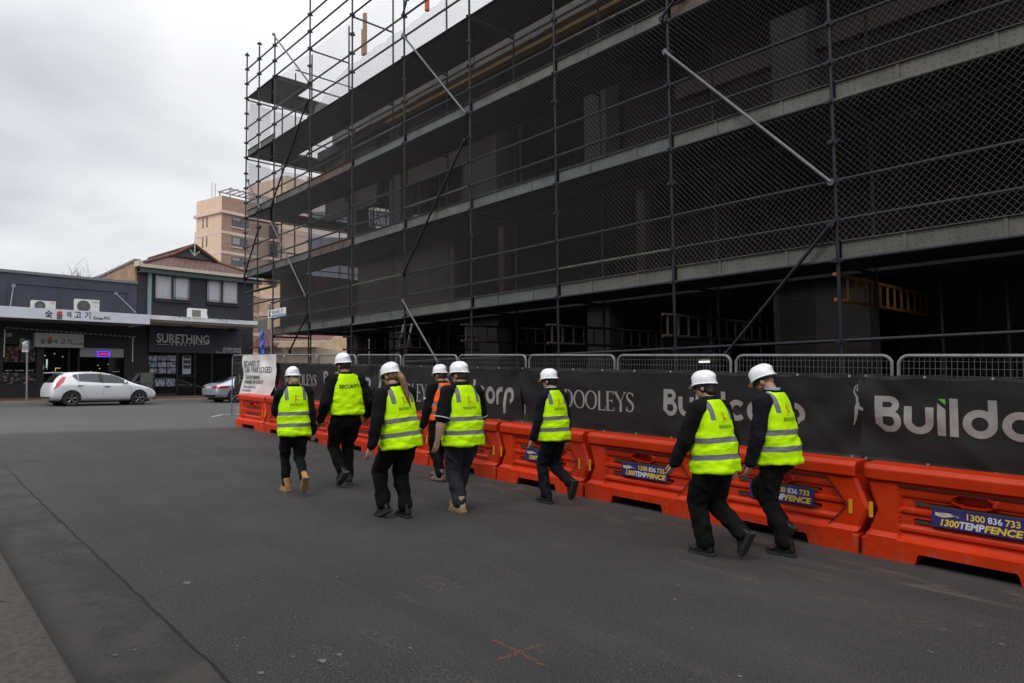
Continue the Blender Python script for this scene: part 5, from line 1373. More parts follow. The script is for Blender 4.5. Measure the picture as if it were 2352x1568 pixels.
# the shop front under the awning
mb = MB(); zl = 0; zt = fz0 + .1
def rect(mb, x0, y0, x1, y1, ya, yb, m=SM): a, za = W1(x0, y1, m); b, zb = W1(x1, y0, m); mb.box(X(a), X(b), ya, yb, Zl(za), Zl(zb)); return mb
wt = lambda x: X(W1(x, 1200)[0]); wz = lambda y: Zl(W1(600, y)[1])
mb = MB()
mb.box(X(-22), wt(25), 0, .3, -.3, zt); mb.box(wt(25), wt(312), 0, .3, -.3, wz(1335)); mb.box(wt(25), wt(312), 0, .3, wz(995), zt); mb.box(wt(312), wt(372), 0, .3, -.3, zt)
mb.box(wt(372), wt(1065), 0, .3, wz(1012), zt); mb.box(wt(1065), X(tR), 0, .3, -.3, zt); mb.box(wt(680), wt(1065), 0, .3, -.3, wz(1330))
obj('shop_front', mb.mesh('shop front', M_blk), th)
mb = MB().box(X(-1), X(tR) - .2, 3.2, 3.3, -.3, zt).box(wt(20), wt(20) + .05, .31, 3.2, -.3, zt)
obj('interior', mb.mesh('interior', mat('dark interior', (.02, .016, .014), .8, var=.6, vscale=1.2)), th)
w = obj('window', rect(MB(), 683, 1092, 1064, 1330, .10, .12).mesh('window', M_gla), th)
obj('blind', rect(MB(), 684, 1018, 1064, 1092, .05, .08).mesh('blind', mat('pale blind', (.30, .29, .28), .8)), w)
d = obj('door', MB().box(wt(376), wt(592), .10, .12, -.05, wz(1015)).box(wt(598), wt(678), .10, .12, -.05, wz(1015)).mesh('door', M_gla), th)
mb = MB()
for x in (372, 594, 678): mb.box(wt(x) - .03, wt(x) + .03, .04, .16, -.05, wz(1012))
obj('frame', mb.mesh('door frame', M_alu), d)
mb = MB(); a, b, c, e = wt(362) + .05, wt(402), wz(1200), wz(1165); mb.path([(a, .03, c), (a, -.03, c), (a, -.03, e), (a, .03, e)], .012, 6); mb.path([(b, .03, c), (b, -.03, c), (b, -.03, e), (b, .03, e)], .012, 6)
obj('handle', mb.mesh('door handle', mat('steel', (.5, .5, .5), .3, .8)), d)
E_tube = emit('pale green tube light', (.6, 1, .85), 1.5); E_warm = emit('warm neon', (1, .62, .15), 1.4); E_spot = emit('small lamp', (1, .9, .75), 1.2)
obj('tube_light', MB().box(wt(505), wt(516), 2.0, 2.05, wz(1180), wz(1105)).mesh('tube light', E_tube), th)
mb = MB().box(wt(596), wt(640), 2.2, 2.24, wz(1185), wz(1178)).box(wt(596), wt(601), 2.2, 2.24, wz(1210), wz(1185)); obj('neon_corner', mb.mesh('neon corner', E_warm), th)
mb = MB(); rs = random.Random(4)
for x, y in ((445, 1165), (548, 1060), (620, 1085), (930, 1160), (945, 1190), (870, 1215), (1020, 1150), (755, 1240), (440, 1120), (465, 1078)): q = wt(x); z = wz(y); mb.box(q, q + .05, 1.6, 1.62, z, z + .035)
obj('interior_lamps', mb.mesh('interior lamps', E_spot), th)
for k in range(27):
    x, y = 18 + k * 42, 868 + k * 1.45; a = wt(x); z = wz(y); obj('light_bar_tile', MB().box(a, a + .13, -.42, -.38, z - .04, z + .03).mesh('light bar tile', mat('grey tiles', (.17, .17, .17), .7)), th)  # grey tiles of the light bar, modelled unlit
obj('light_bar_rail', MB().tube((wt(5), -.36, wz(866)), (wt(1112), -.36, wz(906)), .03, 6).mesh('rail', M_blk), th)
mb = MB().tube((wt(1107), -.4, wz(1132)), (wt(1107), -.4, wz(906)), .022, 6).tube((wt(10), -.4, wz(1105)), (wt(12), -.4, wz(885)), .022, 6); obj('pole', mb.mesh('white poles', M_ltxt), th)
obj('speaker', rect(MB(), 45, 890, 92, 922, -.2, -.01).mesh('speaker', mat('grey box', (.2, .2, .2), .6)), th)
def food(name, scale, tint):
    if name in MATS: return MATS[name]
    m = bpy.data.materials.new(name); m.use_nodes = True; nt = m.node_tree; N, L = nt.nodes.new, nt.links.new; b = nt.nodes['Principled BSDF']; b.inputs['Roughness'].default_value = .35
    tc = N('ShaderNodeTexCoord'); v = N('ShaderNodeTexVoronoi'); v.inputs['Scale'].default_value = scale; L(tc.outputs['Object'], v.inputs['Vector'])
    r = N('ShaderNodeValToRGB'); L(v.outputs['Distance'], r.inputs[0]); e = r.color_ramp.elements
    e[0].color = (*tint, 1); e[0].position = .18; e[1].color = (.015, .012, .012, 1); e[1].position = .52
    x = N('ShaderNodeMix'); x.data_type = 'RGBA'; x.blend_type = 'MULTIPLY'; x.inputs[0].default_value = .75; L(r.outputs[0], x.inputs[6]); L(v.outputs['Color'], x.inputs[7]); L(x.outputs[2], b.inputs['Base Color'])
    MATS[name] = m; return m
obj('window', MB().box(wt(20), wt(312), .08, .10, wz(1335), wz(995)).mesh('menu window', M_gl), th)
for x0, y0, x1, y1 in ((38, 1000, 165, 1138), (175, 1000, 306, 1138)): obj('menu_poster', rect(MB(), x0, y0, x1, y1, .05, .07).mesh('meat posters', food('menu photographs red', 6.5, (.36, .17, .13))), th)
obj('menu_poster', rect(MB(), 25, 1228, 306, 1325, .05, .07).mesh('dishes poster', food('menu photographs dishes', 7, (.34, .31, .28))), th)
g = hangul(th, [('숯불에 고기', 44, 1204, 104, 1215), ('Korean BBQ', 132, 1205, 206, 1214), ('숯불에 고기', 236, 1203, 292, 1214), ('Korean BBQ', 968, 1214, 1025, 1224)], SM, X, Zl, .045, .01); obj('window_lettering', g.mesh('window lettering', M_ltxt), th)
# sign box over the door
o = obj('sign_box', rect(MB(), 300, 900, 718, 1006, -.35, -.02, 38.15).mesh('sign box', mat('pale sign panel', (.36, .35, .345), .5)), th)
g = hangul(th, [('숯', 342, 940, 395, 980), ('불', 400, 935, 448, 980), ('에', 455, 945, 490, 978), ('고', 520, 938, 560, 978), ('기', 570, 940, 610, 985), ('Korean BBQ', 612, 974, 712, 991)], 38.15, X, Zl, -.356, .02); obj('lettering', g.mesh('sign lettering', M_txt), o)
obj('flame_emblem', flame(408, 914, 450, 945, 38.15, -.36).mesh('flame', mat('orange flame', (.45, .10, .04), .5)), o)
# OPEN sign, lit, hanging in the window
op = shopthing('open_sign', 'lit red OPEN sign with a blue border in the restaurant window', 'sign', W1(882, 1070)[0], 38.46)
XO = lambda t: t - op[1]; ZO = lambda z: z - op[3]; a, za = W1(828, 1092); b, zb = W1(937, 1048)
mb = MB()
for x0, x1, z0, z1 in ((a, b, za, za + .035), (a, b, zb - .035, zb), (a, a + .035, za + .035, zb - .035), (b - .035, b, za + .035, zb - .035)): mb.box(XO(x0), XO(x1), -.02, .01, ZO(z0), ZO(z1))
obj('border', mb.mesh('border', emit('blue neon', (.06, .05, 1), 2.2)), op[0])
g = MB(); vs, fs = text_geo('OPEN', 1, bold=.015); w_ = max(v[0] for v in vs) - min(v[0] for v in vs)
g.add([(XO((a + b) / 2 + v[0] / w_ * (b - a) * .78), -.02, ZO(za + .085 + v[1] / .72 * (zb - za - .17))) for v in vs], fs); obj('lettering', g.mesh('open lettering', emit('red neon', (1, .02, .05), 1.7)), op[0])
obj('back_panel', MB().box(XO(a) + .02, XO(b) - .02, .0, .012, ZO(za) + .02, ZO(zb) - .02).mesh('back panel', mat('dark red panel', (.06, .01, .03), .5)), op[0])
# ------------------------------------------------------------------ the two storey estate agent
re_ = shopthing('shop_building', 'two storey black brick estate agency with a brown tiled roof and white canopy', 'shop', 17.5)
th, T0, _, ZB = re_
X = lambda t, T0=T0: t - T0
Zl = lambda z, ZB=ZB: z - ZB
tL, tE = tR + .01, W1(2166, 800)[0]; zg = W1(1650, 345)[1]
wt = lambda x: X(W1(x, 1000)[0]); wz = lambda y: Zl(W1(1650, y)[1])
zc0, zc1 = Zl(W1(1700, 793, 35.95)[1]), Zl(W1(1700, 758, 35.95)[1])
obj('wall', MB().box(X(tL) + .02, X(tE), 0, 11, zc1 - .15, Zl(zg) - .3).mesh('upper wall', M_navyb), th)
obj('side_wall', MB().box(X(tE) - .02, X(tE) + .02, .02, 11, -.5, Zl(zg) - .05).box(X(tL) - .02, X(tL) + .018, .02, 11, -.5, Zl(zg) - .05).mesh('side wall', M_navyb), th)
# tan brick parapet on the left flank, falling towards the back
ta = X(tL)
def onT(x, y, t): d = ray(*r1(x, y)); P = d * (t / d.dot(T)); return P.dot(MM) - SM, P.z + EYE
mB, zB = onT(845, 432, tL); mF, zF = onT(1192, 272, tL); zlow = Zl(zpar) - .8
fl_ = MB().add([(ta - .12, .02, zlow), (ta - .12, mB, zlow), (ta - .12, mB, Zl(zB)), (ta - .12, .02, Zl(zF)), (ta + .1, .02, zlow), (ta + .1, mB, zlow), (ta + .1, mB, Zl(zB)), (ta + .1, .02, Zl(zF))], [(0, 1, 2, 3)[::-1], (4, 5, 6, 7), (0, 1, 5, 4), (1, 2, 6, 5), (2, 3, 7, 6), (3, 0, 4, 7)])
o = obj('flank_wall', fl_.mesh('flank wall', M_tanb, None, True), th)
obj('coping', MB().add([(ta - .17, -.02, Zl(zF)), (ta - .17, mB, Zl(zB)), (ta - .17, mB, Zl(zB) + .13), (ta - .17, -.02, Zl(zF) + .13), (ta + .14, -.02, Zl(zF)), (ta + .14, mB, Zl(zB)), (ta + .14, mB, Zl(zB) + .13), (ta + .14, -.02, Zl(zF) + .13)], [(0, 1, 2, 3)[::-1], (4, 5, 6, 7), (0, 1, 5, 4), (1, 2, 6, 5), (2, 3, 7, 6), (3, 0, 4, 7)]).mesh('coping', mat('coping', (.16, .145, .11), .8, var=.2), None, True), th)
# roof : hip with a gablet at the front
M_tile = brick('brown roof tiles', (.125, .045, .032), (.090, .034, .026), (.035, .017, .014), .30, .30, bump=1.0, msize=.035, axes='XY')
eL, eR, eF, eB = X(tL) - .05, X(tE) + .35, -.45, 11.5; ez = Zl(zg) - .10
gmid = SM + 2.7; (gl, gz0), (gr, _), (gc, gz1) = W1(1462, 262, gmid), W1(1812, 268, gmid), W1(1640, 195, gmid)
gl, gr, gc, g0, g1 = X(gl), X(gr), X(gc), Zl(gz0) + .22, Zl(gz1) + .26
mb = MB(); fz = gmid - SM
V = [(eL, eF, ez), (eR, eF, ez), (eR, eB, ez), (eL, eB, ez), (gl, fz, g0), (gr, fz, g0), (gc, fz - .35, g1 + .08), (gc, 9.0, g1 + .08)]
mb.add(V, [(0, 1, 5, 4), (1, 2, 7, 6, 5), (3, 0, 4, 6, 7), (2, 3, 7)])
rf = obj('roof', mb.mesh('roof', M_tile, None, True), th)
mb = MB(); rg = [((gc, fz - .4, g1 + .12), (gc, 9, g1 + .12)), ((gl - .15, fz - .38, g0 - .04), (gc, fz - .4, g1 + .12)), ((gr + .15, fz - .38, g0 - .04), (gc, fz - .4, g1 + .12)), ((eL, eF, ez + .05), (gl, fz, g0 + .05)), ((eR, eF, ez + .05), (gr, fz, g0 + .05))]
for p, q in rg: mb.tube(p, q, .10, 8)
obj('ridge_tiles', mb.mesh('ridge tiles', mat('ridge tile', (.10, .04, .03), .85, var=.3, vscale=5), 50), rf)
obj('gablet', MB().add([(gl, fz - .2, g0), (gr, fz - .2, g0), (gc, fz - .2, g1)], [(0, 1, 2)]).mesh('gablet', mat('gablet boards', (.06, .065, .07), .7)), rf)
fb = MB()
for p in ((gl, g0), (gr, g0)):
    a, b = Vector((p[0], fz - .27, p[1])), Vector((gc, fz - .27, g1)); fb.tube(a, b, .05, 6)
obj('bargeboard', fb.mesh('bargeboard', mat('green grey trim', (.05, .065, .06), .6)), rf)
obj('finial', MB().tube((gc - .05, fz - .5, g0 + .1), (gc - .02, fz - .5, g1 + .9), .045, 8, .02).tube((gc - .05, fz - .5, g0 + .1), (gc - .33, fz - .5, g0 + .45), .03, 6).tube((gc - .05, fz - .5, g0 + .1), (gc + .25, fz - .5, g0 + .4), .03, 6).mesh('finial', mat('weathered white timber', (.34, .33, .32), .8, var=.3, vscale=6)), rf)
obj('gutter', MB().box(eL, eR, eF - .12, eF, ez - .14, ez + .03).box(X(tL) - .15, X(tL) + .05, eF - .1, .02, ez - .1, ez + .18).mesh('gutter', M_cream), th)
obj('fascia_board', MB().box(X(tL), eR, -.40, -.36, ez - .38, ez - .14).box(X(tL), eR, -.36, 0, ez - .38, ez - .34).mesh('fascia board', MATS['green grey trim']), th)
a, b = wt(1253), wt(1281); obj('downpipe', MB().box(a, b, -.12, 0, zc1, ez - .38).mesh('pilaster', mat('pale blue grey paint', (.16, .20, .235), .6)), th)
M_curt = mat('white curtain', (.36, .37, .40), .8); M_frame = mat('window frame white', (.35, .34, .33), .5); M_fd = mat('window frame dark', (.025, .02, .018), .6)
M_cred = mat('red corner glass', (.22, .02, .02), .3); M_cgrn = mat('green corner glass', (.01, .16, .09), .3)
def leadwin(xs, y0, y1, k):
    for j, (x0, x1) in enumerate(xs):
        sl_ = (W1(1322, 400)[1] - W1(2035, 450)[1]) * 0
        a, za = W1(x0, y1[j]); b, zb = W1(x1, y0[j]); a, b, za, zb = X(a), X(b), Zl(za), Zl(zb)
        mb = MB().box(a, b, -.005, .0, za, zb)
        w = obj('window', mb.mesh('window surround', M_fd), th)
        cu = MB(); n = 40; vs = []
        for i in range(n + 1):
            u = i / n; y = -.022 + .010 * sin(u * 38 + k) + .006 * sin(u * 91); 
            for z in (za + .03, zb - .05): vs.append((a + .04 + (b - a - .08) * u, y, z))
        cu.add(vs, [(2 * i, 2 * i + 2, 2 * i + 3, 2 * i + 1) for i in range(n)]); obj('curtain', cu.mesh('curtain', M_curt, 60), w)
        light = (j + k) % 2 == 0
        f = MB(); q = .10; fw_ = .022
        for x in (a + q, b - q): f.box(x - fw_ / 2, x + fw_ / 2, -.056, -.040, za, zb)
        for z in (za + q, zb - q): f.box(a, b, -.060, -.057, z - fw_ / 2, z + fw_ / 2)
        obj('glazing_bars', f.mesh('glazing bars', M_frame if light else M_fd), w)
        f = MB()
        for x0_, x1_, z0_, z1_ in ((a - .03, b + .03, za - .04, za), (a - .03, b + .03, zb, zb + .04), (a - .03, a, za, zb), (b, b + .03, za, zb)): f.box(x0_, x1_, -.065, 0, z0_, z1_)
        obj('frame', f.mesh('window frame', M_fd), w)
        c = MB()
        c.m = 0; c.box(a, a + q, -.050, -.045, zb - q, zb); c.box(b - q, b, -.050, -.045, za, za + q); c.m = 1; c.box(b - q, b, -.050, -.045, zb - q, zb); c.box(a, a + q, -.050, -.045, za, za + q)
        obj('corner_glass', c.mesh('corner glass', [M_cred, M_cgrn]), w)
        obj('pane', MB().quad((a, -.042, za), (b, -.042, za), (b, -.042, zb), (a, -.042, zb)).mesh('pane', mat('clear pane', (.5, .5, .5), .05, alpha=.12)), w)
leadwin([(1324, 1470), (1480, 1624)], (402, 416), (592, 600), 0); leadwin([(1768, 1893), (1903, 2034)], (440, 452), (620, 630), 1)
for x0, x1, y in ((1318, 1630, 603), (1760, 2042, 634)): a, z = W1(x0, y); b, _ = W1(x1, y); obj('sill', MB().box(X(a), X(b), -.16, 0, Zl(z) - .07, Zl(z) - .0).mesh('sill', M_navyb), th)
# canopy
cR = W1(2240, 800, 35.95)[0]
obj('canopy', MB().box(X(tL) - .3, X(cR), -2.55, .0, zc0, zc1).mesh('canopy', mat('white canopy edge', (.56, .56, .56), .6, var=.15, vscale=1.5)), th)
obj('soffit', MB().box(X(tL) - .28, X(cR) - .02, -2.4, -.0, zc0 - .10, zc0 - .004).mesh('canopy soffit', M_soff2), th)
st_ = MB(); rs = random.Random(8)
for i in range(46):
    a, _ = W1(1500 + i * 12 + rs.uniform(-5, 5), 770, 35.95); h = rs.uniform(.02, .12); st_.box(X(a), X(a) + rs.uniform(.01, .05), -2.553, -2.551, zc1 - h, zc1 + .001)
obj('stain', st_.mesh('drip stains', mat('drip stain', (.10, .11, .11), .9)), th)['kind'] = 'stuff'
for x in (1555, 1925):
    a = wt(x) * 1.0; obj('flood_light', MB().box(a - .16, a + .16, -1.0, -.75, zc0 - .32, zc0 - .13).box(a - .02, a + .02, -.9, -.86, zc0 - .14, zc0 - .1).mesh('flood light', M_blk), th)
# ground floor
zt = zc0
mb = MB().box(X(tL) - .0, wt(1268), 0, .3, -.3, zt).box(wt(2068), X(tE), 0, .3, -.3, zt).box(wt(1268), wt(2068), 0, .3, wz(1062), zt).box(wt(1268), wt(1525), .0, .3, -.3, wz(1400))
obj('shop_front', mb.mesh('shop front', M_blk), th)
so_ = obj('sign_board', MB().box(wt(1268), wt(2066), -.12, -.001, wz(1060), wz(850)).mesh('sign board', M_navys), th)
def fit(mb, body, x0, y0, x1, y1, y, bold=.0, sp=1.0):
    a, za = W1(x0, y1); b, zb = W1(x1, y0); vs, fs = text_geo(body, 1.0, bold=bold, align='LEFT', spacing=sp)
    lx, hx = min(v[0] for v in vs), max(v[0] for v in vs); lz, hz = min(v[1] for v in vs), max(v[1] for v in vs)
    mb.add([(X(a + (v[0] - lx) / (hx - lx) * (b - a)), y, Zl(za + (v[1] - lz) / (hz - lz) * (zb - za))) for v in vs], fs)
g = MB(); fit(g, 'SURETHING', 1333, 910, 1783, 970, -.124, .018); fit(g, 'REALTY', 1457, 976, 1665, 996, -.124, .01, 2.0); fit(g, 'strealty.com.au', 1900, 1014, 2052, 1036, -.124, .012); fit(g, 'find us on', 1842, 1046, 1892, 1060, -.124)
for x0, x1 in ((1335, 1440), (1680, 1778)): a, z = W1(x0, 985); b, _ = W1(x1, 988); g.box(X(a), X(b), -.125, -.123, Zl(z) - .01, Zl(z) + .01)
def ring2(x0, y0, x1, y1, w=.018):
    a, za = W1(x0, y1); b, zb = W1(x1, y0)
    for q in ((a, b, za, za + w), (a, b, zb - w, zb), (a, a + w, za, zb), (b - w, b, za, zb)): g.box(X(q[0]), X(q[1]), -.125, -.123, Zl(q[2]), Zl(q[3]))
ring2(1900, 1036, 1924, 1058); ring2(1960, 1040, 1990, 1057); fit(g, 'o', 1907, 1043, 1917, 1052, -.124); fit(g, 'f', 1938, 1036, 1950, 1060, -.124, .01); fit(g, 'mo', 1998, 1042, 2055, 1058, -.124)
obj('lettering', g.mesh('sign lettering', M_ltxt), so_)
wd_ = obj('window', MB().box(wt(1268), wt(1520), .06, .08, wz(1400), wz(1062)).mesh('shop window', M_gl), th)
obj('window', MB().box(wt(1820), wt(2068), .06, .08, -.1, wz(1062)).mesh('shop window', M_gl), th)
dr = obj('door', MB().box(wt(1525), wt(1665), .06, .08, -.1, wz(1062)).mesh('glass door', M_gl), th)
obj('door', MB().box(wt(1680), wt(1812), .06, .08, -.1, wz(1062)).mesh('glass door', M_gl), th)
mb = MB()
for x in (1522, 1672, 1816): mb.box(wt(x) - .05, wt(x) + .05, 0, .14, -.1, wz(1062))
mb.box(wt(1527), wt(1667), .01, .13, wz(1265), wz(1250)); obj('frame', mb.mesh('door frames', M_alu), dr)
def listing(name, tone):
    if name in MATS: return MATS[name]
    m = bpy.data.materials.new(name); m.use_nodes = True; nt = m.node_tree; N, L = nt.nodes.new, nt.links.new; b = nt.nodes['Principled BSDF']; b.inputs['Roughness'].default_value = .3
    tc = N('ShaderNodeTexCoord'); t = N('ShaderNodeTexNoise'); t.inputs['Scale'].default_value = 7; t.inputs['Detail'].default_value = 5; L(tc.outputs['Object'], t.inputs['Vector'])
    r = N('ShaderNodeValToRGB'); L(t.outputs['Fac'], r.inputs[0]); e = r.color_ramp.elements; e[0].position = .38; e[0].color = (.05, .065, .09, 1); e[1].position = .6; e[1].color = (*tone, 1); L(r.outputs[0], b.inputs['Base Color'])
    MATS[name] = m; return m
for i in range(3):
    for j in range(3):
        x0 = 1274 + i * 80; y0 = 1082 + j * 54; a, za = W1(x0, y0 + 46); b, zb = W1(x0 + 72, y0); a, b, za, zb = X(a), X(b), Zl(za), Zl(zb)
        obj('listing_card', MB().box(a, b, .02, .04, za, zb).mesh('listing card', listing('listing photos ' + 'abc'[(i + j) % 3], ((.30, .33, .38), (.24, .28, .33), (.36, .36, .36))[(i + j) % 3])), wd_)
for i in range(2): x0 = 1330 + i * 90; a, za = W1(x0, 1345); b, zb = W1(x0 + 80, 1284); obj('listing_card', MB().box(X(a), X(b), .02, .04, Zl(za), Zl(zb)).mesh('listing card', listing('listing photos a', (.3, .33, .38))), wd_)
a, za = W1(1563, 1240); b, zb = W1(1637, 1086); o = obj('door_poster', MB().box(X(a), X(b), .03, .05, Zl(za), Zl(zb)).mesh('door poster', mat('poster paper', (.30, .32, .38), .6)), dr)
o2 = MB(); rs = random.Random(2)
for j in range(3):
    for i in range(4): q = X(a) + .05 + i * (X(b) - X(a) - .1) / 4; z = Zl(za) + .3 + j * .28; o2.box(q, q + .12, .026, .029, z, z + .2)
obj('poster_print', o2.mesh('poster print', mat('poster ink', (.03, .03, .04), .6)), o)
# ------------------------------------------------------------------ air conditioners on the awnings
def aircon(label, x0, y0, x1, y1, m, zfloor, fan=True):
    a, za = W1(x0, y1, m); b, zb = W1(x1, y0, m); w = b - a; h = zb - zfloor
    t = thing('air_conditioner', label, 'air conditioner', shop((a + b) / 2, m, zfloor), YAW_T, 'air conditioner units on the shop awnings')
    obj('case', MB().box(-w / 2, w / 2, 0, .32, .04, h).box(-w / 2 + .05, -w / 2 + .12, .02, .3, 0, .04).box(w / 2 - .12, w / 2 - .05, .02, .3, 0, .04).mesh('case', M_acw), t)
    r = min(w * .28, h * .44); cx = -w * .18 if fan else -w * .13
    if fan:
        mb = MB()
        for q in range(1, 7): mb.path([(cx + r * q / 6 * cos(2 * pi * i / 20), -.012, h * .50 + r * q / 6 * sin(2 * pi * i / 20)) for i in range(21)], .006, 4)
        for i in range(10): mb.tube((cx, -.012, h * .5), (cx + r * cos(pi * i / 5), -.012, h * .5 + r * sin(pi * i / 5)), .006, 4)
        obj('grille', mb.mesh('fan grille', mat('grille ring', (.2, .2, .2), .6)), t)
        obj('fan', MB().tube((cx, -.004, h * .5), (cx, .0, h * .5), r, 24).mesh('fan opening', M_grille), t)
    else:
        mb = MB().box(-w * .36, w * .14, -.006, 0, .12, h - .10); obj('grille', mb.mesh('grille', mat('grille grey', (.13, .125, .12), .6)), t)
        obj('pipe', MB().path([(w / 2, .2, h * .5), (w / 2 + .12, .2, h * .4), (w / 2 + .14, .2, .15), (w / 2 + .02, .2, .06)], .025, 6).mesh('pipe', M_acw, 60), t)
    return t, w, h
zaw = zf1 - .06
t, w, h = aircon('wide low white air conditioner with a round fan, left one above the Korean lettering', 276, 619, 477, 678, 36.6, zaw)
g = MB(); vs, fs = text_geo('LG', .11, bold=.02); g.add([(w * .36 + a, -.003, h * .72 + b) for a, b in vs], fs); obj('lettering', g.mesh('maker mark', mat('crimson mark', (.35, .03, .08), .5)), t)
t, w, h = aircon('taller white air conditioner with a square fan guard on the restaurant awning', 650, 609, 852, 698, 36.6, zaw)
g = MB(); vs, fs = text_geo('DAIKIN', .09, bold=.02); g.add([(w * .33 + a, -.003, h * .78 + b) for a, b in vs], fs).box(w * .30, w * .38, -.004, -.001, h * .5, h * .53); obj('lettering', g.mesh('maker mark', mat('grey mark', (.12, .12, .14), .5)), t)
aircon('small white air conditioner on the canopy of the two storey black brick building', 1622, 684, 1772, 760, 36.8, zc1 + ZB, False)
# ------------------------------------------------------------------ street furniture on the far footpath
pk = shopthing('parking_sign', 'white parking sign on a grey steel pole at the far kerb', 'sign', W1(224, 1490, 35.6)[0], 35.6)
XP = lambda t: t - pk[1]; ZP = lambda z: z - pk[3]
a, za = W1(187, 1050, 35.6); b, zb = W1(243, 958, 35.6)
obj('pole', MB().tube((0.02, .03, .1), (-.02, .03, ZP(zb) + .05), .038, 10).mesh('pole', mat('galvanised pole', (.20, .215, .23), .5, .4, var=.2), 40), pk[0])
o = obj('plate', MB().box(XP(a), XP(b), -.02, -.012, ZP(za), ZP(zb)).mesh('plate', mat('sign white', (.62, .63, .64), .5)), pk[0])
g = MB(); hh = ZP(zb) - ZP(za); xc = (XP(a) + XP(b)) / 2
for body, dx, dz, sz, bo in (('P', -.12, .70, .36, .03), ('30', .11, .80, .20, .01), ('MINUTE', .11, .70, .07, .01), ('8:30AM', 0, .47, .15, .01), ('MON-FRI', 0, .36, .10, .01), ('8:30AM', 0, .22, .15, .01), ('SAT', 0, .11, .10, .01)): text(g, body, sz, xc + dx, -.024, ZP(za) + hh * dz, bold=bo)
obj('lettering', g.mesh('sign print', mat('sign print green black', (.03, .05, .05), .6)), o)
bn = shopthing('litter_bin', 'grey rectangular street bin enclosure in front of the estate agency', 'bin', W1(1262, 1470, 35.9)[0], 35.9)
XB = lambda t: t - bn[1]; a, za = W1(1207, 1470, 35.9); b, zb = W1(1320, 1230, 35.9); h = zb - bn[3]
M_bin = mat('grey cabinet', (.075, .073, .07), .6, var=.12, vscale=3)
obj('body', MB().box(XB(a), XB(b), 0, .7, .1, h * .62).mesh('body', M_bin), bn[0]); obj('top', MB().box(XB(a) - .02, XB(b) + .02, -.02, .72, h * .63, h).mesh('top', M_bin), bn[0])
obj('chute', MB().box(XB(a) - .28, XB(a) - .03, .1, .6, h * .66, h * .70).add([(XB(a) - .28, .1, h * .70), (XB(a) - .02, .1, h * .95), (XB(a) - .02, .6, h * .95), (XB(a) - .28, .6, h * .70)], [(0, 1, 2, 3)]).mesh('chute', M_bin), bn[0])
obj('post', MB().box(XB(b) - .06, XB(b) + .03, -.03, .0, -.05, h).mesh('edge post', M_blk), bn[0])
# ================================================================== cars
M_carw = mat('white car paint', (.62, .63, .65), .25, spec=.5, coat=.6); M_cars = mat('silver blue car paint', (.46, .50, .56), .28, .55, coat=.6)
M_cgl = mat('tinted car glass', (.010, .013, .020), .05, spec=.7); M_tyre = mat('tyre rubber', (.012, .012, .012), .85); M_rimm = mat('alloy', (.20, .20, .205), .35, .7)
M_rdark = mat('wheel well', (.006, .006, .006), .9); M_tail = mat('red lamp', (.42, .012, .012), .12, coat=.5); M_lampw = mat('clear lamp', (.55, .56, .58), .08, coat=.8)
M_trim = mat('black trim', (.010, .010, .010), .5); M_chrome = mat('chrome', (.5, .5, .5), .15, .9); M_plate = mat('number plate', (.42, .43, .40), .5)
def wheel(t, x, y, r, side, w=.20, spokes=5):
    y0, y1 = (y - w / 2, y + w / 2); out = y0 if side < 0 else y1; s = -1 if side < 0 else 1
    ty = MB(); prof = [(r * .66, -w / 2), (r * .93, -w / 2), (r, -w / 2 + .03), (r, w / 2 - .03), (r * .93, w / 2), (r * .66, w / 2), (r * .62, w / 2 - .03), (r * .62, -w / 2 + .03)]
    n = 36; ty.add([(x + a * cos(2 * pi * i / n), y + b, r + a * sin(2 * pi * i / n)) for i in range(n) for a, b in prof], [(i * 8 + k, i * 8 + (k + 1) % 8, ((i + 1) % n) * 8 + (k + 1) % 8, ((i + 1) % n) * 8 + k) for i in range(n) for k in range(8)])
    wh = obj('wheel', ty.mesh('tyre', M_tyre, 40, True), t)
    rm = MB(); ri = r * .635
    rm.path([(x + ri * cos(2 * pi * i / 28), out - s * .02, r + ri * sin(2 * pi * i / 28)) for i in range(29)], .014, 6)
    for k in range(spokes):
        for d in (-.16, .16):
            a = 2 * pi * k / spokes + .3; p = Vector((x + .05 * cos(a), out - s * .03, r + .05 * sin(a))); q = Vector((x + ri * cos(a + d), out - s * .025, r + ri * sin(a + d))); rm.tube(p, q, .020, 6, .015)
    rm.tube((x, out - s * .05, r), (x, out - s * .015, r), .055, 14)
    obj('rim', rm.mesh('rim', M_rimm, 40), wh)
    obj('hub_back', MB().tube((x, out - s * .10, r), (x, out - s * .09, r), ri, 24).mesh('wheel back', M_rdark), wh)
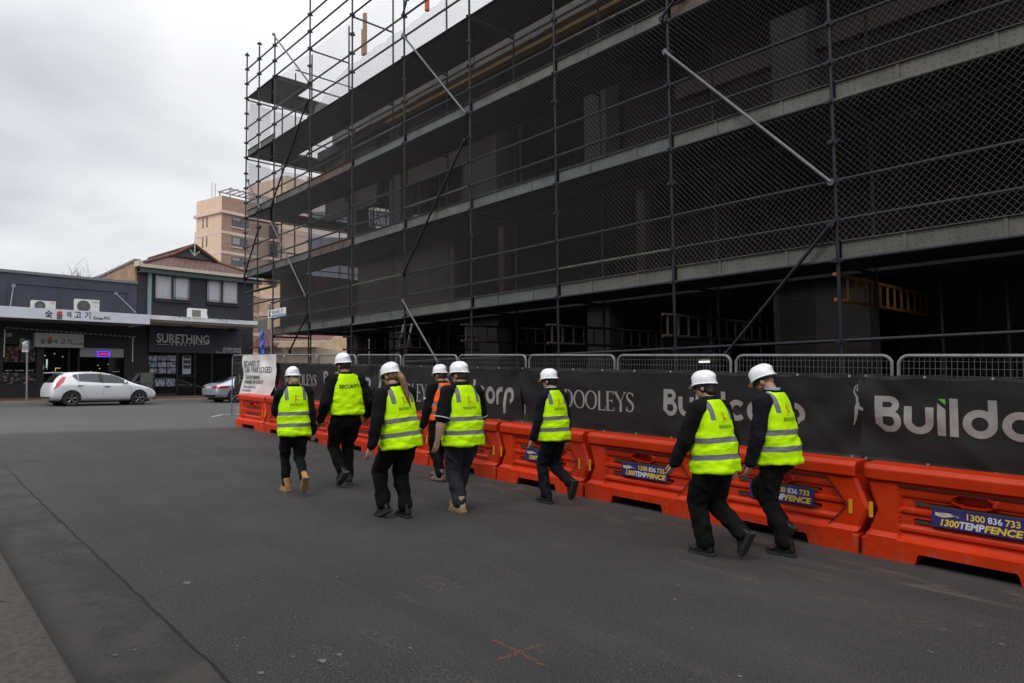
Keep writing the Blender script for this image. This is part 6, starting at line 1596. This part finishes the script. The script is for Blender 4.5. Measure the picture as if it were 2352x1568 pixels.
def car(name, label, paint, loc, rz, L, W_, H, stations, axles, rw, glass, lamps, marks, plate=None):
    t = thing(name, label, 'car', loc, rz)
    hw = W_ / 2; rings = []
    for x, zb, zbelt, zr, wb, wr in stations:
        zbelt_ = min(zbelt, zr - .02); cab = zr - zbelt_; h = [(wb * .80, zb), (wb * .97, zb + .10), (wb * 1.0, zb + (zbelt_ - zb) * .55), (wb * .985, zbelt_ - .05), (wb * .955, zbelt_)]
        if cab > .08: h += [(wr + (wb * .955 - wr) * .45, zbelt_ + cab * .5), (wr, zr - .05 * min(1, cab / .3)), (wr * .6, zr - .006)]
        else: h += [(wb * .90, zbelt_ + cab * .3), (wb * .80, zbelt_ + cab * .7), (wb * .5, zr - .004)]
        rings.append([Vector((x, -y, z)) for y, z in h] + [Vector((x, 0, zr))] + [Vector((x, y, z)) for y, z in reversed(h)] + [Vector((x, 0, zb))])
    me = MB().loft(rings).mesh('temp', paint)
    bm = bmesh.new(); bm.from_mesh(me); bmesh.ops.recalc_face_normals(bm, faces=bm.faces); bm.to_mesh(me); bm.free()
    me = evaluated(me, [('SUBSURF', dict(levels=2, render_levels=2))])
    cut = MB()
    for ax in axles: cut.tube((ax, -hw - .2, rw + .015), (ax, -hw + .30, rw + .015), rw * 1.16, 40).tube((ax, hw - .30, rw + .015), (ax, hw + .2, rw + .015), rw * 1.16, 40)
    cm = cut.mesh('temp', M_rdark); co = bpy.data.objects.new('temp', cm); COL.objects.link(co)
    solid = evaluated(me, [('BOOLEAN', dict(object=co, operation='DIFFERENCE', solver='EXACT'))]); bpy.data.objects.remove(co)
    solid.materials.clear(); solid.materials.append(paint); solid.shade_smooth(); solid.set_sharp_from_angle(angle=radians(35)); solid.name = 'car body'
    body = obj('body', solid, t)
    bvh = BVHTree.FromPolygons([v.co for v in me.vertices], [p.vertices for p in me.polygons])
    def decal(poly, m, nm, side=-1, off=.006, axis='y', parent=None, cuts=3):
        bm = bmesh.new(); bm.faces.new([bm.verts.new((a, 0, b)) for a, b in poly]); bmesh.ops.triangulate(bm, faces=bm.faces)
        for _ in range(cuts): bmesh.ops.subdivide_edges(bm, edges=[e for e in bm.edges if e.calc_length() > .07], cuts=1, use_grid_fill=True)
        bmesh.ops.triangulate(bm, faces=bm.faces)
        for v in bm.verts:
            if axis == 'y': hit = bvh.ray_cast(Vector((v.co.x, side * 3, v.co.z)), Vector((0, -side, 0)))
            else: hit = bvh.ray_cast(Vector((-3, v.co.x, v.co.z)), Vector((1, 0, 0)))
            if hit[0]: v.co = hit[0] + (Vector((0, side * off, 0)) if axis == 'y' else Vector((-off, 0, 0)))
        d = bpy.data.meshes.new(nm); bm.to_mesh(d); bm.free(); d.materials.append(m); d.shade_smooth()
        return obj(nm, d, parent or t)
    for side in (-1, 1):
        for poly in glass['side']: decal(poly, M_cgl, 'side_window', side)
        for poly in glass.get('pillar', []): decal(poly, M_trim, 'pillar_trim', side, .008)
        for poly, m, nm in lamps: decal(poly, m, nm, side, .008)
        for p in marks['lines']:
            vs, fs = stroke(p, .009); 
            for i in range(len(p) - 1): decal([vs[f] for f in fs[i]], M_trim, 'door_gap', side, .003, cuts=2)
        for hx, hz in marks['handles']:
            hit = bvh.ray_cast(Vector((hx, side * 3, hz)), Vector((0, -side, 0)))
            if hit[0]: y = hit[0].y; obj('door_handle', MB().box(hx - .10, hx + .10, min(y + side * .03, y + side * .012), max(y + side * .03, y + side * .012), hz - .014, hz + .014).mesh('handle', marks.get('hm', M_trim)), t)
        mx, mz = marks['mirror']; hit = bvh.ray_cast(Vector((mx, side * 3, mz - .05)), Vector((0, -side, 0))); y = hit[0].y if hit[0] else side * hw
        mir = MB().ell((mx, y + side * .10, mz), .075, .10, .07, None, 14, 8).tube((mx, y, mz - .06), (mx, y + side * .07, mz - .03), .025, 6); obj('wing_mirror', mir.mesh('mirror', paint, 60), t)
        for ax in axles: wheel(t, ax, side * (hw - .115), rw, side)
    for poly in glass['rear']: decal(poly, M_cgl, 'rear_window', axis='x')
    for poly in glass.get('front', []): pass
    for poly, m, nm in marks.get('rear', []): decal(poly, m, nm, axis='x', off=.008)
    obj('underbody', MB().box(.35, L - .35, -hw + .22, hw - .22, .16, .30).mesh('underbody', M_rdark), t)
    return t
# white hatchback ; x = 0 at the rear bumper
hx = lambda x: (x - 660) * .00275
st_ = [(0.0, .42, .60, .62, .62, .5), (.05, .30, .74, .86, .78, .60), (.16, .24, .86, 1.10, .845, .60), (.34, .22, .92, 1.36, .87, .565), (.50, .21, .93, 1.43, .878, .58), (.95, .20, .935, 1.465, .885, .60), (1.60, .19, .93, 1.48, .888, .60), (2.15, .19, .92, 1.455, .888, .60), (2.60, .19, .91, 1.33, .885, .62), (3.02, .19, .91, 1.10, .88, .70), (3.22, .20, .90, .985, .875, .78), (3.55, .21, .84, .90, .868, .7), (3.90, .22, .74, .80, .83, .6), (4.12, .26, .62, .68, .74, .5), (4.235, .34, .50, .53, .60, .4)]
X0_ = W1(352, 1480, 32.55)[0] + .33; P0 = shop(X0_, 33.44, 0)
pr = shop(X0_ + .7, 32.6, 0); pf = shop(X0_ + 3.4, 32.6, 0)
P0.z = gxy(pr)
glass = {'side': [[(.80, 1.27), (1.0, 1.06), (1.0, 1.36), (.86, 1.34)], [(1.02, 1.05), (1.80, 1.0), (1.80, 1.40), (1.30, 1.395), (1.02, 1.365)], [(1.95, .99), (2.98, .955), (2.78, 1.15), (2.50, 1.305), (2.22, 1.375), (1.95, 1.40)]],
         'pillar': [[(1.80, 1.0), (1.95, .99), (1.95, 1.40), (1.80, 1.40)]], 'rear': [[(-.58, 1.0), (.58, 1.0), (.50, 1.32), (-.50, 1.32)]]}
lamps = [([(.10, .70), (.24, .80), (.47, 1.02), (.57, 1.24), (.44, 1.24), (.20, .96)], M_tail, 'tail_light'), ([(3.72, .79), (4.05, .66), (4.12, .60), (3.98, .60), (3.80, .70)], M_lampw, 'headlight')]
marks_ = {'lines': [[(1.95, .98), (1.95, .30)], [(.98, 1.05), (1.0, .85), (1.30, .40), (1.42, .30), (1.95, .28), (3.02, .27), (3.05, .60), (3.04, .93)]], 'handles': [(1.06, .865), (2.09, .835)], 'mirror': (2.82, 1.03),
          'rear': [([(-.27, .72), (.27, .72), (.27, .84), (-.27, .84)], M_plate, 'number_plate'), ([(-.7, .33), (.7, .33), (.7, .40), (-.7, .40)], M_trim, 'bumper_trim')]}
c1 = car('parked_car', 'white five door hatchback parked outside the barbecue restaurant', M_carw, P0, YAW_T, 4.245, 1.775, 1.48, st_, (.76, 3.41), .315, glass, lamps, marks_)
c1.rotation_euler = (0, -atan2(gxy(pf) - gxy(pr), 2.7), YAW_T)
obj('spoiler', MB().box(.10, .50, -.58, .58, 1.395, 1.43).mesh('spoiler', M_carw), c1)
# silver liftback further along, mostly hidden by the end of the hoarding
st2 = [(0.0, .45, .62, .66, .66, .5), (.06, .30, .80, .90, .82, .6), (.22, .24, .88, .975, .89, .62), (.55, .22, .91, 1.06, .915, .60), (1.10, .20, .92, 1.27, .92, .57), (1.70, .19, .92, 1.37, .922, .57), (2.30, .19, .91, 1.385, .922, .57), (2.80, .19, .90, 1.32, .92, .60), (3.30, .19, .89, 1.08, .915, .68), (3.60, .20, .88, .95, .91, .78), (4.10, .22, .78, .84, .88, .7), (4.55, .26, .64, .70, .80, .5), (4.72, .36, .52, .56, .64, .4)]
t2 = W1(1747, 1470, 32.6)[0] + .6; P1 = shop(t2, 33.5, 0); pr = shop(t2 + .9, 32.6, 0); P1.z = gxy(pr); pf = shop(t2 + 3.8, 32.6, 0)
glass2 = {'side': [[(1.02, 1.10), (1.35, .99), (1.98, .985), (1.98, 1.30), (1.45, 1.26)], [(2.06, .985), (3.22, .96), (3.02, 1.10), (2.72, 1.24), (2.40, 1.295), (2.06, 1.30)]], 'rear': [[(-.55, 1.0), (.55, 1.0), (.48, 1.24), (-.48, 1.24)]]}
lamps2 = [([(.05, .76), (.10, .70), (.62, .76), (.66, .82), (.2, .84)], M_tail, 'tail_light'), ([(4.2, .74), (4.6, .62), (4.6, .56), (4.25, .62)], M_lampw, 'headlight')]
marks2 = {'lines': [[(2.02, .97), (2.02, .30)], [(1.15, .95), (1.35, .45), (1.5, .3), (3.3, .29), (3.32, .92)]], 'handles': [(1.25, .86), (2.2, .85)], 'mirror': (3.1, 1.03), 'hm': M_cars,
          'rear': [([(-.26, .72), (.26, .72), (.26, .83), (-.26, .83)], M_plate, 'number_plate'), ([(-.85, .72), (-.40, .74), (-.40, .84), (-.85, .84)], M_tail, 'rear_lamp'), ([(.40, .74), (.85, .72), (.85, .84), (.40, .84)], M_tail, 'rear_lamp'), ([(-.7, .30), (.7, .30), (.7, .40), (-.7, .40)], M_trim, 'bumper_trim')]}
c2 = car('parked_car', 'silver blue liftback parked by the estate agency, half hidden behind the hoarding', M_cars, P1, YAW_T, 4.73, 1.85, 1.386, st2, (.95, 3.77), .335, glass2, lamps2, marks2)
c2.rotation_euler = (0, -atan2(gxy(pf) - gxy(pr), 2.9), YAW_T)
# ================================================================== apartment tower beyond
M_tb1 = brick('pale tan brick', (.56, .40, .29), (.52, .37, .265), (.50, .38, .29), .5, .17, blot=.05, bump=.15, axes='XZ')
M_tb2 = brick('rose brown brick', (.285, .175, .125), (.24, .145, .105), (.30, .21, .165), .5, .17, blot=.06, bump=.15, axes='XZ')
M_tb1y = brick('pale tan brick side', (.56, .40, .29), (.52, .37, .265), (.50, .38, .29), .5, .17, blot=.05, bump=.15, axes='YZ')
M_band = mat('pink render band', (.52, .39, .33), .85, var=.06, vscale=.6); M_wfr = mat('bronze window frame', (.05, .045, .042), .5); M_wgl = mat('window glass', (.03, .035, .04), .06, spec=.7); M_wbl = mat('roller blind', (.22, .22, .21), .8)
TY = 100.0
def far(x, y, Y): d = ray(x, y); return d * (Y / d.y) + Vector((0, 0, EYE))
cor = far(510, 448, TY)                       # nearest top corner of the parapet
rt = flat(2300, 858); lt = flat(-1250, 890)   # the two facades recede to these directions
tw = thing('apartment_tower', 'tan brick apartment tower with pink bands rising behind the tiled roof', 'apartment building', (cor.x, cor.y, 0), atan2(rt.y, rt.x))
TZ = cor.z; YT = atan2(rt.y, rt.x)
# local frame : x along the right facade, left facade along the local direction of lt
Rm = Matrix.Rotation(-YT, 3, 'Z'); ld_ = Rm @ lt; ld_ = Vector((ld_.x, ld_.y, 0)).normalized()
Lw = 6.4; Rw = 27.0; TOPF = 3.05
def lp(a, z, off=0): n = Vector((ld_.y, -ld_.x, 0)); n = n if (n.y < 0 or n.x < 0) else -n; return ld_ * a + n * off + Vector((0, 0, z))
# right facade as a solid block, left facade as a second wing butted against it
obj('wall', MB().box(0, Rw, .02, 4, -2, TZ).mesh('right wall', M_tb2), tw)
q0, q1 = ld_ * 0, ld_ * Lw; back = Rm @ Vector((cor.x, cor.y, 0)).normalized() * 9 + Vector((2.5, 0, 0))
mb = MB(); P = [Vector((-.02, .0, 0)), q1, q1 + back, back * .8]; mb.add([p + Vector((0, 0, -2)) for p in P] + [p + Vector((0, 0, TZ - .02)) for p in P], [(3, 2, 1, 0), (4, 5, 6, 7), (0, 1, 5, 4), (1, 2, 6, 5), (2, 3, 7, 6), (3, 0, 4, 7)])
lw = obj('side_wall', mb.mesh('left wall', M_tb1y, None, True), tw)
zf = [TZ - 2.65 - 3.0 * k for k in range(8)]
mb = MB(); mbL = MB()
nL = Vector((ld_.y, -ld_.x, 0)); nL = nL if nL.dot(Vector((-1, -1, 0))) > 0 else -nL
for k, z in enumerate(zf):
    h, o_ = (.42, .35) if k == 0 else (.40, .04)
    mb.box(-o_, Rw, -o_, .0, z, z + h)
    a0, a1 = nL * .002, ld_ * (Lw + .3 * (k == 0)); P = [a0, a1, a1 + nL * o_, nL * o_ + (ld_ * -.0)]
    mb.add([p + Vector((0, 0, z)) for p in P] + [p + Vector((0, 0, z + h)) for p in P], [(3, 2, 1, 0), (4, 5, 6, 7), (0, 1, 5, 4), (1, 2, 6, 5), (2, 3, 7, 6), (3, 0, 4, 7)])
obj('band', mb.mesh('floor bands', M_band), tw)
def twin(x0, x1, z0, z1, bl=.0):
    w = obj('window', MB().box(x0 - .08, x1 + .08, -.06, .02, z0 - .08, z0).box(x0 - .08, x1 + .08, -.06, .02, z1, z1 + .08).box(x0 - .08, x0, -.06, .02, z0, z1).box(x1, x1 + .08, -.06, .02, z0, z1).box((x0 + x1) / 2 - .05, (x0 + x1) / 2 + .05, -.05, .02, z0, z1).mesh('window frame', M_wfr), tw)
    obj('pane', MB().box(x0, x1, -.012, .01, z0, z1).mesh('pane', M_wgl), w); obj('sill', MB().box(x0 - .25, x1 + .25, -.16, .0, z0 - .26, z0 - .09).mesh('sill', M_band), w)
    if bl: obj('blind', MB().box(x0, (x0 + x1) / 2 - .05, -.022, -.013, z1 - (z1 - z0) * bl, z1).mesh('blind', M_wbl), w)
for k in range(5):
    zz = zf[k + 1] + .4; b_ = (.25, .75, .35, .5, .2)[k]
    twin(1.75, 4.35, zz + .95, zz + 2.25, b_)
    for x in (13.5, 17.0, 21.0, 24.5): twin(x, x + 2.2, zz + .95, zz + 2.25, .4)
    # recessed balconies
    for x in (7.6, ): 
        bl_ = obj('balcony', MB().box(x, x + 4.4, -.9, .0, zz - .42, zz - .02).mesh('balcony slab', M_band), tw)
        rl = MB().box(x, x + 4.4, -.88, -.84, zz + .95, zz + 1.0)
        for i in range(20): rl.box(x + .1 + i * .22, x + .13 + i * .22, -.87, -.85, zz - .02, zz + .95)
        obj('railing', rl.mesh('railing', mat('dark railing', (.02, .022, .025), .5)), bl_); obj('opening', MB().box(x + .4, x + 4.0, -.03, .021, zz, zz + 2.2).mesh('balcony opening', mat('shaded glass', (.03, .032, .035), .1)), bl_)
for k in range(4):          # slot windows in the side wall
    zz = zf[k + 1] + .4
    for a in (3.5, 4.5):
        P = [ld_ * a, ld_ * (a + .3)]; mb = MB(); mb.add([P[0] + nL * .03 + Vector((0, 0, zz + .9)), P[1] + nL * .03 + Vector((0, 0, zz + .9)), P[1] + nL * .03 + Vector((0, 0, zz + 2.5)), P[0] + nL * .03 + Vector((0, 0, zz + 2.5))], [(0, 1, 2, 3)])
        obj('slot_window', mb.mesh('slot window', mat('slot window shade', (.09, .06, .045), .6)), tw)
xw = 9.6; zw = far(650, 372, 100).z
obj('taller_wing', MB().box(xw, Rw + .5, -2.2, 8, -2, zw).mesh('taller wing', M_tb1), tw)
obj('band', MB().box(xw - .05, Rw + .55, -2.3, -2.2, zw - 3.3, zw - 2.9).box(xw - .05, Rw + .55, -2.3, -2.2, zw - 6.3, zw - 5.9).box(xw - .05, Rw + .55, -2.3, -2.2, zw - 9.3, zw - 8.9).box(xw - .05, Rw + .55, -2.3, -2.2, zw - 12.3, zw - 11.9).mesh('wing bands', M_band), tw)
# pergola and aerials on the roof
mb = MB()
for i in range(8): mb.box(2.0 + i * 1.0, 2.15 + i * 1.0, .8 , 3.9, TZ + 1.6 + i * .0, TZ + 1.75)
mb.box(1.6, 10, .8, 1.0, TZ + 1.45, TZ + 1.6); mb.box(1.6, 10, 3.6, 3.8, TZ + 1.45, TZ + 1.6)
for x in (1.8, 9.6):
    for y in (.85, 3.65): mb.box(x, x + .15, y, y + .15, TZ - .1, TZ + 1.5)
obj('pergola', mb.mesh('roof pergola', mat('grey steel', (.22, .23, .24), .5, .3)), tw)
obj('roof_box', MB().box(7.8, 9.5, 1.4, 3.9, TZ, TZ + 1.44).mesh('roof box', mat('pale grey render', (.40, .41, .42), .8)), tw)
aer = ld_ * 2.4 + Vector((.5, 1.0, 0)); mb = MB()
for d in (0, .55): mb.tube(aer + Vector((d, 0, TZ - .2)), aer + Vector((d, 0, TZ + 2.6)), .08, 6)
obj('aerial', mb.mesh('aerials', mat('pale pole', (.45, .45, .46), .5)), tw)
# ------------------------------------------------------------------ lower flats and tiled roofs seen past the shop corner
M_rtile = brick('red roof tiles', (.20, .060, .045), (.15, .048, .040), (.05, .02, .017), .32, .33, bump=1.0, msize=.04, axes='XY')
f0 = far(587, 800, 52); f1 = far(700, 800, 52)
fb = thing('block_of_flats', 'cream block of flats with balconies, seen between the shop corner and the scaffold', 'apartment building', (f0.x, f0.y, 0), 0)
Wf = f1.x - f0.x; zt = far(600, 640, 52).z
zq = lambda y: far(600, y, 52).z; xq = lambda x: far(x, 750, 52).x - f0.x
M_creamb = brick('cream brick', (.50, .36, .23), (.46, .33, .21), (.42, .31, .22), .4, .15, bump=.1)
obj('wall', MB().box(xq(595.5), Wf + 5, 0, 9, -1, zq(655)).mesh('wall', M_creamb), fb)
obj('band', MB().box(xq(595.4), Wf + 5, -.08, -.0, zq(726), zq(719)).box(xq(595.4), Wf + 5, -.08, 0, zq(686), zq(678)).mesh('bands', M_band), fb)
for ya, yb in ((718, 729), (671, 683)):
    b_ = obj('balcony', MB().box(xq(583), xq(595), -1.2, 0, zq(yb) , zq(ya + 2)).mesh('balcony slab', M_band), fb)
    r_ = MB().box(xq(583), xq(595), -1.2, -1.16, zq(ya - 10), zq(ya - 11.2))
    for i in range(9): x = xq(583.3) + (xq(595) - xq(583.3)) * i / 9; r_.box(x, x + .03, -1.19, -1.17, zq(ya + 2), zq(ya - 10))
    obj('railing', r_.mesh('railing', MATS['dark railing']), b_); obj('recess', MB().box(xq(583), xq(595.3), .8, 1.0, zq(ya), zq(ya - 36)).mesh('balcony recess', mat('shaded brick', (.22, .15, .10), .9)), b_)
for s_, x0 in (('house', 583), ):
    hs = thing('tiled_house', 'low house with red tiled roof behind the end of the hoarding', 'house', tuple(far(583, 860, 41) * 1 - Vector((0, 0, 0))), 0)
    hz = hs.location.z; h_x = lambda x, Y=41: far(x, 800, Y).x - hs.location.x; h_z = lambda y, Y=41: far(600, y, Y).z - hz
    hs.location.z = -.2; hz = -.2
    obj('wall', MB().box(h_x(586), h_x(720), .5, 7, -1, h_z(797)).mesh('wall', mat('cream render', (.42, .33, .24), .85, var=.15)), hs)
    mb = MB(); mb.add([(h_x(570), -.2, h_z(797)), (h_x(640), -.2, h_z(795)), (h_x(625), 3.2, h_z(752, 44)), (h_x(578), 3.2, h_z(752, 44))], [(0, 1, 2, 3)]).add([(h_x(640), -.3, h_z(784)), (h_x(760), -.3, h_z(784)), (h_x(750), 3.4, h_z(762, 44)), (h_x(632), 3.4, h_z(762, 44))], [(0, 1, 2, 3)])
    mb.add([(h_x(570), -.25, h_z(801)), (h_x(640), -.25, h_z(799)), (h_x(640), -.25, h_z(795)), (h_x(570), -.25, h_z(797))], [(0, 1, 2, 3)])
    obj('roof', mb.mesh('roof', M_rtile), hs)
    obj('gutter', MB().box(h_x(634), h_x(760), -.45, -.28, h_z(788), h_z(784)).mesh('gutter', M_cream), hs)
of0 = far(703, 700, 75); ofb = thing('office_building', 'pale far building with bands of blue grey glass, seen through the open upper floor', 'building', (of0.x, of0.y, 0), 0)
ox = lambda x: far(x, 700, 75).x - of0.x; oz = lambda y: far(820, y, 75).z
obj('wall', MB().box(0, ox(985), 0, 12, -2, oz(405)).mesh('wall', mat('pale render', (.33, .30, .28), .85, var=.1, vscale=.3)), ofb)
for ya, yb in ((462, 432), (520, 485), (580, 545), (640, 605)):
    w = obj('window', MB().box(ox(712), ox(978), -.05, .01, oz(ya), oz(yb)).mesh('window band', mat('blue grey glass', (.06, .075, .095), .1)), ofb)
    m_ = MB()
    for q in range(12): xx = ox(712 + q * 24); m_.box(xx - .06, xx + .06, -.1, -.051, oz(ya), oz(yb))
    obj('mullion', m_.mesh('mullions', M_wfr), w)
# bare tree behind the restaurant
def bare_tree():
    b = far(215, 700, 62); base = Vector((b.x, b.y, gxy(b)))
    t = thing('bare_tree', 'leafless tree showing over the restaurant parapet', 'tree', base); rs = random.Random(12); top = far(215, 603, 62).z - base.z
    mb = MB().path([(0, 0, 0), (.1, 0, 2), (0, .1, 4.2)], .2, 8, [.26, .2, .15]); obj('trunk', mb.mesh('trunk', mat('grey bark', (.11, .095, .085), .9, var=.3, vscale=4), 50), t)
    cr = MB()
    def grow(p, d, l, r, k):
        pts = [p]; 
        for i in range(4): d = (d + Vector((rs.uniform(-.16, .16), rs.uniform(-.16, .16), rs.uniform(-.03, .12)))).normalized(); p = p + d * l / 4; pts.append(p)
        cr.path(pts, r, 4, [r * (1 - .14 * i) for i in range(5)])
        if k > 0:
            for i in range(rs.randint(3, 4)):
                q = pts[rs.randint(2, 4)]; nd = (d + Vector((rs.uniform(-.75, .75), rs.uniform(-.75, .75), rs.uniform(-.1, .45)))).normalized(); grow(q, nd, l * rs.uniform(.55, .8), r * .55, k - 1)
    for i in range(9):
        a = 2 * pi * i / 9 + rs.uniform(-.2, .2); grow(Vector((0, .1, 4.1)), Vector((cos(a) * .95, sin(a) * .5, 1)).normalized(), (top - 4.1) * .46, .085, 3)
    obj('crown', cr.mesh('crown', mat('grey twigs', (.13, .105, .095), .9)), t)
bare_tree()
# ------------------------------------------------------------------ street name sign and what hangs beside it
sp = site(20.75, 8.25, 0); sp.z = gxy(sp)
sg = thing('street_sign', 'white and blue BOARD ST name sign on a pole by the scaffold corner', 'street sign', sp, YAW_S)
Xs = lambda x, y=718: 20.75 - onN(x, y, 8.25)[0]; Zs = lambda y, x=637: onN(x, y, 8.25)[1] - sp.z
obj('pole', MB().tube((Xs(621), .04, 0), (Xs(621), .04, Zs(700)), .03, 10).tube((Xs(616), .04, Zs(712)), (Xs(616), .04, Zs(694)), .055, 12).mesh('pole', MATS['galvanised pole'], 40), sg)
a, b, z0, z1 = Xs(617), Xs(657.5), Zs(727), Zs(709); M_sgw = mat('sign face white', (.66, .66, .66), .4); M_sgb = mat('sign band blue', (.02, .18, .42), .4)
pl = obj('blade', MB().box(a, b, -.02, -.005, z0, z1).mesh('blade', M_sgw), sg); h = z1 - z0; w = b - a
obj('band', MB().box(a + w * .24, b - .01, -.024, -.021, z0 + .02, z0 + h * .25).mesh('band', M_sgb), pl)
g = MB(); text(g, 'BOARD ST', h * .62, a + w * .57, -.024, z0 + h * .40, sx=w * .62 / (h * .62 * 4.6), bold=.008); obj('lettering', g.mesh('sign lettering', mat('sign ink', (.05, .055, .06), .5)), pl)
g = MB(); 
for rr, a0, a1 in ((.36, 50, 320), (.20, 40, 300)): shapes(g, [stroke(arc(0, 0, rr, rr, a0, a1, 14), .13)], a + w * .13, -.024, z0 + h * .5, h)
obj('council_mark', g.mesh('council mark', mat('sign ink', (.05, .055, .06), .5)), pl)
o = obj('back_plate', MB().box(Xs(594.5), Xs(615), -.03, -.015, Zs(757), Zs(727)).mesh('back plate', mat('bare sign back', (.13, .128, .125), .5, .3)), sg)
hp = thing('hose', 'bright blue hose hanging beside the street sign pole', 'hose', sp + NN * -.12 + S * .1, YAW_S)
x0 = Xs(611) + .1; zA, zB_ = Zs(757), Zs(812); n = 40
obj('coil', MB().path([(x0 + .02 * sin(i * .35) + (i / n) * .08, .02 * cos(i * .35), zA + (zB_ - zA) * i / n) for i in range(n + 1)], .05, 10, [.05 + .008 * sin(i * 1.9) for i in range(n + 1)]).mesh('hose', mat('blue plastic', (.01, .12, .62), .4), 60), hp)
